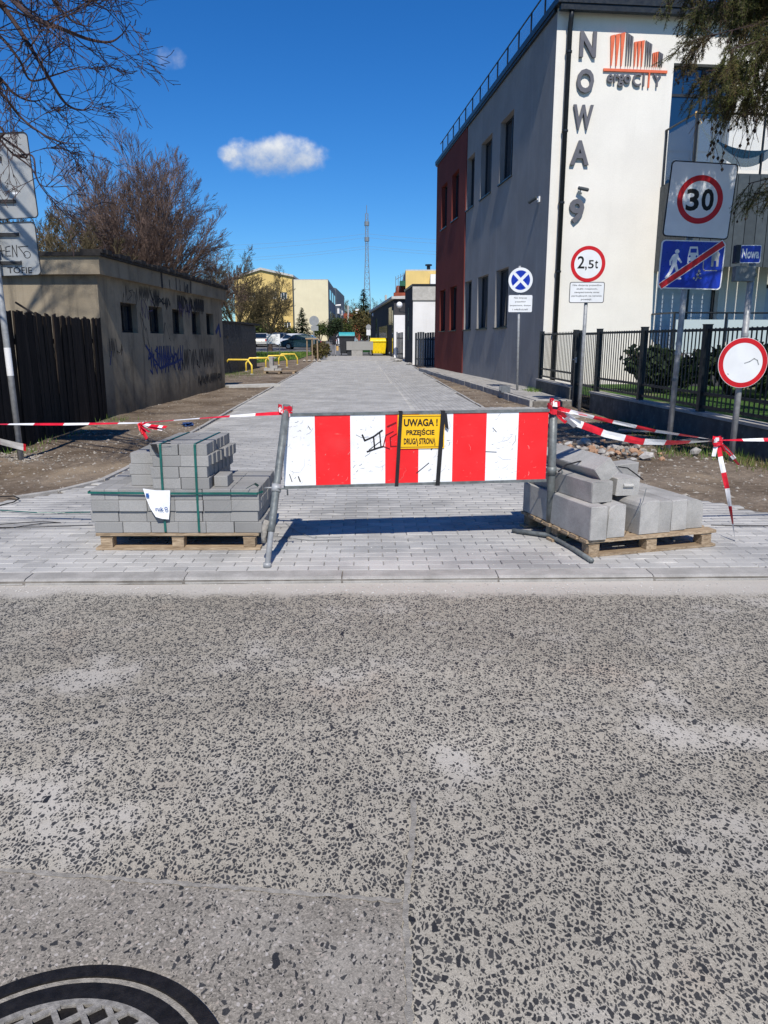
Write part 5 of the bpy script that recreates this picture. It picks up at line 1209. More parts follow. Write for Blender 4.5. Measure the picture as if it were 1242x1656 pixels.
kstone(.790, .54, zd, .13, .228, .98, 'kerb stone next to the right end of the bottom row', -.01, 0, '', 0, 5)
kstone(.950, .555, zd, .14, .215, .96, 'round-edged kerb stone at the right end of the bottom row', -.02, 0, 'r', 0, 6)
kstone(.150, .56, zd + .236, .17, .15, .92, 'kerb stone lying flat on top of the two leftmost stones', .05, 0, '', 0, 7)
kstone(.285, .56, zd + .395, .15, .13, .80, 'tilted kerb stone leaning across the top of the heap', -.02, rad(-36), '', 0, 8)
kstone(.455, .44, zd + .242, .20, .13, .42, 'short kerb stone with a cast groove wedged over the gap', .05, rad(3), '', 0, 9)
q = MB(); q.tube([(0, 0, 0), (.085, 0, 0)], .014, 8); go = bpy.data.objects['concrete_kerb.008']; gr = q.build('groove', M_LIME, go); gr.location = (-.222, -.01, .075); gr.rotation_euler = (0, 0, rad(-90)) if False else (0, 0, math.pi / 2); gr.location = (-.212, -.04, .075)
kstone(.60, .76, zd + .243, .17, .15, .62, 'pale stained kerb stone lying crosswise at the back of the heap', rad(-74), rad(4), 'l', 0, 10)
kstone(.78, .80, zd + .232, .15, .05, .35, 'thin slab fragment under the crosswise stone', rad(-70), 0, '', 0, 11)
cord('cord', [AT(903, 763, 5.15), AT(915, 752, 5.3), AT(938, 746, 5.45), AT(960, 748, 5.5)], .006, M_STRAP, 'black strap lying over the tilted kerb stone', 'strap'); cord('cord', [AT(1000, 755, 5.75), AT(1015, 757, 5.66), AT(1030, 768, 5.6), AT(1040, 776, 5.5)], .005, M_STRAP, 'black strap lying over the crosswise kerb stone', 'strap')
cord('wire', [AT(1045, 790, 5.2), AT(1040, 810, 5.05), AT(1030, 830, 5.0), AT(1020, 845, 5.0)], .0022, M_PIPE, 'thin wire hanging over the gap between the kerb stones', 'wire')

# ---- signs
def post(name, base, top, r, parent, m=M_GALV): q = MB(); q.tube([base, top], r, 14); return q.build(name, m, parent, True, True)
def face(parent, name, polys, y, m, th=.0012):
    q = MB()
    for p in polys: q.prism(p, y, y + th)
    return q.build(name, m, parent)
def clampband(parent, p, r, m=M_GALV): q = MB(); q.tube([p - Vector((0, 0, .02)), p + Vector((0, 0, .02))], r, 14); q.build('clamp', m, parent, True)
# no stopping
b = GP(836, 638); b.z = .15; b = Vector((3.60, 20.6, .15)); t = thing('no_stopping_sign', 'round blue no-stopping sign with white cross and a plate on a thin pole', 'sign', b)
def S(px, py, Y): p = AT(px, py, Y); return p - b
post('pole', b - Vector((0, 0, .2)), Vector((S(841, 428, 20.6).x + b.x, 20.62, AT(841, 430, 20.6).z)), .032, t)
c = S(842, 453, 20.54); rD = .315; yf = c.y
face(t, 'disc', [disc(c.x, c.z, rD)], yf, M_SIGNW, .004); face(t, 'blue_field', [disc(c.x, c.z, rD * .78)], yf - .002, M_SIGNB)
for s_ in (1, -1):
    q = MB(); a = rad(45 * s_); l = rD * .80; w = .038; d = (math.cos(a), math.sin(a)); n = (-d[1], d[0])
    q.prism([(c.x + d[0] * l * e + n[0] * w * f, c.z + d[1] * l * e + n[1] * w * f) for e, f in ((-1, -1), (1, -1), (1, 1), (-1, 1))], yf - .0035 - .0006 * s_, yf - .002); q.build('cross_arm', M_SIGNW, t)
c2 = S(841.5, 491, 20.54); face(t, 'plate', [rrect(c2.x, c2.z, .62, .43, .03)], yf, M_SIGNW, .003)
for k, (s_, w) in enumerate((('Nie dotyczy', .34), ('pojazdów', .28), ('zaopatrzenia, dostaw', .56), ('i właścicieli', .40))): q = MB(); text_fit(q, s_, c2.x - w / 2, c2.x + w / 2, c2.z + .115 - k * .095, c2.z + .165 - k * .095, yf - .001, .01); q.build('lettering', M_SIGNK, t)
# weight limit
b = Vector((4.06, 15.75, 0)); t = thing('weight_limit_sign', 'round red-ringed 2,5t weight limit sign with a plate below on a grey pole', 'sign', b)
post('pole', b - Vector((0, 0, .2)), Vector((4.07, 15.75, 3.1)), .036, t)
c = S(951, 427, 15.68); rD = .345; yf = c.y
face(t, 'disc', [disc(c.x, c.z, rD)], yf, M_SIGNW, .004); q = MB(); q.ring(c.x, c.z, rD * .79, rD * .995, yf - .0018, yf - .0004, 56); q.build('red_ring', M_SIGNR, t)
for s_, x0, x1, z0, z1 in (('2', -.21, -.07, -.085, .15), (',', -.055, -.022, -.125, -.045), ('5', .005, .115, -.085, .075), ('t', .135, .20, -.085, .075)): q = MB(); text_fit(q, s_, c.x + x0, c.x + x1, c.z + z0, c.z + z1, yf - .001, .015); q.build('lettering', M_SIGNK, t)
c2 = S(949, 473, 15.68); face(t, 'plate_rim', [rrect(c2.x, c2.z, .70, .405, .04)], yf + .001, M_RIMSHADE, .003); face(t, 'plate', [rrect(c2.x, c2.z, .672, .378, .03)], yf - .0015, M_SIGNW)
for k, (s_, w) in enumerate((('Nie dotyczy pojazdów', .58), ('służb miejskich,', .42), ('zaopatrzenia oraz', .50), ('parkujących na terenie', .60), ('posesji.', .22))): q = MB(); text_fit(q, s_, c2.x - w / 2, c2.x + w / 2, c2.z + .115 - k * .068, c2.z + .155 - k * .068, yf - .0025, .01); q.build('lettering', M_SIGNK, t)
# speed zone and end of home zone
b = GP(1080, 728); t = thing('speed_zone_sign', 'square 30 speed zone sign above a blue end of home zone sign on one pole', 'sign', b)
post('pole', b - Vector((0, 0, .2)), Vector((3.96, 10.28, 3.5)), .038, t); lo = Vector((3.92, 10.27, 1.35))
for z in (1.42, 1.30, .95): clampband(t, Vector((b.x + (3.96 - b.x) * z / 3.5, b.y + .02 * z / 3.5, z)), .043, M_GALV if z > 1.2 else M_PIPE)
root30 = Vector((4.008, 10.2, 3.195)) - b; yf = root30.y; rl_ = rad(-3.2)
def rotp(poly, c, a=rl_): ca, sa = math.cos(a), math.sin(a); return [(c.x + (x - c.x) * ca - (z - c.z) * sa, c.z + (x - c.x) * sa + (z - c.z) * ca) for x, z in poly]
c = root30
face(t, 'plate_rim', [rotp(rrect(c.x, c.z, .845, .905, .05), c)], yf, M_RIMSHADE, .012); face(t, 'plate', [rotp(rrect(c.x, c.z, .815, .875, .04), c)], yf - .002, M_SIGNW, .0018)
q = MB(); q.ring(c.x - .005, c.z + .01, .222, .290, yf - .0038, yf - .0024, 64); q.build('red_ring', M_SIGNR, t)
for s_, x0, x1 in (('3', -.175, -.01), ('0', .02, .175)): q = MB(); text_fit(q, s_, c.x + x0 - .005, c.x + x1 - .005, c.z - .125, c.z + .14, yf - .003, .028); q.build('lettering', M_SIGNK, t)
c = Vector((3.968, 10.2, 2.415)) - b
face(t, 'plate_rim', [rotp(rrect(c.x, c.z, .825, .60, .05), c, rad(-1.5))], yf, M_SIGNW, .012); face(t, 'blue_field', [rotp(rrect(c.x, c.z, .795, .57, .04), c, rad(-1.5))], yf - .002, M_SIGNB, .0018)
L3 = yf - .004
q = MB(); q.prism(disc(c.x - .20, c.z + .165, .028, 16), L3, L3 + .0012); q.build('pictogram', M_SIGNW, t)        # walking adult
for poly in ([(-.235, .135), (-.185, .135), (-.175, .10), (-.125, .035), (-.14, .02), (-.19, .07), (-.195, .02), (-.165, -.06), (-.15, -.15), (-.115, -.165), (-.12, -.178), (-.185, -.175), (-.195, -.08), (-.222, -.02), (-.25, -.095), (-.295, -.155), (-.275, -.185), (-.29, -.195), (-.335, -.155), (-.325, -.14), (-.285, -.085), (-.255, .01), (-.25, .07), (-.265, .04), (-.262, -.005), (-.285, -.005), (-.29, .05), (-.262, .11)],):
    q = MB(); q.prism([(c.x + x, c.z + z) for x, z in poly], L3, L3 + .0012)
q.build('pictogram', M_SIGNW, t)
q = MB(); q.prism([(c.x - .055, c.z + .135), (c.x - .04, c.z + .225), (c.x + .06, c.z + .225), (c.x + .075, c.z + .135), (c.x + .08, c.z + .06), (c.x + .08, c.z + .02), (c.x + .06, c.z + .02), (c.x + .06, c.z + .05), (c.x - .04, c.z + .05), (c.x - .04, c.z + .02), (c.x - .06, c.z + .02), (c.x - .06, c.z + .06)], L3, L3 + .0012); q.build('pictogram', M_SIGNW, t)
q = MB(); q.box(c.x - .03, c.x + .05, L3 - .001, L3, c.z + .15, c.z + .20); q.prism(disc(c.x - .035, c.z + .105, .013, 12), L3 - .001, L3); q.prism(disc(c.x + .055, c.z + .105, .013, 12), L3 - .001, L3); q.build('pictogram', M_SIGNB, t)
q = MB(); q.prism([(c.x + .25, c.z - .02), (c.x + .25, c.z + .10), (c.x + .245, c.z + .12), (c.x + .31, c.z + .20), (c.x + .355, c.z + .13), (c.x + .345, c.z + .10), (c.x + .345, c.z - .02), (c.x + .315, c.z - .02), (c.x + .315, c.z + .05), (c.x + .28, c.z + .05), (c.x + .28, c.z - .02)], L3, L3 + .0012); q.build('pictogram', M_SIGNBACK, t)
q = MB(); stroke(q, [(c.x + .15, c.z + .08), (c.x + .15, c.z - .04), (c.x + .17, c.z - .07), (c.x + .33, c.z - .07)], .012, L3); q.build('pictogram', M_SIGNBACK, t)
q = MB(); q.prism(disc(c.x + .105, c.z - .075, .016, 12), L3, L3 + .001); q.prism(disc(c.x + .045, c.z - .165, .014, 12), L3, L3 + .001)
for l in ([(.10, -.095), (.09, -.14)], [(.125, -.11), (.10, -.10), (.075, -.12)], [(.095, -.14), (.07, -.19)], [(.095, -.14), (.115, -.165), (.135, -.165)]): stroke(q, [(c.x + x, c.z + z) for x, z in l], .017, L3)
q.build('pictogram', M_SIGNBACK, t)
q = MB(); stroke(q, [(c.x - .37, c.z - .255), (c.x + .37, c.z + .255)], .088, L3 - .0016); q.build('bar_edge', M_SIGNW, t); q = MB(); stroke(q, [(c.x - .365, c.z - .252), (c.x + .365, c.z + .252)], .070, L3 - .003); q.build('red_bar', M_SIGNR, t)
# no entry for vehicles, with the street name above
b = GP(1182, 745); t = thing('no_vehicles_sign', 'white round sign with a red ring, small blue Nowa street name above', 'sign', b)
post('pole', b - Vector((0, 0, .2)), Vector((4.335, 9.30, 2.36)), .037, t)
c = Vector((4.309, 9.23, 1.203)) - b; yf = c.y; rD = .297
face(t, 'disc', [disc(c.x, c.z, rD, 64)], yf, M_SIGNW, .005); q = MB(); q.ring(c.x, c.z, rD * .795, rD * .985, yf - .0016, yf - .0004, 64); q.build('red_ring', M_SIGNR, t)
q = MB(); stroke(q, [(c.x + .02, c.z - .005), (c.x + .08, c.z + .015), (c.x + .13, c.z + .05), (c.x + .17, c.z + .03), (c.x + .19, c.z - .02)], .012, yf - .0012); stroke(q, [(c.x - .17, c.z - .13), (c.x - .16, c.z - .135)], .012, yf - .0012); q.build('scuff', M_SIGNBACK, t)
clampband(t, Vector((4.336, 9.31, 1.53)), .043)
c = Vector((4.262, 9.22, 2.445)) - b
face(t, 'name_plate_rim', [rrect(c.x, c.z, .245, .20, .02)], c.y, M_SIGNW, .004); face(t, 'name_plate', [rrect(c.x, c.z, .228, .183, .015)], c.y - .0015, M_SIGNB)
q = MB(); text_fit(q, 'Nowa', c.x - .10, c.x + .10, c.z - .05, c.z + .06, c.y - .0025, .03); q.build('lettering', M_SIGNW, t)
q = MB(); q.box(c.x - .17, c.x - .125, c.y - .02, c.y + .08, c.z - .10, c.z + .10); q.build('bracket', M_TRIM, t); q = MB(); q.box(c.x - .14, c.x + .09, c.y + .02, c.y + .12, c.z - .30, c.z - .13); q.build('junction_box', M_PIPE, t); clampband(t, Vector((4.335, 9.30, 2.22)), .055, M_PIPE)
# the sign seen from behind on the left
b = GP(35, 747); t = thing('sign_back', 'two grey sign plates seen from behind on a leaning pole by the plank fence', 'sign', b)
post('pole', b - Vector((0, 0, .2)), Vector((-4.56, 9.26, 3.6)), .037, t)
q = MB(); q.tube([Vector((-4.508, 9.245, 1.05)), Vector((-4.513, 9.246, 1.38))], .0385, 14); q.build('paper_wrap', M_OFFW, t, True)
def backplate(cx, cz, w, h, roll, label):
    c = Vector((cx, 9.33, cz)) - b
    face(t, 'plate', [rotp(rrect(c.x, c.z, w, h, .05), c, roll)], c.y, M_SIGNBACK, .004); q = MB(); p = rotp(rrect(c.x, c.z, w, h, .05), c, roll); p2 = rotp(rrect(c.x, c.z, w - .014, h - .014, .045), c, roll); n = len(p)
    vv = [(x, c.y - .012, z) for x, z in p] + [(x, c.y - .012, z) for x, z in p2] + [(x, c.y + .001, z) for x, z in p] + [(x, c.y + .001, z) for x, z in p2]
    q.add(vv, [(i, (i + 1) % n, n + (i + 1) % n, n + i) for i in range(n)] + [(i, 2 * n + i, 2 * n + (i + 1) % n, (i + 1) % n) for i in range(n)] + [(n + i, n + (i + 1) % n, 3 * n + (i + 1) % n, 3 * n + i) for i in range(n)]); q.build('rim', M_RIMSHADE, t)
    return c
c = backplate(-4.50, 3.30, .92, .925, rad(2.6), '')
for z, x1 in ((.20, -.0), (-.26, .11)): q = MB(); q.box(c.x - .25, c.x + x1 + .12, c.y - .03, c.y - .004, c.z + z - .020, c.z + z + .012); ro_ = q.build('rail', M_RIMSHADE, t); q = MB(); q.box(c.x - .25, c.x + x1 + .12, c.y - .036, c.y - .004, c.z + z + .0125, c.z + z + .024); q.build('lip', M_SIGNBACK, ro_)  # rail body dark: the shadow under the lip is put into its colour
q = MB(); q.box(c.x + .20, c.x + .265, c.y - .0012, c.y - .0002, c.z - .185, c.z - .165); q.build('sticker', M_SIGNW, t)
c = backplate(-4.49, 2.505, .86, .60, rad(2.0), '')
for z in (.17, -.145): q = MB(); q.box(c.x - .30, c.x + .22, c.y - .03, c.y - .004, c.z + z - .020, c.z + z + .012); ro_ = q.build('rail', M_RIMSHADE, t); q = MB(); q.box(c.x - .30, c.x + .22, c.y - .036, c.y - .004, c.z + z + .0125, c.z + z + .024); q.build('lip', M_SIGNBACK, ro_)  # lower rails too carry the lip's shadow as dark colour
q = MB(); z = c.z - .04
for l in ([(-.02, -.06), (-.03, .06)], [(.03, -.06), (.02, .07)], [(-.05, .0), (.06, .01)], [(.07, -.05), (.08, .05), (.13, .06)], [(.07, .0), (.12, .005)], [(.08, -.05), (.13, -.05)], [(.15, -.06), (.155, .07), (.20, -.06), (.205, .07)], [(.22, .05), (.27, .055), (.34, .06)], [(.235, .04), (.30, -.05)]): stroke(q, [(c.x + x - .03, z + y + .02) for x, y in l], .009, c.y - .002)
q.ring(c.x + .29, z - .015, .035, .042, c.y - .002, c.y - .0014, 20); q.build('scrawl', M_SPRAYK, t)
q = MB(); text_fit(q, 'TÖFIE', c.x + .04, c.x + .33, c.z - .265, c.z - .18, c.y - .0015, .01); q.build('scrawl', M_SPRAYK, t)

# ---- black steel fence on its low wall
fA = Vector((4.80, 8.0, 0)); fB = Vector((4.265, 15.75, 0)); fdv = (fB - fA).normalized(); fl = (fB - fA).length; fang = math.atan2(fdv.y, fdv.x)
lw = thing('low_wall', 'low dark concrete wall carrying the black steel fence', 'wall', fA, fang)
q = MB(); q.box(0, fl, -.19, -.0, -.2, .40); q.build('wall_body', mat_concrete('wall_concrete', (.075, .075, .073), (.12, .12, .115), 0), lw)
n = 8
for i in range(n): q = MB(); q.box(fl * i / n + .004, fl * (i + 1) / n - .004, -.21, .025, .40, .44); q.build('coping', M_KERB, lw)
sf = thing('steel_fence', 'black steel fence of close vertical bars on the low wall', 'fence', (fA.x, fA.y, .44), fang)
def fence_run(root, L, posts, h, barm, gap=.115, z0=0.02):
    for p in posts:
        q = MB(); q.box(p - .05, p + .05, -.145, -.045, -.02, h + .04); o = q.build('post', M_TRIM, root); q = MB(); q.box(p - .056, p + .056, -.151, -.039, h + .04, h + .055); q.build('cap', M_TRIM, o)
    for a, c in zip(posts, posts[1:]):
        for z in (z0 + .06, z0 + .25, h - .03): q = MB(); q.box(a + .05, c - .05, -.115, -.075, z - .02, z + .02); q.build('rail', M_TRIM, root)
        k = int((c - a - .1) / gap); g = (c - a - .1) / k
        for i in range(k):
            o = link('bar', barm, root); o.location = (a + .05 + g * (i + .5), -.095, z0)
hF = 1.20; q = MB(); q.box(-.013, .013, -.030, -.0205 , .03, hF - .02); q.v = [(x, y + .022, z) for x, y, z in q.v]; barm = q.mesh('bar', M_TRIM)
posts = [max(.06, fl - 7.3 + .0)] if False else None
ps = [fl - .08 - k * 2.24 for k in range(4)][::-1]; ps = [max(p, .06) for p in ps]
fence_run(sf, fl, ps, hF, barm)
# gate and the short run up to the building
gA = fB + Vector((-.02, .06, 0)); gB = Vector((4.22, 17.15, 0)); gd = (gB - gA); gl = gd.length
gt = thing('steel_gate', 'black steel pedestrian gate beside the weight limit sign', 'gate', gA, math.atan2(gd.y, gd.x))
q = MB(); q.box(-.013, .013, -.030, -.02, .06, 1.60); q.v = [(x, y + .022, z) for x, y, z in q.v]; barg = q.mesh('bar', M_TRIM)
q = MB(); q.box(gl - .06, gl + .06, -.15, -.03, -.02, 1.68); q.build('post', M_TRIM, gt)
for z in (.10, .52, 1.60): q = MB(); q.box(.03, gl - .07, -.115, -.075, z - .025, z + .025); q.build('rail', M_TRIM, gt)
for i in range(10): o = link('bar', barg, gt); o.location = (.08 + (gl - .2) * i / 9, -.095, 0)
q = MB(); q.box(gl - .16, gl - .04, -.04, -.025, .98, 1.10); q.tube([(gl - .10, -.03, 1.05), (gl - .10, .03, 1.05), (gl - .22, .035, 1.05)], .012, 6); q.build('handle', M_GALV, gt)
sA = Vector((4.21, 17.3, 0)); sB = Vector((4.10, 20.62, 0)); sdv = sB - sA; sl = sdv.length; sang = math.atan2(sdv.y, sdv.x)
lw2 = thing('low_wall', 'short low concrete wall between the gate and the office building', 'wall', sA, sang); q = MB(); q.box(0, sl, -.19, 0, -.1, .42); q.build('wall_body', bpy.data.materials['wall_concrete'], lw2); q = MB(); q.box(-.01, sl, -.21, .02, .42, .46); q.build('coping', M_KERB, lw2)
sf2 = thing('steel_fence', 'short black steel fence run between the gate and the white corner', 'fence', (sA.x, sA.y, .46), sang); fence_run(sf2, sl, [.06, sl - .06], 1.18, barm, .13)
# yard behind the fence
q = MB(); q.add([(4.95, 6.5, .30), (14, 6.5, .30), (14, 22, .30), (4.36, 20.5, .30), (4.42, 15.8, .30)], [(0, 1, 2, 3, 4)]); tag(q.build('yard_lawn', M_LAWN), 'strip of green lawn behind the black steel fence', 'lawn', kind='structure')

# ---- rubble, boards and bits on the ground
rp = thing('rubble_pile', 'heap of broken stones and concrete lumps on the dirt behind the kerb stones', 'rubble', (2.75, 9.4, 0)); rms = []
for k in range(7):
    bm = bmesh.new(); bmesh.ops.create_icosphere(bm, subdivisions=1, radius=1.0); rr = random.Random(90 + k)
    for v in bm.verts: v.co = Vector((v.co.x * rr.uniform(.75, 1.2), v.co.y * rr.uniform(.7, 1.1), v.co.z * rr.uniform(.55, .9))) * rr.uniform(.85, 1.12)
    me = bpy.data.meshes.new('stone'); bm.to_mesh(me); bm.free(); me.materials.append(M_RUB[k % 4] if k != 5 else M_RUB[0]); rms.append(me)
rr = random.Random(17)
for k in range(130):
    px = rr.gauss(985, 42); py = rr.gauss(735, 8.5); p = GP(min(max(px, 905), 1070), min(max(py, 716), 752)); r_ = rr.choice([.025, .03, .035, .045, .055, .07 if rr.random() < .6 else .04]); z = max(0, .10 - .16 * abs(p.x - 2.85)) * rr.random()
    o = link('stone', rms[rr.randrange(7)], rp, True); o.location = (p.x, p.y, dirt_z(p.x, p.y) + z + r_ * .3); o.scale = (r_ * rr.uniform(.8, 1.3), r_, r_ * rr.uniform(.7, 1)); o.rotation_euler = (rr.uniform(-.5, .5), rr.uniform(-.5, .5), rr.uniform(0, 6.3))
for px, py, r_, m in ((945, 722, .09, 3), (1010, 723, .085, 1), (988, 738, .07, 2), (1046, 745, .075, 3), (962, 732, .07, 0), (921, 730, .06, 2), (1030, 730, .06, 0)):
    p = GP(px, py); o = link('stone', rms[m], rp, True); o.location = (p.x, p.y, .06); o.scale = (r_ * 1.2, r_, r_); o.rotation_euler = (.2, .3, rr.uniform(0, 6))
p = GP(1124, 737); o = tag(link('stone', rms[3]), 'single pale stone lying by the sign pole in the weeds', 'stone'); o.location = (p.x, p.y, .05); o.scale = (.07, .06, .08)
for k, (a, b_, c_, lab) in enumerate((((1000, 700), (1130, 706), .16, 'grey sheet offcut lying against the low wall'), ((1080, 722), (1128, 716), .10, 'narrow grey sheet offcut lying by the speed zone pole'))):
    A_p, B_p = GP(*a), GP(*b_); q = MB(); q.bar(A_p + Vector((0, 0, .05)), B_p + Vector((0, 0, .06)), c_ * 1.5, .012); tag(q.build('sheet_offcut', M_SLATE), lab, 'offcut')
q = MB(); rr = random.Random(2); c = GP(302, 690); c.z = .04
vv = [c + Vector((rr.uniform(-.11, .11), rr.uniform(-.09, .09), rr.uniform(-.035, .05))) for _ in range(14)]; q.add(vv, [(i, (i + 3) % 14, (i + 5) % 14) for i in range(14)]); tag(q.build('litter', M_LITTER), 'crumpled blue wrapper lying on the dirt left of the street', 'litter')
c = GP(817, 634, .15); q = MB(); q.box(c.x - .13, c.x + .10, c.y - .2, c.y - .17, .15, .30); q.box(c.x - .13, c.x + .10, c.y + .2, c.y + .23, .15, .30); q.box(c.x - .13, c.x + .10, c.y - .17, c.y + .2, .15, .19); o = tag(q.build('drain_channel', M_SLATE), 'grey drain channel piece left on the raised walkway', 'drain channel')
q = MB(); a, b_ = GP(365, 627), GP(448, 624); q.bar(a + Vector((0, 0, .03)), b_ + Vector((0, 0, .03)), .55, .09); tag(q.build('concrete_strip', M_LIME), 'pale concrete strip crossing the dirt behind the hut', 'concrete strip')

# ================================================================== FURTHER AWAY
# yellow tube hoops
def hoop(px0, px1, pyb, label, Y0, Y1, damaged=False):
    A = AT(px0, 590, Y0); B = AT(px1, 590, Y1); A.z = gz(Y0); B.z = gz(Y1); t = thing('parking_hoop', label, 'hoop', (A + B) / 2, 0, 'yellow hoops on the verge')
    h = .62; d = (B - A); q = MB(); q.tube([A + Vector((0, 0, -.1)), A + Vector((0, 0, h * .62)), A + d * .14 + Vector((0, 0, h)), A + d * .86 + Vector((0, 0, h)), B + Vector((0, 0, h * .62)), B + Vector((0, 0, -.1))], .042, 8); q.build('tube', M_HOOP, t, True, True)
    for p in (A, B): q = MB(); q.tube([p + Vector((0, 0, -.05)), p + Vector((0, 0, .03))], .08, 8); q.build('footing', M_LIME, t, True)
hoop(364, 407, 606, 'yellow tube hoop beside the hut corner', 34.2, 33.6); hoop(398, 439, 599, 'yellow tube hoop second from the hut', 36.5, 37.0); hoop(430, 464, 592, 'yellow tube hoop third from the hut', 41, 41.5); hoop(451, 481, 588, 'yellow tube hoop furthest from the hut', 44.5, 45)
# little pallet with leftover blocks
p = GG(452, 604); pt = thing('timber_pallet', 'small far pallet with a few grey slabs on the dirt verge', 'pallet', (p.x - .7, p.y - .2, gz(p.y)))
for i in range(6): q = MB(); q.box(0, 1.45, i * .13, i * .13 + .1, .10, .125); q.build('deck_board', M_PALLET, pt)
for x in (.02, .65, 1.3): q = MB(); q.box(x, x + .1, .01, .74, .0, .099); q.build('block', M_PALLET, pt)
for k, (x, y, z, w, h) in enumerate(((.02, .1, .126, .45, .10), (.28, .12, .227, .34, .12), (.26, .14, .348, .16, .36), (.5, .1, .126, .3, .09))):
    q = MB(); q.box(0, w, 0, .4, 0, h); o = tag(q.build('grey_slab', M_STONE), ['grey slab lying flat at the left end of the far pallet', 'grey slab lying on the flat slab of the far pallet', 'grey slab standing upright on the far pallet', 'thin grey slab in the middle of the far pallet'][k], 'slab', 'slabs on the far pallet'); o.location = (p.x - .7 + x, p.y - .2 + y, gz(p.y) + z)
# information board
Y = 60; A = AT(430.5, 540, Y); B = AT(453, 556, Y); t = thing('information_board', 'white information board with print standing on the lawn', 'board', ((A.x + B.x) / 2, Y, gz(Y)))
q = MB(); q.box(A.x, B.x, Y, Y + .04, B.z, A.z); q.build('panel', M_BOARDW, t, True)
for x in (A.x + .05, B.x - .05): q = MB(); q.tube([(x, Y + .07, gz(Y) - .1), (x, Y + .07, B.z + .3)], .03, 6); q.build('post', M_PIPE, t, True)
for k in range(6): q = MB(); w = .5 if k % 2 else .7; q.box((A.x + B.x) / 2 - w * .5, (A.x + B.x) / 2 + w * .5, Y - .003, Y - .001, A.z - .2 - k * .08, A.z - .175 - k * .08); q.build('print', M_SIGNBACK, t, True)
q = MB(); q.box(A.x + .06, A.x + .18, Y - .003, Y - .001, A.z - .14, A.z - .06); q.build('print', M_PRINTB, t, True)
# pale boulders on the lawn
for px, py, w, lab in ((411, 566, .45, 'pale boulder on the lawn near the metal shed'), (437, 561, .38, 'pale boulder on the lawn under the information board')):
    p = AT(px, py, 52); o = tag(link('boulder', rms[3]), lab, 'boulder'); o.location = (p.x, 52, gz(52) + .1); o.scale = (w, .35, .24)
# cars
def car_proto(paint, glassm):
    t = thing('parked_car', 'x', 'car', (0, 0, 0)); L = 2.05; W = .86
    prof = [(-L, .30), (-L, .62), (-L + .08, .80), (-1.55, .90), (-.95, 1.38), (-.5, 1.46), (.45, 1.46), (.75, 1.40), (1.35, .98), (1.85, .86), (L, .70), (L, .34), (1.75, .24), (-1.75, .24)]
    q = MB(); n = len(prof); rings = []
    for y, k in ((-W, .94), (-W * .93, 1.0), (W * .93, 1.0), (W, .94)):
        for x, z in prof:
            tz = 1.0 if z < .95 else .84
            q.v.append((x * (k if z < .95 else k * .98), y * tz, .24 + (z - .24) * (k if z > .9 else 1)))
    for i in range(3):
        for k in range(n): q.f.append((i * n + k, i * n + (k + 1) % n, (i + 1) * n + (k + 1) % n, (i + 1) * n + k)); q.m.append(0)
    q.f.append(tuple(range(n))); q.m.append(0); q.f.append(tuple(reversed(range(3 * n, 4 * n)))); q.m.append(0); q.build('body', paint, t, smooth=False)
    for s_ in (-1, 1):
        for x0, x1, y in ((-.92, -.12, 0), (-.02, .92, 0)):
            g = MB(); yy_ = s_ * W * .885; g.add([(x0 - (.22 if x0 < -.5 else 0), yy_ + s_ * .055, .98), (x1 + (.28 if x1 > .5 else 0), yy_ + s_ * .055, .98), (x1 - (.16 if x1 > .5 else 0), yy_ - s_ * .05, 1.37), (x0, yy_ - s_ * .05, 1.37)], [(0, 1, 2, 3)]); g.build('side_window', glassm, t)
        for x in (-1.28, 1.28):
            w = MB(); w.tube([(x, s_ * (W - .12), .31), (x, s_ * (W + .02), .31)], .31, 18); wo = w.build('wheel', M_TYRE, t); r_ = MB(); r_.tube([(x, s_ * (W + .0), .31), (x, s_ * (W + .035), .31)], .20, 12); r_.build('rim', M_RIM, wo)
        h = MB(); h.box(1.93, 2.04, s_ * .62 - .14, s_ * .62 + .14, .62, .74); h.build('headlight', M_GLOBE, t); h = MB(); h.box(-2.06, -1.97, s_ * .66 - .1, s_ * .66 + .1, .62, .80); h.build('tail_light', M_SIGNR, t)
    g = MB(); g.add([(.78, -.62, 1.38), (.78, .62, 1.38), (1.36, .70, 1.0), (1.36, -.70, 1.0)], [(0, 1, 2, 3)]); g.v = [(x + .035, y, z + .025) for x, y, z in g.v]; g.build('windscreen', glassm, t)
    g = MB(); g.add([(-.97, -.62, 1.37), (-.97, .62, 1.37), (-1.52, .70, .93), (-1.52, -.70, .93)], [(0, 1, 2, 3)]); g.v = [(x - .035, y, z + .025) for x, y, z in g.v]; g.build('rear_window', glassm, t)
    return t
def paintm(n, c): return plain(n, c, .25, .3, .04, spec=.6)
cars = [(489, 78.5, 176, (.010, .035, .045), 'dark teal parked car at the front of the parking lot'), (478, 84, 160, (.72, .73, .74), 'white parked car behind the dark teal car'), (424, 86, 92, (.55, .54, .50), 'silver car parked nose-on near the shed'), (560, 86, 78, (.75, .76, .78), 'white car parked behind the walking person'), (455, 88, 80, (.10, .13, .17), 'dark blue car half hidden behind the information board'), (402, 88, 100, (.03, .03, .035), 'black car parked beyond the metal shed')]
for k, (px, Y, a, colr, lab) in enumerate(cars):
    t = car_proto(paintm('car_paint_%d' % k, colr), M_GLASS); t.location = (AT(px, 560, Y).x, Y, gz(Y) - .03); t.rotation_euler = (0, 0, rad(a)); tag(t, lab, 'car', 'cars in the parking lot')
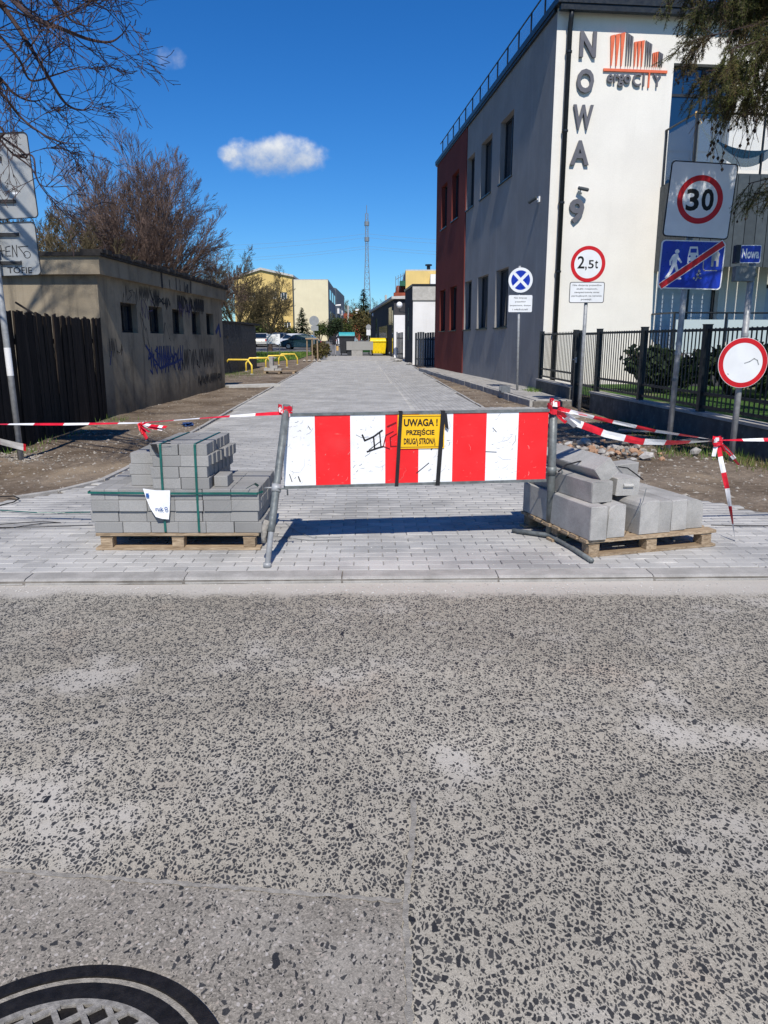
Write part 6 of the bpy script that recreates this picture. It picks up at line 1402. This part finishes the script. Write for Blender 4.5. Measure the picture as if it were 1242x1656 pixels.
# person walking away
pb = bpy.data.meshes.new('person'); PX, PYY = AT(540.5, 560, 60).x, 60.0; zz = gz(60) + .03
V_ = [(0, 0, .93), (0, .01, 1.12), (0, .02, 1.36), (0, .03, 1.50), (0, .04, 1.60), (0, .05, 1.70), (-.10, 0, .90), (-.11, .10, .50), (-.11, .02, .10), (-.11, .14, .03), (.10, 0, .90), (.10, -.04, .50), (.10, -.18, .12), (.10, -.10, .02), (-.20, .02, 1.42), (-.25, -.06, 1.15), (-.24, .02, .92), (.20, .02, 1.42), (.25, .06, 1.15), (.24, .16, .94), (-.24, .05, .83), (.24, .20, .86)]
E_ = [(0, 1), (1, 2), (2, 3), (3, 4), (4, 5), (0, 6), (6, 7), (7, 8), (8, 9), (0, 10), (10, 11), (11, 12), (12, 13), (2, 14), (14, 15), (15, 16), (2, 17), (17, 18), (18, 19), (16, 20), (19, 21)]
RD = [.15, .15, .17, .065, .085, .08, .10, .068, .045, .04, .10, .068, .045, .04, .075, .055, .04, .075, .055, .04, .035, .035]
pb.from_pydata(V_, E_, []); po_ = bpy.data.objects.new('person', pb); COL.objects.link(po_)
md = po_.modifiers.new('s', 'SKIN'); po_.modifiers.new('d', 'SUBSURF').levels = 2
for i, r_ in enumerate(RD): pb.skin_vertices[0].data[i].radius = (r_, r_ * .85)
pb.skin_vertices[0].data[0].use_root = True
dg = bpy.context.evaluated_depsgraph_get(); dg.update(); me = bpy.data.meshes.new_from_object(po_.evaluated_get(dg)); bpy.data.objects.remove(po_)
for m in (M_JACKET, M_TROUS, M_SKIN, M_HAIR, M_BLACK): me.materials.append(m)
for p in me.polygons:
    c = p.center; p.material_index = 4 if c.z < .09 else 1 if c.z < .86 and abs(c.x) < .2 else 2 if (c.z < .92 and abs(c.x) > .19) else 0 if c.z < 1.53 else (3 if c.z > 1.62 or c.y < .06 else 2); p.use_smooth = True
pr_ = thing('person', 'person in a dark jacket and grey trousers walking away carrying a bag', 'person', (PX, PYY, zz)); link('body', me, pr_)
q = MB(); q.box(.16, .32, .16, .26, .42, .76); bg = tag(q.build('bag', M_ROPE), 'tan bag held by the person walking away', 'bag'); bg.location = (PX, PYY, zz)
# bins
def bin_(px, Y, w, h, d, bm_, lm, label, flat=False):
    p = AT(px, 570, Y); t = thing('waste_container', label, 'container', (p.x, Y, gz(Y)), rad(4)); q = MB(); a = w / 2
    q.add([(-a * .82, -d * .4, .16), (a * .82, -d * .4, .16), (a * .82, d * .4, .16), (-a * .82, d * .4, .16), (-a, -d / 2, h * .82), (a, -d / 2, h * .82), (a, d / 2, h * .82), (-a, d / 2, h * .82)], [(3, 2, 1, 0), (0, 1, 5, 4), (1, 2, 6, 5), (2, 3, 7, 6), (3, 0, 4, 7)]); b_ = q.build('body', bm_, t)
    for k in range(-2, 3): r_ = MB(); r_.box(k * w * .17 - .02, k * w * .17 + .02, -d / 2 - .0, -d / 2 + .05, .3, h * .76); r_.build('rib', bm_, b_)
    q = MB(); q.box(-a - .05, a + .05, -d / 2 - .05, d / 2 + .05, h * .80, h * .86); q.build('rim', bm_, t)
    q = MB(); n = 10
    pr = [(-d / 2 - .04, h * .861)] + [(-d / 2 * math.cos(math.pi * i / n), h * .865 + (h * .16) * math.sin(math.pi * i / n)) for i in range(n + 1)] + [(d / 2 + .04, h * .861)]
    m_ = len(pr); q.add([(-a, y, z) for y, z in pr] + [(a, y, z) for y, z in pr], [tuple(range(m_)), tuple(reversed(range(m_, 2 * m_)))] + [(i, m_ + i, m_ + (i + 1) % m_, (i + 1) % m_) for i in range(m_)]); q.build('lid', lm, t)
    for x in (-a * .7, a * .7):
        for y in (-d * .32, d * .32): q = MB(); q.tube([(x - .03, y, .09), (x + .03, y, .09)], .09, 10); q.build('wheel', M_TYRE, t)
    return t
bin_(561, 62.4, 1.26, 1.78, 1.0, M_BINK, M_BINC, 'dark waste container with a cyan domed lid'); bin_(611.5, 62.5, 1.30, 1.34, 1.0, M_BINY, M_BINY, 'yellow plastic waste container with a domed lid')
bin_(590, 65, 1.0, 1.05, .8, plain('green_bin', (.015, .07, .02), .5), M_BINK, 'green waste container with a dark lid behind the grey slab')
p = AT(584, 560, 61.5); q = MB(); q.box(p.x - 1.15, p.x + .95, 61.2, 61.45, gz(61.5) + .45, gz(61.5) + 1.12); tag(q.build('grey_panel', M_GREYP), 'long grey panel propped between the waste containers', 'panel')
q = MB(); q.box(p.x - .75, p.x + .12, 61.22, 62.0, gz(61.5), gz(61.5) + .448); tag(q.build('concrete_block', M_STONE), 'grey concrete block under the long grey panel', 'block')
q = MB(); q.box(p.x - 1.1, p.x - .78, 61.3, 61.9, gz(61.5), gz(61.5) + .448); tag(q.build('dark_crate', M_BINK), 'small dark crate under the left end of the long grey panel', 'crate')
q = MB(); c = AT(640, 572, 60); q.tube([c + Vector((-.5, 0, -.0)), c + Vector((-.2, .1, .25)), c + Vector((.1, .2, .3)), c + Vector((.3, .3, .05))], .1, 6); tag(q.build('sack', M_SLATE), 'grey folded tarpaulin lying right of the yellow container', 'tarpaulin')
for k, (px, py, Y, w) in enumerate(((642, 579, 50, .35), (636, 577, 53, .25), (661, 590, 45, .2))):
    c = AT(px, py, Y); o = tag(link('rubble_lump', rms[3]), ['pale rubble lump at the foot of the dark hall', 'small pale rubble lump beside the plateau edge', 'small rubble lump at the corner of the white block'][k], 'rubble'); o.location = (c.x, Y, gz(Y) + .06); o.scale = (w, w, w * .5)
# young tree with stakes and the sign seen from behind
Y = 50; b = Vector((AT(505, 570, Y).x, Y, gz(Y))); t = thing('tree_stakes', 'wooden stakes with a dark top band round a young tree on the verge', 'stakes', b)
for x in (-.35, .0, .35): q = MB(); q.tube([b + Vector((x, .1 * abs(x), -.1)), b + Vector((x * .95, .1 * abs(x), 1.45))], .045, 7); q.build('stake', M_PALLET, t, True)
q = MB(); q.box(b.x - .42, b.x + .42, Y - .08, Y + .1, b.z + 1.42, b.z + 1.50); q.build('crossbar', M_PALLET, t, True)
q = MB(); rr = random.Random(4)
for i in range(4): pebble(q, b + Vector((-.5 + i * .33, -.3, .05)), .2, rr)
q.build('stone_edge', M_RUB[0], t, True)
Y = 66; b = Vector((AT(508, 560, Y).x, Y, gz(Y))); t = thing('sign_back', 'grey round sign over a square plate seen from behind near the parked cars', 'sign', b)
q = MB(); q.tube([b, b + Vector((0, 0, AT(508, 513, Y).z - b.z))], .04, 8); q.build('pole', M_GALV, t, True); c = AT(508, 519, Y); face(t, 'disc', [disc(c.x - b.x, c.z - b.z, .42, 24)], -.06, M_SIGNBACK, .01); c = AT(509, 531, Y); face(t, 'plate', [rrect(c.x - b.x, c.z - b.z, .62, .40, .03)], -.06, M_SIGNBACK, .01)
Y = 84; b = Vector((AT(595.5, 560, Y).x, Y, gz(Y))); t = thing('sign_back', 'small round sign and plate on a pole by the end of the dark hall', 'sign', b)
q = MB(); q.tube([b, AT(596, 524, Y)], .04, 8); q.build('pole', M_GALV, t, True); c = AT(596, 529, Y); face(t, 'disc', [disc(c.x - b.x, c.z - b.z, .28, 20)], -.06, M_SIGNBACK, .01); c = AT(596, 537.5, Y); face(t, 'plate', [rrect(c.x - b.x, c.z - b.z, .44, .62, .03)], -.06, M_SIGNW, .01)
# street lamp with a globe by the cream block, and a wooden pole
q = MB(); b = Vector((AT(552, 540, 120).x, 120, 1.4)); t = thing('street_lamp', 'thin street lamp with a pale head beside the cream block', 'lamp', b); q.tube([b, AT(551, 498, 120), AT(549, 494, 119)], .06, 6); q.build('pole', M_GALV, t, True); c = AT(548, 494, 119); q = MB(); q.tube([c + Vector((-.5, 0, 0)), c + Vector((.3, 0, .05))], [.1, .14], 8); q.build('lamp_head', M_GLOBE, t, True)
q = MB(); b = Vector((AT(563, 540, 115).x, 115, 1.4)); q.tube([b, AT(563, 494, 115)], .13, 7); tag(q.build('utility_pole', M_LIME), 'pale concrete utility pole in front of the red brick house', 'pole')

# ---- lattice mast and wires
Y = 300; base = Vector((AT(594, 540, Y).x, Y, 1.4)); topz = AT(592, 352, Y).z; mt = thing('lattice_mast', 'tall slender lattice steel mast far beyond the trees', 'mast', base)
def hw_(z): return 1.75 * (1 - .72 * min(1, z / (topz * .72))) if z < topz * .72 else .49
legs = [(-1, -1), (1, -1), (1, 1), (-1, 1)]; levels = [topz * i / 22 for i in range(23)]
for sx_, sy_ in legs: q = MB(); q.tube([base + Vector((sx_ * hw_(z), sy_ * hw_(z), z)) for z in levels], .13, 5); q.build('leg', M_TOWER, mt, True)
for i in range(22):
    q = MB(); z0_, z1_ = levels[i], levels[i + 1]
    for k in range(4):
        a, b = legs[k], legs[(k + 1) % 4]; q.tube([base + Vector((a[0] * hw_(z0_), a[1] * hw_(z0_), z0_)), base + Vector((b[0] * hw_(z1_), b[1] * hw_(z1_), z1_))], .07, 4, False); q.tube([base + Vector((a[0] * hw_(z1_), a[1] * hw_(z1_), z1_)), base + Vector((b[0] * hw_(z1_), b[1] * hw_(z1_), z1_))], .06, 4, False)
    q.build('bracing', M_TOWER, mt, True)
for z in (.80, .92): q = MB(); q.tube([base + Vector((0, 0, topz * z - .6)), base + Vector((0, 0, topz * z + .9))], .9, 10); q.build('antenna', M_TOWER, mt, True)
q = MB(); q.tube([base + Vector((0, 0, topz)), base + Vector((0, 0, topz + 3))], .12, 5); q.build('spike', M_TOWER, mt, True)
for k, (a, m, b) in enumerate([((300, 398), (592, 378), (900, 392)), ((300, 406), (592, 384), (900, 398)), ((300, 420), (592, 398), (900, 410)), ((300, 425), (592, 402), (900, 416))]):
    P0, P1, P2 = AT(*a, 420), AT(*m, 420), AT(*b, 420); pts = [P0.lerp(P1, i / 8) - Vector((0, 0, 6 * (i / 8) * (1 - i / 8))) for i in range(8)] + [P1.lerp(P2, i / 8) - Vector((0, 0, 6 * (i / 8) * (1 - i / 8))) for i in range(9)]
    q = MB(); q.tube(pts, .055, 4, False); tag(q.build('power_line', M_TOWER), 'thin power line crossing the sky behind the lattice mast', 'wire', 'power lines behind the mast')

# ================================================================== TREES
def rv(rr): return Vector((rr.uniform(-1, 1), rr.uniform(-1, 1), rr.uniform(-1, 1)))
def grow(mb, p, d, L, r, lvl, maxl, rr, up, spread, kids, jit=.16, thin=.38, minr=.004, clip=None):
    n = (7, 6, 4, 3, 2, 2)[lvl]; pts = [p]; dirs = [d]; q = p
    for i in range(n):
        d = (d + rv(rr) * jit + Vector((0, 0, up))).normalized(); q = q + d * (L / n); pts.append(q); dirs.append(d)
    mb.tube(pts, [max(minr, r * (1 - (1 - thin) * i / n)) for i in range(n + 1)], (7, 5, 4, 3, 3, 3)[lvl], False)
    if lvl >= maxl: return
    k_ = kids[lvl]; t0 = .22 if lvl else .18
    for k in range(k_):
        t = t0 + (1 - t0) * (k + rr.uniform(.1, .9)) / k_; i = min(int(t * n), n - 1); b = pts[i].lerp(pts[i + 1], t * n - i); bd_ = dirs[i + 1]
        ax = bd_.cross(rv(rr)); ax = ax.normalized() if ax.length > .05 else Vector((1, 0, 0)); a = rr.uniform(.7, 1.25) * spread
        cd_ = Quaternion(ax, a) @ bd_
        grow(mb, b, cd_, L * rr.uniform(.42, .68) * (1.12 - .5 * t), max(minr, r * (1 - (1 - thin) * t) * rr.uniform(.42, .62)), lvl + 1, maxl, rr, up, spread, kids, jit, thin, minr)
def bare_tree(name, label, loc, h, limbs, seed, m, trunk_h=1.8, spread=.5, fan=(.15, .85), kids=(8, 7, 6, 5), maxl=4, up=.06, r0=.22, wid=1.0, group='bare trees behind the hut', minr=.009, rx=.50):
    rr = random.Random(seed); t = thing(name, label, 'tree', loc, 0, group); q = MB(); top = Vector((rr.uniform(-.1, .1), rr.uniform(-.1, .1), trunk_h)); q.tube([(0, 0, -.2), (0, 0, .2), top * .5, top], [r0 * 1.5, r0 * 1.15, r0, r0 * .95], 10, False); q.build('trunk', M_BARK, t, smooth=True)
    q = MB()
    for k in range(limbs):
        az = 2 * math.pi * k / limbs + rr.uniform(-.35, .35); a = rr.uniform(*fan); d = Vector((math.sin(a) * math.cos(az) * wid, math.sin(a) * math.sin(az) * wid, math.cos(a))).normalized()
        grow(q, top - Vector((0, 0, rr.uniform(0, .5) * trunk_h * .5)), d, (rr.uniform(.62, .80) / math.sqrt((math.sin(a) / (rx * h)) ** 2 + (math.cos(a) / (h - trunk_h)) ** 2)), r0 * rr.uniform(.3, .5), 0, maxl, rr, up, spread, kids, .075, .3, minr)
    q.build('crown', m, t); return t
bt = bare_tree('bare_tree', 'big bare vase-shaped tree spreading above the hut roof', (AT(228, 430, 44).x, 44, .0), 12.3, 30, 5, M_TWIG, 2.4, .44, (.05, 1.25), (9, 8, 5, 4), 4, .022, .30, 1.0, minr=.007, rx=.50)
b2 = bare_tree('bare_tree', 'olive-twigged bare tree left of the big vase-shaped one', (AT(95, 430, 36).x, 36, 0), 8.6, 9, 9, M_TWIGO, 1.6, .55, (.1, .8), (8, 6, 5, 4), 4, .04, .17, 1.0)
b3 = bare_tree('bare_tree', 'lower spreading bare tree between the hut and the yellow building', (AT(385, 500, 58).x, 58, gz(58)), 8.6, 9, 14, M_TWIGO, 1.9, .6, (.3, 1.1), (8, 6, 5, 4), 4, .02, .22, 1.0)
def dup(t, loc, rz, sc_, label, group='bare trees behind the hut'):
    c = copy_tree(t); c.location = loc; c.rotation_euler = (0, 0, rz); c.scale = (sc_, sc_, sc_); tag(c, label, 'tree', group); return c
dup(b2, (AT(20, 430, 40).x, 40, 0), 1.9, 1.05, 'bare tree furthest left behind the sign back'); dup(b2, (AT(160, 430, 50).x, 50, 0), 3.1, 1.0, 'bare tree close behind the left part of the hut'); dup(b3, (AT(330, 470, 66).x, 66, gz(66)), 2.2, .95, 'bare tree with rounded crown just right of the big tree'); dup(b3, (AT(435, 500, 74).x, 74, gz(74)), 4.0, .92, 'small bare tree before the yellow gabled block'); dup(b2, (AT(290, 470, 80).x, 80, gz(80)), .7, 1.1, 'faint bare tree glimpsed behind the rounded crown')
for k, (px, Y, s_) in enumerate([(556, 190, 1.15), (572, 200, 1.3), (618, 190, 1.2), (634, 185, 1.1), (648, 200, 1.35), (603, 210, 1.1), (545, 210, 1.2), (690, 170, 1.1), (700, 190, 1.3)]): dup(b3, (AT(px, 540, Y).x, Y, 1.4), k * 1.3, s_, 'bare tree in the far wood around the lattice mast', 'far bare trees')
# spruces
def spruce(label, px, Y, pyt, w, seed):
    rr = random.Random(seed); b = Vector((AT(px, 540, Y).x, Y, gz(Y))); h = AT(px, pyt, Y).z - b.z; t = thing('spruce_tree', label, 'tree', b, 0, 'spruces near the cream block'); q = MB(); q.tube([(0, 0, -.1), (0, 0, h)], [.12 * w, .02], 6, False); q.build('trunk', M_BARK, t)
    q = MB(); n = 2300
    for i in range(n):
        f = rr.random() ** .75; z = h * (1 - f * .95); rmax = w * f * (1 + .35 * math.sin(z * 9.0 / h * 6)) ; a = rr.uniform(0, 6.28); r_ = rmax * math.sqrt(rr.random()); L = (.10 + .16 * f) * w
        d = Vector((math.cos(a), math.sin(a), rr.uniform(-.55, .1))).normalized(); s_ = d.cross(Vector((0, 0, 1))).normalized() * L * .33; p = Vector((math.cos(a) * r_, math.sin(a) * r_, z - r_ * .25)); q.add([p, p + d * L + s_, p + d * L * 1.5, p + d * L - s_], [(0, 1, 2, 3)])
    q.build('crown', M_SPRUCE, t)
spruce('tall dark spruce in front of the lattice mast', 588, 150, 467, 3.0, 1); spruce('slim dark spruce before the cream block', 489, 92, 497, 1.55, 2); spruce('small bushy spruce left of the slim one', 457, 95, 509, 1.1, 3)
def bush(label, px, Y, w, h, m, seed, n=1500, cat='bush', name='bush', group='bushes beyond the parking lot', zo=0):
    rr = random.Random(seed); b = Vector((AT(px, 550, Y).x, Y, gz(Y))); t = thing(name, label, cat, b, 0, group); q = MB(); q2 = MB()
    for i in range(10): a = rr.uniform(0, 6.28); q2.tube([(0, 0, -.05), (math.cos(a) * w * .25, math.sin(a) * w * .15, h * .5), (math.cos(a) * w * .45, math.sin(a) * w * .3, h * .85)], [.05, .03, .012], 4, False)
    q2.build('stems', M_BARK, t)
    lobes = [(rr.uniform(-.35, .35) * w, rr.uniform(-.25, .25) * w, rr.uniform(.35, .7) * h, rr.uniform(.22, .36)) for _ in range(8)]
    for i in range(n):
        lx, ly, lz, lr = lobes[rr.randrange(8)]; v = rv(rr); v = v.normalized() * (rr.random() ** .4); p = Vector((lx + v.x * lr * w, ly + v.y * lr * w, max(.05, lz + v.z * lr * h))); d = rv(rr).normalized() * .09 * max(1, w * .4); e = d.cross(rv(rr)).normalized() * .06 * max(1, w * .4); q.add([p - d, p + e, p + d, p - e], [(0, 1, 2, 3)])
    q.build('crown', m, t); return t
for k, (px, Y, w, h, m, lab) in enumerate([(575, 108, 4.6, 4.6, M_BUSH, 'wide russet bush left of the small round sign'), (556, 106, 3.0, 3.6, M_BUSHG, 'yellow-green bush before the red brick house'), (590, 100, 3.2, 3.4, M_BUSH, 'brown bush behind the green container'), (542, 104, 2.4, 3.4, M_SPRUCE, 'dark evergreen bush right of the cream block'), (531, 103, 1.6, 3.2, M_SPRUCE, 'narrow dark evergreen bush at the cream corner'), (518, 100, 1.6, 2.6, M_BUSHG, 'small green bush beside the round sign back'), (440, 92, 3.6, 3.0, M_BUSH, 'brown bush under the yellow gabled block'), (405, 90, 4.4, 3.2, M_BUSHG, 'low green bush behind the metal shed'), (418, 96, 3.5, 4.2, M_BUSH, 'tall brown bush behind the silver car'), (470, 96, 2.2, 2.2, M_BUSHG, 'small green bush beside the slim spruce')]): bush(lab, px, Y, w, h, m, 40 + k)
for k in range(5): Y = 52 + k * 1.9; bush('low olive hedge plant along the edge of the far lawn', 515 + k * 1.6, Y, 1.0, 1.2, M_BUSH, 70 + k, 500, 'hedge', 'hedge_plant', 'hedge plants beside the stakes')

for k, (x, y, w, h, lab) in enumerate([(6.3, 17.6, 1.8, 1.1, 'dark evergreen shrub behind the middle of the steel fence'), (7.4, 16.2, 2.0, 1.15, 'wide dark evergreen shrub behind the speed zone sign'), (8.6, 17.2, 2.0, 1.2, 'dark evergreen shrub against the terrace'), (7.9, 13.6, 1.6, .9, 'low dark shrub behind the white round sign')]):
    t_ = bush(lab, 621, 17, w, h, M_SPRUCE, 120 + k, 1500, 'shrub', 'evergreen_shrub', 'shrubs behind the steel fence'); t_.location = (x, y, .30)
# ---- the near bare tree on the left whose branches hang into the view
nt = thing('overhanging_tree', 'bare near tree whose dark drooping branches hang over the sign back', 'tree', (-8.6, 8.2, -.02)); rr = random.Random(77)
q = MB(); TB = Vector((-8.6, 8.2, 0)); TT = Vector((-8.4, 8.1, 4.6)); q.tube([TB + Vector((0, 0, -.2)), TB + Vector((0, 0, .4)), TB.lerp(TT, .5), TT], [.30, .22, .19, .16], 12, False); q.build('trunk', M_BARK, nt, True, True)
q = MB()
def catm(P, n=6):
    P = [P[0]] + P + [P[-1]]; o = []
    for i in range(1, len(P) - 2):
        for k in range(n):
            t = k / n; a, b, c, d = P[i - 1], P[i], P[i + 1], P[i + 2]
            o.append(.5 * ((2 * b) + (c - a) * t + (2 * a - 5 * b + 4 * c - d) * t * t + (3 * b - a - 3 * c + d) * t * t * t))
    o.append(P[-2]); return o
def bough(pix, Y, r0, start, side=26, L=.55, seed=0, end=.0035):
    rr = random.Random(seed); P = [Vector(s_) for s_ in start] + [AT(px, py, Y + rr.uniform(-.25, .25)) for px, py in pix]; S_ = catm(P); n = len(S_)
    q.tube(S_, [max(end, r0 * (1 - i / n) ** .8) for i in range(n)], 6, False); k0 = int(n * .25)
    for k in range(int(side * .55)):
        i = rr.randrange(k0, n - 1); d = (S_[i + 1] - S_[i]).normalized(); ax = d.cross(rv(rr)).normalized(); cdv = Quaternion(ax, rr.uniform(.45, 1.1)) @ d; grow(q, S_[i], cdv, L * rr.uniform(.5, 1.2), max(.004, r0 * (1 - i / n) * .5), 2, 4, rr, -.02 if rr.random() < .5 else .06, .55, (0, 0, 4, 3), .17, .4, .0026)
tt = TT
bough([(-60, -40), (0, 7), (37, 57), (71, 112), (105, 166), (135, 178), (152, 166)], 7.4, .032, [tt, (-6.8, 7.9, 6.8)], 34, .55, 1)
bough([(-40, -60), (20, 0), (57, 30), (101, 47), (142, 63), (176, 68), (196, 57), (211, 36)], 7.0, .030, [tt, (-6.6, 7.6, 7.2)], 36, .5, 2)
bough([(-60, 90), (0, 128), (20, 149), (44, 162), (64, 162), (78, 149)], 7.6, .022, [tt, (-6.8, 8.0, 5.8)], 26, .45, 3)
bough([(-60, 100), (0, 149), (34, 190), (68, 216), (101, 230), (135, 233)], 7.2, .020, [tt, (-6.6, 7.7, 5.6)], 28, .5, 4)
bough([(-50, 170), (0, 226), (18, 246), (51, 272), (68, 300), (112, 301)], 7.0, .016, [tt, (-6.4, 7.5, 5.0)], 20, .4, 5)
bough([(0, 220), (20, 250), (52, 252), (60, 290), (85, 325), (112, 352), (140, 375)], 7.3, .014, [tt, (-6.4, 7.6, 5.0)], 18, .45, 6)
bough([(-30, -80), (60, -30), (95, 12), (120, 36), (150, 44)], 6.6, .026, [tt, (-6.2, 7.2, 7.4)], 34, .5, 7); bough([(40, -90), (110, -40), (150, 0), (178, 18)], 6.8, .022, [tt, (-5.8, 7.2, 7.6)], 26, .5, 8)
bough([(-80, 10), (-10, 50), (30, 95), (50, 130), (92, 120), (135, 108), (165, 118)], 7.5, .02, [tt, (-6.9, 8.0, 6.4)], 30, .5, 9)
for k in range(7):                                     # the rest of the crown above and left of the view
    az = rr.uniform(2.2, 4.6); a = rr.uniform(.1, .8); grow(q, TT - Vector((0, 0, rr.uniform(0, .8))), Vector((math.sin(a) * math.cos(az), math.sin(a) * math.sin(az), math.cos(a))), 5.2 * rr.uniform(.75, 1), .075, 0, 3, rr, .03, .5, (6, 5, 4), .12, .3, .005)
for P in ([TT, (-7.9, 8.0, 6.6), (-7.0, 8.0, 8.4), (-6.2, 8.1, 9.6), (-5.3, 8.2, 10.6)], [TT, (-8.3, 8.0, 7.0), (-7.9, 8.0, 9.0), (-7.2, 8.0, 10.8)], [TT, (-8.6, 8.2, 7.2), (-8.9, 8.3, 9.2), (-8.6, 8.2, 11.0)], [(-7.0, 8.0, 8.4), (-6.1, 7.8, 8.9), (-5.2, 7.7, 9.1)]):
    S_ = catm([Vector(p) for p in P], 5); n = len(S_); q.tube(S_, [.075 * (1 - .75 * i / n) for i in range(n)], 7, False)
    for k in range(9):
        i = rr.randrange(n // 4, n - 1); d = (S_[i + 1] - S_[i]).normalized(); ax = d.cross(rv(rr)).normalized(); grow(q, S_[i], Quaternion(ax, rr.uniform(.4, .9)) @ d, rr.uniform(.9, 1.8), .028, 1, 3, rr, .02, .5, (0, 6, 4), .14, .35, .005)
q.build('crown', M_TWIGN, nt, True)

# ---- near conifer on the right, hanging over the signs
ct = thing('overhanging_conifer', 'olive-brown conifer with hanging cone-studded twigs over the speed zone sign', 'tree', (6.9, 8.1, -.02)); rr = random.Random(31)
q = MB(); q.tube([(6.9, 8.1, -.2), (6.9, 8.1, 2.5), (6.85, 8.0, 6), (6.8, 8.0, 10.5)], [.26, .2, .14, .03], 10, False); q.build('trunk', M_BARK, ct, True, True)
tw = MB(); nd = MB(); ndb = MB(); cn = MB()
def needle_spray(p, d, L, dens, out):
    n = max(2, int(dens * L))
    for i in range(n):
        c = p + d * (L * rr.random()); v = (d * .7 + rv(rr)).normalized() * rr.uniform(.022, .045); s_ = v.cross(rv(rr)); s_ = s_.normalized() * .0022 if s_.length > 1e-5 else Vector((.002, 0, 0)); out.add([c - s_, c + s_, c + v], [(0, 1, 2)])
def larch_bough(a, b, droop, nt_, hang, dens):
    a = Vector(a); b = Vector(b); n = 12; P = [a.lerp(b, i / n) + Vector((0, 0, droop * math.sin(math.pi * i / n * .5) * .0 - droop * (i / n) ** 2)) for i in range(n + 1)]
    tw.tube(P, [.03 * (1 - i / n) + .004 for i in range(n + 1)], 5, False)
    for k in range(nt_):
        t = .22 + .78 * rr.random(); i = min(int(t * n), n - 1); p = P[i].lerp(P[i + 1], t * n - i); d = (P[i + 1] - P[i]).normalized()
        side = (d * .5 + Vector((rr.uniform(-.7, .7), rr.uniform(-.9, .9), rr.uniform(-.9, .15)))).normalized(); L = rr.uniform(.35, .85) * hang; m_ = 5; Q = [p]; dd = side
        for j in range(m_): dd = (dd + Vector((0, 0, -.20)) + rv(rr) * .18).normalized(); Q.append(Q[-1] + dd * L / m_)
        tw.tube(Q, [.006 - .0008 * j for j in range(m_ + 1)], 3, False); out = ndb if rr.random() < .42 else nd
        for j in range(m_):
            needle_spray(Q[j], (Q[j + 1] - Q[j]).normalized(), L / m_, dens, out)
            for _ in range(2):
                e = ((Q[j + 1] - Q[j]).normalized() + rv(rr) * .9 + Vector((0, 0, -.25))).normalized(); l = rr.uniform(.08, .22); tw.tube([Q[j + 1], Q[j + 1] + e * l], [.003, .0018], 3, False); needle_spray(Q[j + 1], e, l, dens * 1.1, out)
                if rr.random() < .06: c = Q[j + 1] + e * l; cn.tube([c, c + Vector((0, 0, -.012)), c + Vector((0, 0, -.030))], [.006, .013, .004], 6, False)
for (a, px, py, Y, dr, n, h_, de) in [((6.9, 8.0, 5.0), 1128, 15, 7.6, .25, 92, .45, 300), ((6.9, 8.0, 5.4), 1135, -40, 7.8, .25, 80, .45, 290), ((6.9, 8.0, 4.6), 1140, 70, 7.9, .25, 90, .40, 290), ((6.9, 8.0, 4.4), 1165, 100, 7.5, .25, 80, .38, 280), ((6.9, 8.1, 6.0), 1160, -110, 8.2, .4, 90, .6, 260), ((6.9, 8.0, 5.0), 1180, 30, 7.2, .25, 90, .45, 290), ((6.9, 8.0, 4.2), 1200, 120, 8.2, .2, 70, .40, 230), ((6.9, 8.0, 3.6), 1212, 272, 8.4, .15, 42, .32, 190), ((6.9, 8.0, 5.6), 1190, -30, 8.6, .3, 80, .6, 240), ((6.9, 8.1, 7.2), 1130, -200, 8.4, .5, 110, .7, 230), ((6.9, 8.1, 6.9), 1110, -150, 7.9, .4, 110, .6, 230), ((6.9, 8.1, 6.6), 1120, -110, 8.8, .4, 110, .6, 230), ((6.9, 8.1, 7.8), 1140, -280, 8.2, .5, 70, .7, 190), ((6.9, 8.1, 6.3), 1170, -160, 7.6, .4, 90, .6, 230), ((6.9, 8.1, 3.4), 1222, 290, 8.9, .15, 36, .3, 180)]: larch_bough(a, AT(px, py, Y), dr, n, h_, de)
for (b_, n, h_) in [((3.45, 8.0, 5.3), 110, .45), ((3.5, 7.7, 5.7), 110, .5), ((3.6, 8.3, 5.9), 90, .5), ((3.5, 8.4, 5.0), 110, .35), ((3.6, 8.6, 4.9), 100, .32), ((3.5, 7.5, 6.1), 90, .5), ((3.6, 8.1, 5.5), 110, .4)]: larch_bough((6.9, 8.05, 6.2), b_, .15, n, h_, 230)
for k in range(26):                                    # bare hanging ends with cones
    p = AT(rr.uniform(1150, 1245), rr.uniform(120, 200), rr.uniform(7.6, 8.3)); Q = [p]; d = Vector((rr.uniform(-.5, .3), 0, -1)).normalized()
    for j in range(6): d = (d + rv(rr) * .35 + Vector((0, 0, -.1))).normalized(); Q.append(Q[-1] + d * rr.uniform(.05, .10))
    tw.tube(Q, .0028, 3, False)
    for j in range(2, 7):
        if rr.random() < .22: c = Q[j]; cn.tube([c, c + Vector((0, 0, -.014)), c + Vector((0, 0, -.034))], [.007, .015, .004], 6, False)
tw.build('branches', M_TWIGN, ct, True); tag(cn.build('cones', M_CONE, ct, True), kind='stuff')
tag(nd.build('green_needles', M_NEEDLE, ct, True), kind='stuff'); tag(ndb.build('brown_needles', M_NEEDLEB, ct, True), kind='stuff')
